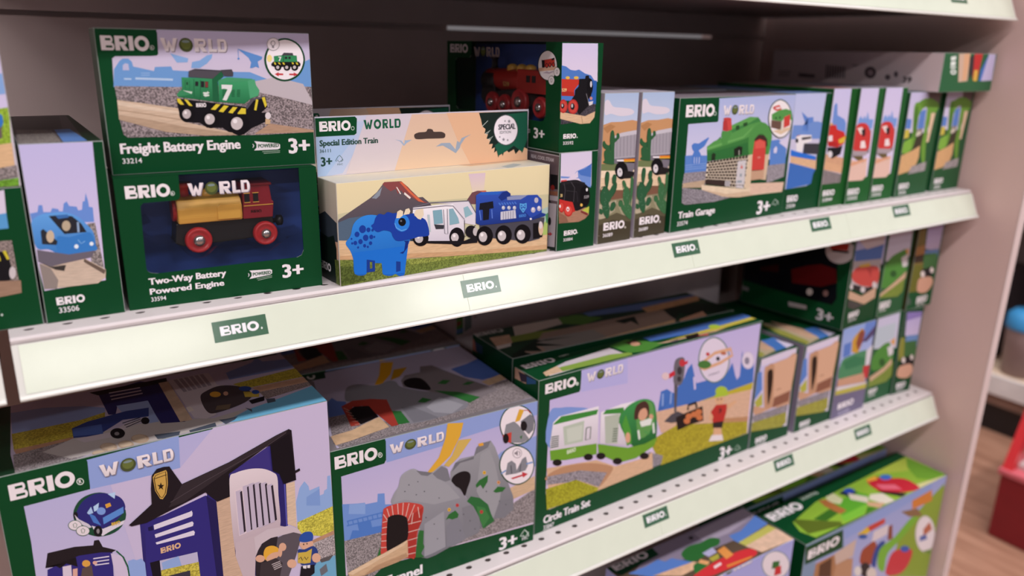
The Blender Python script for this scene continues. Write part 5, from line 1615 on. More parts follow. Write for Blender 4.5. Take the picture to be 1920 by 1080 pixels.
  'front': '''\
e|G|beb3e0 d8c6e4|i|607 1963 3777 1948 3784 276 2045 312 207 272 151 514 162 1700 592 1697
e|P|b4b0e2|i|607 1963 1319 1958 1347 1628 617 1691
e|S|7f9ad8|i|168 1550 331 1564 547 1514 772 1413 790 1142 172 1103
e|P|4470be|i|1907 1094 1933 1375 2042 1383 2122 1323 2202 1281 2262 1411 2333 1452 2393 1583 2463 1640 2579 1336 2737 1329 3182 1346 3267 1478 3367 1242 3455 1222 3443 1622 3528 1360 3729 1408 3766 1055 2696 1039 1889 1099
e|L|8fa8dc|278|1973 1337 1985 1161
e|L|8fa8dc|283|2124 1314 2126 1154
e|L|cdc0e2|376|2527 1437 2570 1250
e|L|cdc0e2|409|3386 1391 3407 1202
e|P|bdae36|i|2655 1050 3764 1072 3760 962 2985 997 1967 1050
e|P|d6b096|w|1851 1109 2980 1029 3737 968 3750 482 3221 514 1996 777
e|P|b88a64|w|2708 640 3200 662 3739 550 3744 468 3053 513 2757 570
e|P|a89c2e|t|1853 729 2294 814 3744 468 3765 282 2046 296 1865 607
e|P|8f8890|g|1796 568 2070 426 2045 312 1821 305
e|P|d6b090|w|153 841 915 716 1232 533 1730 498 1871 545 1896 297 945 277 202 385
e|S|b98c6c|i|181 751 431 782 818 704 1162 555 1168 466 975 325 830 516 190 666
e|P|938c94|g|164 729 659 655 1099 488 975 325 667 511 162 620
e|P|a2a02c|t|149 570 601 547 976 310 945 277 520 276 176 283
e|G|ece6ee c6bcca|i|185 1152 219 1406 306 1461 899 1439 917 941 910 803 209 931
e|P|3f8a3c|i|225 1389 336 1453 895 1397 874 1338 232 1376
e|P|6da032|i|189 1058 900 946 910 797 427 865 204 928
e|P|b9c4b4|i|368 1313 684 1307 681 1036 401 1063
e|P|c9d0c4|i|421 1272 662 1259 654 1071 446 1090
e|G|ece6ee cdc4d0|i|950 931 938 1348 1267 1373 1508 1353 1566 1098 1420 766
e|P|3f8a3c|i|973 1312 1018 1360 1305 1319 1358 1098 1220 1121 1260 1250
e|P|b4bcae|i|1002 1277 1243 1252 1241 847 1042 904
e|L|5a6a5a|134|203 1227 312 1212
e|L|5a6a5a|134|201 1201 312 1186
e|L|5a6a5a|135|200 1174 312 1161
e|L|5a6a5a|135|199 1148 312 1135
e|L|5a6a5a|135|198 1122 312 1109
e|L|5a6a5a|135|196 1096 312 1084
e|L|5a6a5a|150|1156 1068 1232 1053
e|L|5a6a5a|150|1155 1035 1232 1021
e|L|5a6a5a|150|1153 1002 1232 988
e|L|5a6a5a|151|1152 969 1231 955
e|L|5a6a5a|151|1150 935 1231 922
e|L|5a6a5a|151|1149 902 1231 889
e|L|4a5a4a|142|722 1202 793 1196 790 1038 719 1042 722 1202
e|GS|3f9450 206030|i|1253 1126 1341 1298 1543 1353 1723 1319 1850 1196 1916 829 1859 668 1568 694 1413 854
e|P|4f9a3a|i|1297 1086 1348 1213 1456 957 1483 777 1407 764
e|S|5f9a52|i|1530 1108 1541 1303 1652 1317 1802 1236 1851 935 1701 802 1588 862
e|S|4a2f2a|i|1495 1117 1515 1282 1652 1317 1739 1224 1746 1079 1675 1069 1615 1142 1566 1098
e|S|d6a286|i|1564 1127 1592 1205 1680 1211 1725 1113 1677 1054 1605 1065
e|P|e2e6e0|i|1592 1048 1749 1050 1820 1059 1795 950 1632 966
e|S|d6a286|i|1828 1057 1819 1035 1794 1032 1767 1049 1753 1077 1762 1099 1787 1103 1814 1086
e|S|d9a486|i|1454 866 1446 815 1418 802 1385 833 1368 890 1376 940 1404 954 1437 924
e|P|6da032|i|917 935 1423 736 1710 705 1933 736 1886 625 1581 543 1298 565 944 787
e|L|e0e6e0|315|1581 934 1615 797
e|L|e0e6e0|322|1836 968 1866 813
e|L|4f9a52|200|1692 891 1771 826 1818 900
e|S|1e1a1c|i|372 849 353 824 305 826 257 854 235 891 254 916 301 914 350 887
e|S|1e1a1c|i|852 778 833 752 782 754 730 783 707 822 726 847 776 845 829 817
e|S|1e1a1c|i|1339 573 1319 546 1265 549 1209 580 1184 620 1204 647 1257 644 1314 614
e|S|1e1a1c|i|1809 504 1788 477 1731 480 1672 512 1645 554 1666 581 1722 578 1782 546
e|S|1e1a1c|i|1054 731 1034 705 982 707 929 737 905 776 924 802 976 800 1030 771
e|B|d8e2c8|i|442 937 133 53
e|P|5a565c|i|2162 1435 2231 1418 2249 1005 2210 1015
e|P|4f4b52|i|2035 929 2159 999 2271 1014 2519 874 2446 833 2173 871
e|S|6a666e|i|2144 1468 2136 1726 2220 1775 2319 1728 2334 1510 2295 1389 2207 1401
e|S|3a363c|i|2288 1578 2279 1540 2248 1530 2214 1554 2196 1599 2204 1637 2235 1647 2269 1623
e|S|c03a44|i|2329 1678 2317 1644 2281 1637 2241 1661 2221 1702 2232 1735 2268 1742 2308 1718
e|S|3a363c|i|2286 1463 2278 1437 2252 1431 2224 1450 2209 1481 2217 1508 2243 1514 2272 1495
e|P|c83040|i|2028 1580 2145 1616 2164 1549 2064 1521
e|S|e0c4c8|i|2060 1556 2044 1524 1998 1519 1949 1546 1925 1587 1941 1619 1986 1624 2036 1598
e|P|c83040|i|2286 1687 2379 1701 2377 1656 2303 1644
e|P|231b1c|i|2250 930 2470 953 2746 966 2796 739 2535 748 2304 727
e|L|231b1c|385|2468 978 2466 1050 2607 1050 2633 971
e|S|c9764a|i|2564 862 2549 836 2504 836 2457 860 2435 896 2450 922 2494 923 2541 898
e|S|c9764a|i|2663 866 2647 840 2602 840 2555 865 2532 901 2547 927 2591 927 2639 902
e|S|c9764a|i|2749 880 2733 854 2688 853 2640 879 2617 915 2632 941 2677 941 2725 916
e|S|c9764a|i|2532 804 2517 778 2472 778 2425 803 2403 839 2418 864 2462 865 2509 840
e|S|c9764a|i|2773 791 2757 765 2712 765 2663 790 2640 827 2655 853 2700 853 2749 828
e|S|a9c23c|i|3234 1058 3204 1009 3116 1007 3021 1054 2976 1121 3005 1170 3092 1172 3187 1126
e|S|d9aa86|i|3173 956 3154 904 3090 896 3020 938 2984 1003 3003 1055 3066 1062 3137 1022
e|P|a9c23c|i|2966 1075 3236 1046 3251 998 2989 1026
e|S|3a2a26|i|3057 985 3054 977 3046 976 3036 982 3031 992 3033 1000 3042 1001 3052 995
e|S|3a2a26|i|3125 974 3122 966 3114 965 3104 971 3099 981 3101 989 3110 990 3120 984
e|P|b8322e|i|2926 828 3017 912 3254 867 3251 742 3209 596 2991 655
e|P|2a2426|i|2991 655 3214 620 3199 520 3003 574
e|P|d9aa86|i|3024 568 3177 526 3216 403 3021 443
e|P|e4dade|i|2946 385 2997 465 3215 410 3251 314
e|T|2a2426|1|3083 771 60 65|3
e|P|d9aa86|i|3234 856 3422 887 3454 848 3288 780
e|P|d9aa86|i|2926 828 2897 743 2970 661 2986 750
f|S|5a7a70|i|3205 1528 3146 1302 2933 1253 2696 1406 2575 1664 2634 1880 2837 1934 3074 1791
f|S|ded2e4|i|3184 1532 3129 1319 2930 1271 2709 1415 2595 1660 2649 1865 2840 1916 3061 1781
f|L|d9a886|501|2642 1600 2887 1694 3193 1689 3250 1587 3032 1530 2714 1506 2628 1560
f|S|4a7a3c|i|2836 1543 2803 1509 2713 1512 2619 1550 2576 1600 2608 1634 2697 1632 2791 1594
f|S|2a2a30|i|2998 1590 2991 1571 2965 1568 2937 1583 2923 1607 2931 1626 2956 1629 2984 1614
f|S|c04040|i|2786 1700 2778 1684 2753 1681 2726 1695 2713 1716 2721 1733 2746 1735 2773 1722
f|S|b86a50|i|3122 1641 3107 1628 3066 1629 3024 1645 3004 1666 3018 1680 3059 1678 3102 1662
f|T|7a7488|0|2802 1379 220 31|33847
f|S|c9bed4|i|3729 1408 3705 1321 3615 1303 3513 1364 3459 1467 3483 1552 3571 1571 3673 1512
f|S|ded2e4|i|3715 1411 3694 1332 3613 1316 3521 1371 3472 1464 3494 1541 3573 1558 3665 1505
f|S|8a8498|i|3626 1424 3616 1387 3581 1379 3540 1404 3518 1448 3527 1485 3562 1493 3603 1468
g|P|0b4424|i|9 1969 583 1963 609 1932 603 1715 30 1733
a|B|ece4e8|i|91 1789 441 118
a|S|c4d0c6|i|574 1806 567 1790 550 1788 532 1799 524 1817 530 1832 547 1835 565 1824
h|W|e2d8dc|i|692 1793 562 110
b|T|ece4e8|1|134 106 717 100|Circle Train Set
b|T|ece4e8|0|138 14 156 63|33847
c|T|ece4e8|1|3208 18 251 186|3+
c|L|9fb3a2|111|3561 74 3514 88 3549 125 3572 146 3625 97 3652 50
c|L|9fb3a2|111|3559 88 3587 52 3644 97'''.split('\n'),
  'top': '''\
e|P|cfc4cc|i|365 259 1329 341 1372 57 677 65 174 40
e|P|8aa84a|i|400 179 1183 175 1462 96 1424 25 808 42 342 73
e|P|d9b898|w|200 247 430 218 389 72 142 59
e|P|4f8a3a|i|1367 384 1703 448 2037 105 1656 9 1426 87
e|P|4a2f2a|i|1605 371 1786 383 1782 228 1641 228
e|S|d6a286|i|1751 240 1701 214 1650 222 1626 261 1644 307 1693 334 1746 325 1770 286
e|P|4a70b8|i|1927 380 3882 342 3797 186 2779 145 1934 237
e|P|c9b84c|i|2079 147 3797 186 3799 102 2956 74
e|P|d6b096|w|1926 139 2707 79 3147 70 2921 43 2055 94
e|P|231b1c|i|2432 140 2674 136 2585 11 2378 32
e|P|b8322e|i|2562 60 2763 45 2734 -10
e|P|3a3a44|i|2112 92 2268 100 2243 46 2118 41
e|S|a9c23c|i|3122 146 3058 120 2992 134 2961 180 2983 231 3047 257 3114 243 3146 196
g|P|0d4526|i|44 540 720 461 615 281 289 191 47 119 -2 52
a|B|ece4e8|i|73 348 450 133
b|T|c4ccc4|0|620 424 158 52|33847'''.split('\n'),
  'left': '''\
e|P|c9a08a|i|6 1982 237 1953 226 1845 -6 1833
e|P|3a3040|i|74 1945 348 1964 352 1893 128 1841
e|P|2f5a8a|i|238 1943 412 1956 414 1916 242 1851'''.split('\n'),
 },
 'circle2': {
  'top': '''\
e|P|bfb0a8|i|596 946 1328 919 1289 711 758 638 370 510
e|P|7a8a3a|i|274 631 752 628 1212 531 952 390 236 452
e|P|c9a48a|w|108 723 392 702 272 432 34 436
e|P|d8d0cc|i|34 436 254 442 194 346 -6 331
e|P|4f7a30|i|1308 930 1611 922 1848 632 1464 538 1230 705
e|P|5a72a8|i|1735 934 3713 816 3682 646 2571 640 1730 776
e|P|c99a70|w|2600 708 3750 748 3593 558 2535 494
e|P|9a8478|i|799 545 2473 528 3042 466 2591 -10 1180 -9 467 -119 1 -36 526 290
e|P|8a8480|i|590 387 1442 330 1438 -18 450 -109
e|P|16241c|i|67 106 590 387 630 298 1103 237 700 326 526 290 802 38 462 196 440 19 229 137 275 -11 -3 -5
e|P|16241c|i|1901 448 2276 475 2088 155 2100 338 1955 304
e|P|16241c|i|2822 502 3256 520 3854 281 3509 -42 3286 122 2990 82 2927 278 2687 91 2728 266
e|P|d8b48c|w|495 -43 2667 102 2558 -30 2257 -49 570 -146
e|P|c99a80|i|2727 69 3271 171 3174 -20 2641 -53
a|B|b9b4b4|i|4 836 409 147'''.split('\n'),
  'left': '''\
e|P|a86a5c|i|-216 1878 47 1920 135 1768 -126 1769
e|P|2f3f5a|i|69 1904 259 1901 261 1790 92 1776'''.split('\n'),
 },
 'arch2': {
  'front': '''\
e|G|c0bce4 d6cbe0|i|48 1389 801 1427 812 171 -56 305
e|P|d8cce0|i|42 1390 806 1421 805 1330 70 1280
e|P|5c82c8|i|-42 1185 84 1207 143 911 -26 757 -99 796
e|P|b0ae4a|i|8 749 152 862 192 660 62 641
e|S|c89c80|i|136 1197 205 1266 303 1277 605 1296 811 1306 798 724 775 506 487 546 344 578 237 602
e|P|d4a88c|i|303 1277 831 1311 793 750 425 682
e|S|bf9274|i|237 602 156 1146 190 1257 285 1281 347 1226 369 1056 405 613
e|S|2e1f18|i|295 686 216 1110 237 1189 304 1187 342 1085 353 867 328 655
e|P|8a5a48|i|435 716 793 750 777 580 415 562
e|P|c89c80|w|-85 722 273 594 415 562 52 523
e|P|8f8890|g|-17 539 769 532 768 408 41 404
e|P|9a9640|t|-63 428 760 410 781 229 702 184 -54 292
e|L|a87c64|149|462 832 565 835
a|B|ece4e8|i|134 61 245 83
b|T|ece4e8|0|149 -18 222 58|33735'''.split('\n'),
  'top': '''\
e|P|4a78c0|i|544 455 844 445 824 81 411 55
e|P|b9a88c|i|242 1004 544 455 438 75 52 8 110 542
e|P|98984a|i|187 956 251 577 194 68 52 8 57 498
e|P|c9a48a|w|425 985 572 478 472 128 299 151 332 646
e|P|d6cce4|i|807 388 873 91 660 62'''.split('\n'),
 },
 'crane': {
  'front': '''\
e|G|8fa6dc b9bce0|i|-8 1521 851 1531 830 462 67 491
e|P|5c7cc4|i|76 1253 265 1263 282 1039 92 1030
e|P|6a86cc|i|579 1568 851 1531 882 1264 562 1179
e|P|54466c|i|555 1205 861 1418 897 1286 682 1179
e|P|c9983c|i|279 1284 342 1345 495 1438 592 1370 577 1274 562 1179 483 1021 310 1082
e|P|8a4a3c|i|432 1376 540 1417 605 1318 562 1179 470 1074 395 1212
e|S|4f8a62|i|84 983 324 1030 638 1039 774 985 787 627 339 653 58 693
e|P|3a7a54|i|110 953 410 1000 716 897 744 789 224 804
e|P|d6d0d8|i|724 1021 868 1092 940 746 751 762
e|P|c03a40|i|703 760 922 738 940 514 728 538
e|P|c99a80|w|61 680 743 637 830 462 51 557
e|P|d6cdd0|i|34 549 874 452 889 397 38 486
e|P|b9b04c|i|38 486 903 419 903 341 28 412
e|P|6f6884|i|8 418 925 336 925 -28 26 7
a|B|ece4e8|i|158 139 420 101
b|T|b9b2cc|0|191 32 311 55|33280'''.split('\n'),
 },
 'b7': {
  'front': '''\
e|G|c6c2dc c9c6dc|i|-40 1482 611 1488 673 861 -27 976
e|P|b9c4d0|i|2 1324 539 1327 572 1063 16 967
e|S|4f8a3c|i|52 599 16 813 146 941 335 1006 469 980 515 814 630 711 533 600 250 555
e|P|d6cfd4|i|402 915 566 934 614 767 494 740
e|P|7a8c3c|t|31 447 654 627 688 352 536 279 31 289
e|P|c9a88c|w|23 475 413 572 592 693 624 580 436 488 67 386
e|S|2f5a2c|i|412 652 400 606 343 598 274 633 234 690 246 735 303 743 372 708
e|P|d9a05c|i|461 1007 595 1059 619 898
a|B|ece4e8|i|72 160 234 76
b|T|ece4e8|0|89 95 182 45|33702'''.split('\n'),
 },
 'b8': {
  'front': '''\
e|G|b3a8d6 cdc0dc|i|53 1471 465 1427 471 860 106 1054
e|P|8a7ab8|i|53 1471 465 1427 459 1337 74 1319
e|P|6a8cc0|i|146 1047 467 1020 486 804 142 916
e|P|3f6a3c|i|134 944 456 916 506 585 51 668
e|P|8a8a3c|i|-41 1026 113 1026 188 589 46 616
e|P|231f22|i|92 660 449 649 482 454 143 464
e|S|e0d4d0|i|234 594 230 557 200 547 160 570 136 612 140 650 170 660 209 637
e|S|e0d4d0|i|439 611 437 577 411 567 378 588 356 626 358 660 384 669 417 649
e|S|d0a088|i|68 451 132 506 411 494 492 343 396 252 191 279 77 342
a|B|ece4e8|i|113 96 241 95
b|T|ece4e8|0|128 38 190 40|33591'''.split('\n'),
 },
 'b9': {
  'front': '''\
e|G|a9aedc c6c0dc|i|66 1407 986 1386 1006 876 56 1047
e|P|4f72b8|i|61 1228 940 1204 931 973 91 1062
e|P|c9bcc4|i|113 1381 934 1351 940 1204 405 1198
e|P|b9b0b4|i|50 1068 931 973 958 496 87 673
e|S|c24a44|i|80 901 240 957 572 924 893 830 929 588 595 583 144 746
e|P|d9b04c|i|233 978 558 968 618 906 285 939
e|P|a83a38|i|499 894 679 844 678 717
e|P|2a2628|i|116 710 599 571 898 550 587 478 183 615
e|S|cfc6c8|i|558 542 546 512 496 507 436 532 404 570 416 601 466 606 525 582
e|S|cfc6c8|i|158 661 153 629 122 622 83 642 59 678 63 710 94 718 133 697
e|S|cfc6c8|i|890 562 885 524 846 514 796 539 765 584 770 623 809 633 858 608
e|P|c9a48a|i|65 615 470 456 906 527 920 351 599 303 62 491
e|P|4a4644|g|68 469 602 292 281 280 79 362
a|B|ece4e8|i|159 152 310 90
b|T|ece4e8|0|176 92 231 36|33593'''.split('\n'),
  'left': '''\
e|P|0b0d14|i|-1931 457 1359 1291 1543 1267 1642 466 1585 350 1053 345 80 369 -1928 420
e|P|5c1014|i|848 740 1115 865 1326 933 1566 905 1606 707 1376 588 888 532
e|P|3a0c10|i|295 658 620 775 637 648 304 592
e|S|cfc6c4|i|1252 476 1242 434 1208 408 1168 415 1148 449 1158 491 1192 516 1231 510
e|S|8a6a66|i|1500 518 1493 480 1465 458 1434 465 1416 496 1423 534 1451 556 1482 549
c|T|cfc8cc|1|1364 70 265 172|3+
d|P|b9b0b4|i|862 218 1182 237 1187 173 884 146
f|S|cfc4c8|i|1800 1240 1758 1092 1614 1002 1450 1024 1363 1149 1408 1300 1556 1387 1717 1362
f|P|b33a30|i|1404 1280 1710 1322 1705 1220 1439 1185
f|P|231f22|i|1460 1189 1727 1215 1711 1181 1464 1160
b|L|8a8488|644|-910 239 135 234'''.split('\n'),  # left: near-black and dark red polygons paint the shaded window interior
 },
 'b10': {
  'front': '''\
e|G|c4c0d8 cdc6d8|i|-18 1366 641 1366 672 918 -38 926
e|S|4f8a3c|i|5 510 -32 775 132 967 408 1039 558 1041 594 796 661 699 464 594 197 481
e|P|d6cfd4|i|441 926 618 968 660 765 528 762
e|P|7a8c3c|t|-27 363 649 612 653 343 520 274 -37 331
e|P|c9a88c|w|-33 386 333 526 668 676 663 565 353 456 -21 340
e|S|2f5a2c|i|380 673 365 635 304 627 233 654 194 700 209 737 270 745 340 719
e|P|d9a05c|i|518 1046 630 1054 632 923
a|B|ece4e8|i|44 130 298 116
b|T|ece4e8|0|58 79 180 33|33702'''.split('\n'),
 },
 'b11': {
  'front': '''\
e|P|7a6a3a|i|-189 1323 186 1370 357 323 -91 300
e|P|3a2c24|i|-50 917 248 924 272 787 -54 807
e|P|a87a4a|i|-90 1053 238 1080 268 922 -50 917
e|P|6a6a2a|i|-156 777 266 743 291 287 -59 317
e|G|b3a8d6 cdc0dc|i|225 1366 684 1373 676 916 259 1011
e|P|6a8cc0|i|267 988 661 963 666 827 256 901
e|P|3f6a3c|i|248 924 643 898 694 619 288 673
e|P|231f22|i|255 655 596 677 608 516 298 514
e|S|e0d4d0|i|381 570 374 532 334 522 284 545 253 588 259 625 299 636 350 613
e|S|e0d4d0|i|627 605 622 570 586 560 541 581 512 620 518 655 553 665 598 644
e|S|d0a088|i|207 436 258 519 575 498 667 392 602 286 460 238 250 293
a|B|ece4e8|i|276 82 308 109
b|T|ece4e8|0|292 29 236 34|33591
c|S|4a5a50|i|120 142 108 95 46 85 -27 117 -69 172 -56 218 4 228 78 197'''.split('\n'),
 },
 'C2': {
  'top': '''\
e|G|8ab03a 8ab03a|i|328 495 1142 677 3802 734 3759 19 3506 -15 282 43 209 269
e|P|a8b848|i|2638 699 3781 721 3802 281 3082 525
e|P|6a9c30|i|3740 720 3780 30 3397 51 3218 207 3427 509
e|P|5aa030|i|1124 482 1959 478 2031 347 1799 152 1150 147
e|P|3a6a24|i|662 368 1226 420 1204 272 769 226
e|P|5a6a24|i|367 548 965 105 911 25 267 161
e|P|78b83c|i|1083 188 1797 194 1460 36 1031 65
e|P|cfc890|i|3008 105 3770 3 2949 7
e|S|bf2838|i|2399 612 2636 607 2763 483 2999 340 3030 183 2949 7 2662 50 2398 210 2292 362
e|P|d9657a|i|2417 465 2703 291 2664 136 2381 309
e|P|e0a23c|i|2436 636 2681 636 2598 537 2381 577
e|S|3f6ac0|i|2871 455 2787 434 2701 456 2664 508 2696 561 2780 583 2867 560 2905 507
e|P|2a2024|i|2257 340 2626 28 2450 6 2275 242
e|P|c9c6a0|i|1374 662 1576 668 1552 469 1390 402 1282 550
e|P|1e2a40|i|1646 626 1920 633 1959 478 1703 462
e|S|2f4aa8|i|1947 529 1872 507 1796 525 1763 573 1793 623 1868 645 1945 627 1978 578
e|P|cfc4b4|i|1785 540 1963 303 1814 184 1655 406
e|P|d8cfc0|i|2066 326 2275 242 2242 6 2004 27 1914 249
e|P|c9a080|i|1813 226 2037 48 1837 6 1732 151
e|P|a86a3c|i|1176 656 1311 616 1318 242 1143 230 1124 482
e|P|3f7a24|i|1700 130 1803 26 1476 26
g|P|0b4424|i|35 947 3798 919 3802 734 1111 654 345 485 -106 536
a|B|ece4e8|i|84 645 746 183
b|T|c4ccc4|0|958 790 416 76|36096'''.split('\n'),
  'front': '''\
e|G|9aa4d4 b9b4d4|i|891 2123 3763 2170 3891 1554 4005 -14 312 1472 306 1778 1003 1754
e|P|8aa03a|i|2592 1519 3737 2016 3891 1554 3903 53 2489 620
e|P|8fa0d4|i|891 2123 3312 2149 3354 2018 997 1911
e|P|a87854|i|316 1731 734 1723 1111 1692 1354 1076 307 1496
e|P|5a3c2c|i|417 1670 712 1688 766 1312 436 1444
e|P|c9b0a4|i|762 1735 1306 1798 1286 1491 845 1504
e|P|b98c6c|i|845 1504 1292 1466 1354 1076 833 1285
e|P|d0803c|i|2773 1995 3354 2018 3431 1779 2828 1814
e|P|8a6a4c|i|2487 1882 2982 1785 3196 1570 2794 1684
e|P|c4463c|i|1497 1930 2027 1925 2054 1824 1594 1806
e|P|d9b43c|i|1317 1883 1562 1930 1660 1805 1405 1784
e|P|d9ccd0|i|1769 1766 2175 1759 2193 1568 1755 1566
e|P|8a4a34|i|2189 1708 2289 1719 2376 1408 2229 1438
e|S|9c4a34|i|1510 1497 1658 1556 1858 1551 2001 1265 1906 1114 1537 1258
e|S|2f4a90|i|1868 1129 1899 1397 2045 1482 2166 1414 2015 1213 2002 1006
e|S|78b03c|i|2071 1003 2049 1341 2440 1432 2842 1644 3054 1547 2653 1307 2308 1149 2294 820
e|S|c83a44|i|2367 935 2458 1116 2715 1092 3094 926 3059 667 2832 557 2395 707
e|S|3f5ab0|i|2985 991 2956 957 2858 975 2748 1035 2690 1101 2719 1135 2816 1117 2927 1058
e|S|2a2428|i|1880 1007 1860 914 1756 914 1629 1006 1554 1135 1574 1226 1676 1227 1803 1137
e|S|d9ccc4|i|2075 858 2055 781 1957 786 1840 868 1773 978 1793 1054 1889 1050 2006 970
e|S|2f5aa0|i|1599 1737 1570 1715 1482 1734 1389 1781 1343 1829 1371 1850 1458 1833 1552 1785
e|S|e0d8d4|i|1612 1089 1598 1028 1528 1029 1444 1090 1395 1175 1409 1234 1478 1235 1562 1175
f|S|d6ccd0|i|3779 997 3772 732 3562 700 3278 916 3090 1245 3101 1497 3300 1534 3580 1330
f|S|e6dce0|i|3744 1010 3739 766 3551 734 3295 931 3124 1233 3131 1466 3311 1502 3564 1315
f|P|b86a50|i|3330 1256 3493 1346 3632 1149 3382 1090
f|P|5a6aa8|i|3254 1137 3451 1115 3529 988 3288 1026
f|P|6a8a3c|i|3444 770 3733 711 3770 596
g|P|0b4424|i|3 2136 888 2111 955 1772 39 1818
a|B|ece4e8|i|82 1886 745 158'''.split('\n'),
 },
 'C1': {
  'top': '''\
e|P|8a7f94|i|868 947 2740 931 2726 716 2058 433 1171 475 256 660
e|P|a89cb0|i|1578 866 2727 920 2713 705 2016 593 1554 616
e|P|5a80c8|i|1971 554 2208 542 2700 695 2693 448 1955 366 1941 440
e|P|5a80c8|i|172 683 476 668 719 696 765 607 903 612 940 558 1095 401 402 454
e|P|b9b45c|i|1955 366 2668 428 2699 305 1989 247
e|P|d6b49c|w|1975 256 2699 305 2702 -2 2065 41
e|P|d9b090|w|419 471 1095 401 1194 279 739 271
e|S|2f6a34|i|1090 618 1293 682 1496 651 1696 659 1790 567 1669 479 1507 484 1330 406 1095 401 1036 498
e|S|2f6a34|i|1019 328 1177 349 1248 244 1033 86 908 136
e|P|b3b0d4|i|1335 466 1556 485 1530 375 1352 362
e|P|a8a040|i|1332 343 1524 347 1457 265 1315 263
e|S|c83238|i|855 170 1136 225 1437 247 1755 234 1988 183 1987 58 1605 21 1283 45 1073 61
e|P|d9904a|i|1551 393 1719 416 1685 215 1520 195
e|P|d9a06a|i|1216 386 1287 280 1202 244 1130 348
e|P|d0803c|i|1421 107 1888 57 1832 31 1395 63
e|P|e0c8cc|i|1251 183 1401 194 1376 150 1222 136
e|S|2a2428|i|1494 785 1464 770 1436 775 1424 796 1436 821 1465 836 1494 831 1506 810
g|P|0d3a24|i|-47 908 840 964 807 765 367 736 81 697
a|B|cfc6cc|i|71 804 610 138'''.split('\n'),
  'front': '''\
e|G|a4a6dc b9b4dc|i|1190 2355 2702 2365 2873 815 1292 1140
f|S|7a8a94|i|2694 1957 2628 1813 2402 1834 2156 2003 2031 2218 2094 2357 2310 2342 2559 2178
f|S|e4d9e0|i|2671 1966 2610 1832 2399 1851 2169 2009 2052 2210 2111 2339 2313 2325 2546 2172
f|P|2f6a34|i|2278 2170 2439 2126 2435 2010 2273 2054
f|P|c83238|i|2352 2043 2483 2030 2511 1880 2351 1904
h|W|e2d8dc|i|1079 2345 737 117'''.split('\n'),
 },
 'A0low': {
  'front': '''\
e|P|d6cce0|i|276 979 420 998 405 774 262 768
e|P|5a9ad0|i|252 822 410 838 408 730 247 727
e|P|8a7c78|g|236 652 414 642 415 259 192 239
e|P|1b191d|i|224 578 376 569 386 445 364 358 201 361
e|P|cdbf3a|i|303 568 322 576 331 509 311 500
e|P|cdbf3a|i|349 573 368 576 382 513 367 509
e|P|9a7c68|w|202 372 428 349 420 258 192 239
e|S|c9bfc2|i|406 409 395 378 379 367 367 382 366 414 376 445 392 456 404 441
a|B|ece4e8|i|120 122 146 62
a|S|b9c4bb|i|286 114 284 108 278 107 273 110 272 117 275 123 281 125 285 121'''.split('\n'),
 },
 'A0up': {
  'front': '''\
e|G|c6bee4 d0c6e4|i|368 961 550 983 526 525 337 492
e|P|86a8dc|i|374 738 538 757 532 622 363 606
e|P|8fae3c|t|348 510 527 535 506 298 335 258
e|P|6a5c5c|i|372 452 472 448 460 331 369 315
e|S|3a78c4|i|411 489 470 493 482 458 467 409 397 392
e|P|d9b48c|w|330 278 511 298 506 147 321 109
e|P|8a8080|g|323 119 515 147 517 65 319 39
e|P|6a9a34|t|319 39 516 60 510 -17 317 -32'''.split('\n'),
 },
}
ZB = -0.348
STK_A = [(0.1492, 0.0067), (0.374, 0.0062), (0.6486, 0.0031), (0.8963, 0.001), (1.0831, 0.001)]
STK_B = [(0.637, 0.0023), (0.8876, 0.001), (1.0778, 0.0037)]
STK_T = [(1.1333, 0.0039)]
SEAM_A = [0.3571, 0.6554, 0.9532]
SEAM_B = [0.6416]
TWO_WIN = [(0.045, 0.1025), (0.0447, 0.0863), (0.0437, 0.084), (0.0413, 0.0831), (0.0184, 0.0828), (0.0162, 0.0806), (0.0154, 0.0523), (0.0151, 0.0321), (0.0156, 0.0298), (0.0174, 0.0283), (0.0227, 0.027), (0.1312, 0.0271), (0.1354, 0.0287), (0.1374, 0.0331), (0.1372, 0.1025)]
STEAM_WIN = [(0.0544, 0.1049), (0.0533, 0.0897), (0.0495, 0.0869), (0.0222, 0.0863), (0.019, 0.0838), (0.0199, 0.0318), (0.0248, 0.0287), (0.186, 0.0272), (0.1919, 0.0285), (0.1953, 0.0332), (0.1922, 0.1049)]
TRAY = [(0.0229, 0.0667), (0.023, 0.0493), (0.0369, 0.0489), (0.0415, 0.0445), (0.0488, 0.0363), (0.0585, 0.0346), (0.0659, 0.04), (0.0748, 0.0456), (0.0932, 0.0448), (0.0987, 0.0372), (0.1091, 0.0337), (0.1186, 0.0388), (0.1269, 0.0438), (0.1348, 0.0489)]

# ------------------------------------------------------------------ the setting
bm = bmesh.new(); box(bm, -3, 5, -3.5, 3.0, -0.05, 0)
fm, nt, p = base_mat('wood_plank_floor', 0.4, 0.4)
n1 = noise(nt, 3.0, 4, (14, 1.5, 1)); r1 = ramp(nt, n1.outputs['Fac'], 0.3, lin('8c6450'), 0.75, lin('b08670'))
nt.links.new(r1.outputs[0], p.inputs['Base Color'])
fl = part('floor', bm, fm, None); tag(fl, kind='structure')

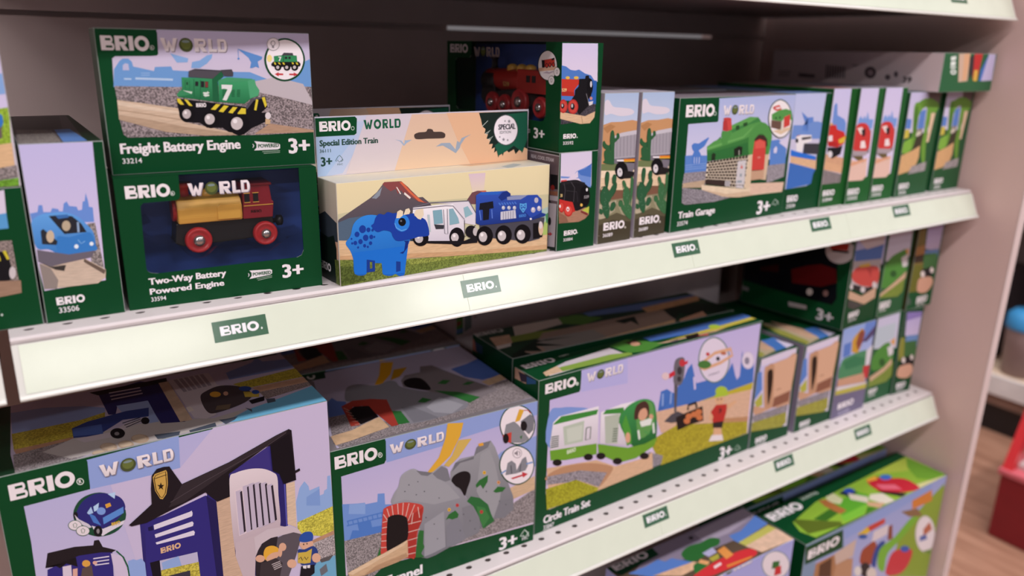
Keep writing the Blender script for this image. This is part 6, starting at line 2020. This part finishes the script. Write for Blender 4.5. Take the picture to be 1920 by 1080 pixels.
SX0, SX1 = -0.0045, 1.285
def shelf(label, z, x0, x1, stickers, holes=True, seams=(), depth=0.43, y=0.0):
    """a steel shelf with a punched front strip, tilted price rail and paper strip behind plastic"""
    s = thing('shelf', label, 'shelf', ((x0 + x1) / 2, y, z + Z0))
    W = (x1 - x0) / 2
    bm = bmesh.new()
    yF, yA, yB = -0.012, -0.004, 0.008              # front lip, hole band
    pitch = 0.0246; n = int((x1 - x0) / pitch)
    def V(x, y, z_=0.0): return bm.verts.new((x, y, z_))
    def quad(*p_): bm.faces.new([V(*q) for q in p_])
    x = -W
    for i in range(n + 1):
        xe = min(x + pitch, W)
        if xe - x > 0.02:
            cx, cy, r = (x + xe) / 2, 0.0030, 0.0030; k = 16
            yb = 0.0085
            def sq(t):
                cxx, syy = math.cos(t), math.sin(t); m = max(abs(cxx), abs(syy))
                return (cx + cxx / m * (xe - x) / 2, cy + syy / m * (yb - cy))
            for j in range(k):
                t0, t1 = (j - .0) * 2 * math.pi / k + math.pi / 4, (j + 1) * 2 * math.pi / k + math.pi / 4
                a0, a1 = sq(t0), sq(t1); b0, b1 = (cx + r * 1.25 * math.cos(t0), cy + r * math.sin(t0)), (cx + r * 1.25 * math.cos(t1), cy + r * math.sin(t1))
                quad((*a0, 0), (*a1, 0), (*b1, 0), (*b0, 0))
                quad((*b0, 0), (*b1, 0), (*b1, -0.0008), (*b0, -0.0008))
            quad((x, yF, 0), (xe, yF, 0), (xe, cy - (yb - cy), 0), (x, cy - (yb - cy), 0))
        else:
            quad((x, yF, 0), (xe, yF, 0), (xe, 0.0085, 0), (x, 0.0085, 0))
        x = xe
        if x >= W - 1e-6: break
    quad((-W, 0.0085, 0), (W, 0.0085, 0), (W, depth, 0), (-W, depth, 0))
    lip = [(yF, 0), (yF - 0.0012, -0.0006), (yF - 0.0018, -0.002), (yF - 0.0012, -0.0045), (yF, -0.0055)]
    for (ya, za), (yb2, zb) in zip(lip, lip[1:]): quad((-W, ya, za), (-W, yb2, zb), (W, yb2, zb), (W, ya, za))
    bmesh.ops.remove_doubles(bm, verts=bm.verts, dist=1e-5)
    part('shelf_board', bm, STEEL, s)
    part('shelf_tray', boxes((-W, W, -0.0115, -0.0070, -0.028, -0.0055), (-W, W, 0.0085, depth, -0.028, -0.0005)), UNDER, s, label='grey underside tray')
    part('hole_shade_plate', boxes((-W, W, -0.0070, 0.0085, -0.028, -0.026)), DARKP, s, label='black plate standing in for shade under the holes')  # black base colour puts the shade into the holes from below
    # the tilted rail: from the lip down and outwards
    T0, T1 = Vector((0, -0.0145, -0.0045)), Vector((0, -0.0300, -0.0400))
    dr = (T1 - T0).normalized(); nn = Vector((0, dr.z, -dr.y)); nn = nn if nn.y < 0 else -nn
    L = (T1 - T0).length
    def rp(a_, k_): q = T0 + dr * a_ + nn * k_; return (q.y, q.z)
    rail = part('price_rail', xprism([rp(0, 0), rp(L, 0), rp(L + .0012, .0008), rp(L + .0012, .0022), rp(L, .0028), rp(L - .0022, .0022), rp(L - .003, .0012), rp(0.0005, .0012)][::-1], -W, W), RAILM, s)
    rail['label'] = 'pale plastic price rail'
    cuts = [-W + 0.004] + [q - (x0 + x1) / 2 for q in seams] + [W - 0.004]
    for c0, c1 in zip(cuts, cuts[1:]):
        part('price_strip', xprism([rp(.0010, .0012), rp(L - .0034, .0012), rp(L - .0034, .0016), rp(.0010, .0016)][::-1], c0 + .0002, c1 - .0002), STRIP, rail)
    for (sx, sv) in stickers:
        cx = sx - (x0 + x1) / 2
        lines = ['K|P|43664f|i|0 0 430 0 430 172 0 172', 'K|B|e9e6ea|i|58 50 300 74', 'K|S|dfe4df|i|372 60 378 70 386 60 378 50']
        st_o = Vector((cx - .0215, 0, 0)) + T0 + dr * (sv + .0172) + nn * .0017
        ops = print_ops(lines, .043, .0172)
        vs, fs, cl = [], [], []
        for li, (pt, mt, polys) in enumerate(ops):
            for P, cc in polys:
                idx = []
                for px, py in P:
                    idx.append(len(vs)); vs.append(st_o + Vector((1, 0, 0)) * px - dr * py + nn * (0.00008 * li))
                fs.append(idx); cl += cc
        me = bpy.data.meshes.new('brand_sticker'); me.from_pydata(vs, [], fs)
        at = me.color_attributes.new('Ink', 'FLOAT_COLOR', 'CORNER')
        for k_, c_ in enumerate(cl): at.data[k_].color = c_
        me.materials.append(STICK); o = link('brand_sticker', me, rail)
    for sg in (-1, 1):
        part('end_bracket', boxes((sg * (W - .0015) - .0015, sg * (W - .0015) + .0015, -0.0125, depth, -0.030, -0.0012)), STEEL, s)
    return s
STICK = ink('sticker_under_plastic', rough=0.15, spec=0.6)
shelf('upper white shelf carrying the front row of engine boxes', 0.0, SX0, SX1, STK_A, seams=SEAM_A)
shelf('middle white shelf carrying the large play set boxes', ZB, SX0, SX1, STK_B, seams=SEAM_B)
shelf('topmost white shelf whose rail crosses the top right corner', 0.293, SX0, SX1, STK_T, seams=(0.6,))
shelf('bottom white shelf under the lowest row of boxes', -0.70, SX0, SX1, (), depth=0.505, y=-0.078)
shelf('neighbouring shelf whose rail end shows at the far left edge', 0.0, -1.25, -0.0125, ())
# back boards with an open joint, end panel
bkz = 0.2265
part_b = part('back_board', boxes((-1.25, 1.299, 0.432, 0.445, Z0 - 0.93, Z0 + bkz - 0.003), bev=0.001), BACKM, None)
tag(part_b, 'dark lower back board behind the boxes on the shelves', 'back board')
part_c = part('back_board', boxes((-1.25, 1.299, 0.432, 0.445, Z0 + bkz + 0.003, Z0 + 0.80), bev=0.001), BACKM, None)
tag(part_c, 'dark upper back board above the bright horizontal joint', 'back board')
for q, lb in (((-1.25, 0.60), 'dark upright post rail behind the joint, left of the bright slit'), ((1.165, 1.33), 'dark upright post rail behind the joint, right of the bright slit')):
    o = part('joint_rail', boxes((q[0], q[1], 0.446, 0.470, Z0 + bkz - 0.03, Z0 + bkz + 0.03)), BACKM, None); tag(o, lb, 'rail')
o = part('carton', boxes((0.5, 1.5, 0.62, 0.80, Z0 + 0.05, Z0 + 0.215), bev=0.001), WHITEP, None)
tag(o, 'pale cartons of the next aisle glimpsed through the bright slit', 'box')
o = part('shelf_support', boxes((0.45, 1.55, 0.60, 0.82, 0.0, Z0 + 0.05)), WHITEP, None); tag(o, 'pale plinth behind the back board under the cartons', 'plinth')
ep = thing('end_panel', 'tall rose grey end panel closing the shelf unit on the right', 'panel', (1.30, 0.2, 0))
part('panel_face', boxes((0.0, 0.018, -0.283, 0.245, 0.0, Z0 + 0.8)), PANEL, ep)
part('edge_band', boxes((-0.0005, 0.0185, -0.2845, -0.283, 0.0, Z0 + 0.8)), EDGE, ep, label='pale front edge band')

# ------------------------------------------------------------------ the boxes
GREEN = {'all': '0b4223'}
toy_box('A0low', 'toy_train_box', 'green box at the far left edge whose end shows a yellow and black striped buffer', GREEN)
toy_box('A0up', 'toy_train_box', 'box at the far left edge with a grass picture, stacked on the striped buffer box', {'all': 'c9c0cc', 'right': 'cfc8cf', 'top': '4a4046'})
toy_box('33506', 'toy_train_box', 'upright green box whose end shows a blue streamlined commuter train', {'all': '0b4223', 'top': '17301f'})
toy_box('twoway', 'toy_train_box', 'green windowed box holding the yellow and red engine, under the freight engine box', GREEN, win=('front', TWO_WIN))
toy_box('freight', 'toy_train_box', 'green box picturing a green freight locomotive, stacked on the windowed engine box', GREEN)
sp, _ = toy_box('spec', 'toy_train_box', 'cream box with blue dinosaur, volcano and blue train, front one with hanging header', {'all': 'cbbfae', 'front': 'd8cba6', 'left': 'cdbfb2', 'top': 'd0c7b4'}, group='dinosaur train boxes')
w, h, d = POSES['spec'][3:6]
part('header_card', boxes((-w / 2, w / 2, d / 2 - .0006, d / 2, h - .002, h + .0512)), plain('header_white_card', 'c9c4d2', 0.4), sp)
toy_box('33884', 'toy_train_box', 'green box whose end shows a black and red steam engine, under the red engine box', {'all': '0b4223', 'left': '1c2a22'})
toy_box('33592', 'toy_train_box', 'green windowed box with red steam engine, stacked on the black steam engine box', GREEN, win=('left', STEAM_WIN))
c1, _ = toy_box('36089a', 'toy_train_box', 'narrow desert box with cactus and grey wagon, next to the steam engine boxes', {'all': '5a5440', 'left': 'a79ca8', 'right': 'a79ca8', 'top': 'b5abb8', 'front': 'c9bba8'}, group='desert wagon boxes')
g1, _ = toy_box('garage', 'toy_train_box', 'wide green box picturing a green roofed train shed with brick wall and red door', {'all': '0b4424', 'top': '8a7f88'}, group='train shed boxes')
toy_box('boat', 'toy_train_box', 'green box whose end shows a blue and white boat, right of the train shed box', {'all': '0b4223', 'top': '6f86b8'})
toy_box('p11', 'toy_train_box', 'narrow green box whose end shows a red fire truck engine, right of the boat box', {'all': '1d5424', 'top': '8f5a5a'})
p12, _ = toy_box('p12', 'toy_train_box', 'narrow green box with a red streamlined train, beside the fire truck box', {'all': '1f5a2a', 'top': '8a8494'}, group='red streamlined train boxes')
p14, _ = toy_box('p14', 'toy_train_box', 'green box with a bright green bridge arch, beside the red streamlined trains', {'all': '235432', 'top': '6a7a8a'}, group='bridge arch boxes')
toy_box('flat', 'toy_train_box', 'flat box with a pale barcode side lying on top of the bridge boxes', {'all': '2a5a36', 'left': 'dcc8ca', 'top': '0b4223', 'front': '2f6340'})
toy_box('police', 'toy_play_set_box', 'large box picturing a dark blue toy police station at the lower left corner', {'all': '0b4424', 'top': '1a3a26', 'right': 'b9aec6'})
tn, _ = toy_box('tunnel', 'toy_play_set_box', 'green box picturing a grey rock tunnel with a red brick arch', {'all': '0b4424', 'top': '7a7478'}, group='rock tunnel boxes')
toy_box('circle', 'toy_play_set_box', 'long green box picturing a green and white passenger train, signal and boy in a cap', {'all': '0b4424', 'top': '0d4526'})
toy_box('circle2', 'toy_play_set_box', 'dark topped box with palm leaf shapes, behind the passenger train set box', {'all': '0c3a22', 'top': '1a3a28'})
ar, _ = toy_box('arch2', 'toy_train_box', 'green box with a wooden tunnel block, second right of the passenger train box', {'all': '0b4424', 'left': '8f8298', 'front': '0b4424'}, group='wooden tunnel block boxes')
toy_box('crane', 'toy_train_box', 'grey based box showing a green mound and yellow crane, under the red locomotive box', {'all': '6f6884', 'left': '0b4424', 'top': '0b4424'})
toy_box('b7', 'toy_train_box', 'green box with a green hill tunnel, under the other hill box', {'all': '1d5632'}, group='green hill boxes')
toy_box('b8', 'toy_train_box', 'green box with a black engine on a wooden track, lower one beside the end panel', {'all': '0b4424'}, group='black engine boxes')
toy_box('b9', 'toy_train_box', 'dark green box with a red locomotive end, stacked on the yellow crane box', GREEN)
toy_box('b10', 'toy_train_box', 'green box with a green hill tunnel, stacked on the other hill box', {'all': '2a5a38'}, group='green hill boxes')
toy_box('b11', 'toy_train_box', 'green box with a black engine, upper one of the pair beside the end panel', {'all': '14502c', 'left': '3a3a1c'}, group='black engine boxes')
toy_box('C1', 'toy_play_set_box', 'bottom shelf box with a crocodile green and red fairground picture on top', {'all': 'a4a6dc', 'right': '0b4424', 'top': '5a4a3c'})
c2, _ = toy_box('C2', 'toy_play_set_box', 'bottom shelf box with red cars on a bright green picture, next to the end panel', {'all': '0b4424', 'front': '7f94b0'}, group='red car boxes')
# repeats: each its own copy of the box and its printed faces
dup(c1, (0.6079, 0.1026, 0.0 + Z0), 0.0349, 'narrow desert box with cactus and grey wagon, next to the train shed box')
dup(p12, (1.0704, 0.108, 0.0 + Z0), 0.007, 'narrow green box with a red streamlined train, beside the bridge arch box', (0.945, 1, 1))
dup(p14, (1.2461, 0.1104, 0.0 + Z0), 0.0236, 'green box with a bright green bridge arch, nearest the end panel', (0.86, 1, 1))
dup(ar, (0.8989, 0.1181, -0.348 + Z0), -0.0105, 'green box with a wooden tunnel block, right beside the passenger train set box')
dup(sp, (0.3061, 0.0946, 0.0 + Z0), 0.0532, 'second dinosaur train box, only its header showing behind the front one')
dup(g1, (0.7449, 0.1674, 0.0 + Z0), 0.0535, 'second train shed box, just its top edge showing behind the front one')
dup(tn, (0.3645, 0.297, -0.348 + Z0), -0.0462, 'second rock tunnel box standing in the dark behind the front one')
dup(c2, (1.0997, 0.0955, -0.7 + Z0), -0.0092, 'second box with red cars, in shade behind the front one on the bottom shelf')
wc = thing('white_carton', 'white carton with small product photos in the dark at the back of the middle shelf', 'box', (0.75, 0.275, ZB + Z0))
part('carton_body', boxes((-.262, .25, -.05, .05, 0, .27), bev=.001), plain('white_card', 'c9bcc2', 0.5), wc)
fr_w = (Vector((-.262, -.05, 0)), Vector((1, 0, 0)), Vector((0, 0, 1)), Vector((0, -1, 0)))
print_face(wc, WHITE_ART, fr_w, .512, .27)


# ------------------------------------------------------------------ toys behind the windows
def wheel(parent, x, z, r, yf, wid, hub):
    """red wheel facing the window with a steel axle cap"""
    w_ = part('wheel', lathe([(r * .3, yf + wid), (r * .95, yf + wid), (r, yf + wid - .001), (r, yf + .0022), (r * .93, yf + .0006), (r * .80, yf), (r * .72, yf + .0012), (r * .4, yf + .0012)], 'y', 32, (x, 0, z)), REDP, parent, True)
    part('axle_cap', lathe([(hub, yf + .002), (hub, yf), (hub * .86, yf - .0016), (hub * .5, yf - .0026), (hub * .1, yf - .003)], 'y', 24, (x, 0, z)), CHROME, w_, True, 'steel axle cap')
def mm(*q): return [(a_ / 1000, b_ / 1000) for a_, b_ in q]
def local(key, x, y):                       # a point of the box's front (mm from its lower left) in the box's own frame
    w, h, d = POSES[key][3:6]; return x / 1000 - w / 2, y / 1000
def twoway_engine():
    rb = BOXES['twoway']; w, h, d = POSES['twoway'][3:6]
    e = thing('toy_locomotive', 'yellow and red toy engine with red wheels behind the window of the lower box', 'toy train', rb.location, rb.rotation_euler[2])
    X0 = -w / 2; Y = -d / 2 + .013
    S = lambda pts: [(X0 + x / 1000, z / 1000) for x, z in pts]
    part('chassis', prism(S([(42, 61), (118, 61), (118, 50), (104, 44), (80, 43), (46, 42), (40, 45)]), Y + .004, Y + .026, .0008), DARKP, e)
    # boiler: lower block with a round back on top
    prof = [(y, z) for y, z in ((Y + .001, .061), (Y, .066), (Y, .073), (Y + .004, .0785), (Y + .010, .0812), (Y + .020, .0812), (Y + .026, .0785), (Y + .030, .073), (Y + .030, .061))]
    bm = xprism(prof, X0 + .0435, X0 + .0925); bmesh.ops.bevel(bm, geom=list(bm.edges), offset=.0006, segments=2, affect='EDGES')
    b_ = part('boiler', bm, YELLOW, e)
    part('tank_panel', prism(S([(73, 62.5), (91, 62.5), (91.5, 74.5), (75.5, 75), (73, 73)]), Y - .0009, Y + .001, .0005), YELLOW, b_)
    part('boiler_front', lathe([(.009, -.001), (.0095, 0), (.0095, .002)], 'x', 24, (X0 + .0418, Y + .015, .0705)), REDP, e)
    part('dome', lathe([(.0058, .079), (.0058, .083), (.004, .0855), (.0012, .0865)], 'z', 20, (X0 + .069, Y + .015, 0)), YELLOW, e, True)
    part('funnel', lathe([(.006, .078), (.0045, .082), (.0045, .088), (.0065, .0885), (.0065, .092)], 'z', 20, (X0 + .0505, Y + .015, 0)), REDP, e, True)
    cab = part('cab', prism(S([(93, 61), (117, 61), (118.5, 74), (117, 75), (115.7, 88), (94.5, 88)]), Y, Y + .030, .0008), CABR, e)
    part('cab_roof', prism(S([(92.5, 88), (117.5, 88), (117, 90.2), (93.5, 90.2)]), Y - .001, Y + .031, .0006), CABR, e)
    for x in (95, 102): part('cab_window', prism(S([(x, 75), (x + 4, 75), (x + 4, 82), (x, 82)]), Y - .0005, Y + .0005), DARKP, cab); part('window_trim', prism(S([(x - .5, 82), (x + 4.5, 82), (x + 4.5, 82.6), (x - .5, 82.6)]), Y - .0007, Y + .0004), YELLOW, cab); part('window_trim', prism(S([(x - .5, 74.4), (x + 4.5, 74.4), (x + 4.5, 75), (x - .5, 75)]), Y - .0007, Y + .0004), YELLOW, cab)
    part('trim_line', prism(S([(94, 71.6), (117.6, 71.6), (117.6, 72.2), (94, 72.2)]), Y - .0006, Y + .0004), YELLOW, cab)
    print_face(cab, ['J|B|3a1518|i|0 0 90 26'], (Vector((X0 + .099, Y - .0002, .0655)), Vector((1, 0, 0)), Vector((0, 0, 1)), Vector((0, -1, 0))), .0092, .003)
    part('coupling', lathe([(.002, 0), (.002, .006), (.0045, .007), (.0045, .011), (.003, .012)], 'x', 18, (X0 + .1165, Y + .015, .0545)), DARKP, e, True)
    wheel(e, X0 + .0571, .0470, .0104, Y - .002, .006, .0048)
    wheel(e, X0 + .1100, .0475, .0100, Y - .002, .006, .0043)
    # moulded clear tray that holds it
    P = smooth_loop(TRAY, 4); bm = bmesh.new(); pr = None
    for x, z in P[:-4]:
        q = (bm.verts.new((X0 + x, Y - .008, z)), bm.verts.new((X0 + x, Y + .034, z)))
        if pr: bm.faces.new((pr[0], q[0], q[1], pr[1]))
        pr = q
    part('blister_tray', bm, TRAYM, rb, True, 'clear moulded tray')
    # the word printed on the film
    print_face(rb, ['W|W|e2d8dc|i|%d %d %d %d' % (505, 858, 465, 96)], (Vector((X0, -d / 2 - .0004, 0)), Vector((1, 0, 0)), Vector((0, 0, 1)), Vector((0, -1, 0))), w, h)
CABR = plain('dark_red_plastic', '92202f', 0.35, 0.5)
twoway_engine()
def steam_engine():
    rb = BOXES['33592']; w, h, d = POSES['33592'][3:6]
    e = thing('toy_locomotive', 'red and black steam engine inside the dark window of the upper steam engine box', 'toy train', rb.location, rb.rotation_euler[2] - math.pi / 2)
    X0 = -d / 2; Y = -w / 2 + .010
    S = lambda pts: [(X0 + x / 1000, z / 1000) for x, z in pts]
    part('chassis', prism(S([(56, 62), (80, 60), (82, 52), (120, 56), (156, 50), (182, 52), (186, 44), (150, 40), (60, 36), (52, 44)]), Y + .004, Y + .026, .0008), DARKP, e)
    bm = lathe([(.0115, .058), (.0120, .060), (.0120, .126), (.0115, .128)], 'x', 28, (X0, Y + .015, .0645)); part('boiler', bm, REDD, e, True)
    part('smokebox', lathe([(.012, .032), (.0132, .034), (.0132, .056), (.0122, .058)], 'x', 28, (X0 + .022, Y + .015, .0625)), DARKP, e, True)
    part('funnel', lathe([(.0045, .074), (.0035, .080), (.0035, .086), (.005, .087), (.005, .089)], 'z', 20, (X0 + .0645, Y + .015, 0)), DARKP, e, True)
    part('cab', prism(S([(128, 53), (182, 53), (182, 76), (128, 77)]), Y + .001, Y + .029, .0008), REDD, e)
    for x in (146, 156): part('cab_window', prism(S([(x, 64), (x + 6, 64), (x + 6, 71), (x, 71)]), Y + .0003, Y + .0015), DARKP, e)
    for x in (100, 118, 134): part('dome', lathe([(.0065, .074), (.006, .0795), (.003, .0815), (.001, .082)], 'z', 18, (X0 + x / 1000, Y + .015, 0)), YELLOW, e, True)
    for x, z, r in ((80.1, 39.5, .0118), (104.8, 38.4, .0112), (133.2, 43.0, .0142), (170.4, 39.5, .0112)): wheel(e, X0 + x / 1000, z / 1000, r, Y - .001, .006, r * .42)
    print_face(e, ['J|T|c9a060|1|0 0 120 50|529'], (Vector((X0 + .102, Y + .0008, .058)), Vector((1, 0, 0)), Vector((0, 0, 1)), Vector((0, -1, 0))), .013, .006)
    fr = frames(w, h, d)['left']
    print_face(rb, ['W|W|9a8f94|i|%d %d %d %d' % (598, 892, 512, 96)], (fr[0] - Vector((.0003, 0, 0)), fr[1], fr[2], fr[3]), fr[4], fr[5])
REDD = plain('red_enamel', 'b8261f', 0.35, 0.5)
steam_engine()

# ------------------------------------------------------------------ the next fixture beyond the end panel
fx = thing('display_unit', 'white shelving unit with pale shelf lips beyond the end panel', 'shelf unit', (2.55, 0.2, 0))
part('back_panel', boxes((0.42, 0.44, -1.2, 0.9, 0.0, 2.0)), plain('greige_back_panel', '8a7f80', 0.6), fx)
for z in (Z0 - 0.20, Z0 - 0.755, Z0 + 0.35):
    sb = part('display_shelf', boxes((0.0, 0.42, -1.2, 0.9, z - 0.022, z), bev=.002), plain('cream_shelf', 'd8c0a8', 0.5), fx)
    part('shelf_lip', boxes((-0.012, 0.0, -1.2, 0.9, z - 0.062, z + 0.002), bev=.002), WHITEP, sb, label='white shelf lip')
part('base_panel', boxes((0.004, 0.03, -1.2, 0.9, 0.095, 0.135)), plain('brown_base_panel', '8a6d60', 0.5), fx)
part('kick_board', boxes((0.02, 0.05, -1.2, 0.9, 0.0, 0.095)), DARKP, fx)
def cup(x, y, z):
    t = thing('drinking_cup', 'brown grey drinking cup with a bright blue lid on the far shelf', 'cup', (x, y, z))
    part('cup_body', lathe([(.045, 0), (.052, .003), (.060, .15), (.060, .152)], 'z', 28), plain('taupe_plastic', '8f7a78', 0.45), t, True)
    part('cup_lid', lathe([(.063, .152), (.065, .158), (.062, .195), (.045, .21), (.02, .212)], 'z', 28), plain('sky_blue_lid', '3d8fc8', 0.4), t, True)
cup(2.62, 0.375, Z0 - 0.755)
def small_carton(label, x0, x1, y0, y1, z0, z1, col, band):
    t = thing('carton', label, 'box', ((x0 + x1) / 2, (y0 + y1) / 2, z0)); dx, dy = (x1 - x0) / 2, (y1 - y0) / 2
    part('carton_body', boxes((-dx, dx, -dy, dy, 0, z1 - z0), bev=.001), plain('card_' + col, col, 0.5), t)
    part('front_label', boxes((-dx - .0006, -dx, -dy * .7, dy * .7, (z1 - z0) * .15, (z1 - z0) * .55)), plain('label_' + band, band, 0.5), t)
small_carton('dark carton on the far shelf beside the blue lidded cup', 2.66, 2.86, 0.49, 0.70, Z0 - .755, Z0 - .46, '3a3338', '8a3a30')
small_carton('slim black carton on the far shelf behind the cup', 2.76, 2.90, 0.17, 0.34, Z0 - .755, Z0 - .40, '2a272e', '55505c')
small_carton('yellow carton standing on the upper far shelf', 2.60, 2.80, 0.38, 0.60, Z0 - .20, Z0 - .02, 'c9b03a', '8a3f70')
small_carton('white carton at the right end of the upper far shelf', 2.60, 2.80, 0.10, 0.36, Z0 - .20, Z0 + .05, 'cfc4c6', 'c9a83a')
rbn = thing('red_bin', 'dark red display bin standing on the wood floor at the right', 'bin', (1.965, 0.114, 0))
part('bin_body', boxes((0.0, 0.42, -0.5, 0.0, 0.0, 0.172), bev=.004), MAROON, rbn)
part('bin_rim', boxes((-0.006, 0.426, -0.506, 0.006, 0.172, 0.188), bev=.003), plain('rose_rim', 'c4606a', 0.4), rbn)
bm = bmesh.new()
pts = [(0.0, 0.0, .188), (0.03, 0.0, .188), (0.20, 0.0, .62), (0.17, 0.0, .62)]
f = bm.faces.new([bm.verts.new(q) for q in pts]); ex = bmesh.ops.extrude_face_region(bm, geom=[f]); bmesh.ops.translate(bm, vec=(0, -.022, 0), verts=[v for v in ex['geom'] if isinstance(v, bmesh.types.BMVert)]); bmesh.ops.recalc_face_normals(bm, faces=bm.faces)
part('side_bar', bm, REDP, rbn, label='slanting bright red side bar')
part('bin_liner', boxes((0.03, 0.40, -0.48, -0.02, 0.188, 0.20)), plain('pale_liner', 'c9b4b4', 0.5), rbn)
o = thing('carton', 'purple carton lying in the red bin', 'box', (2.12, -0.02, 0.2))
part('carton_body', boxes((-.06, .2, -.16, .09, 0, .16), bev=.001), plain('purple_card', '4a2450', 0.45), o); part('front_label', boxes((-.0606, -.06, -.12, .05, .02, .06)), plain('pale_label', 'c9bcc4', 0.5), o)
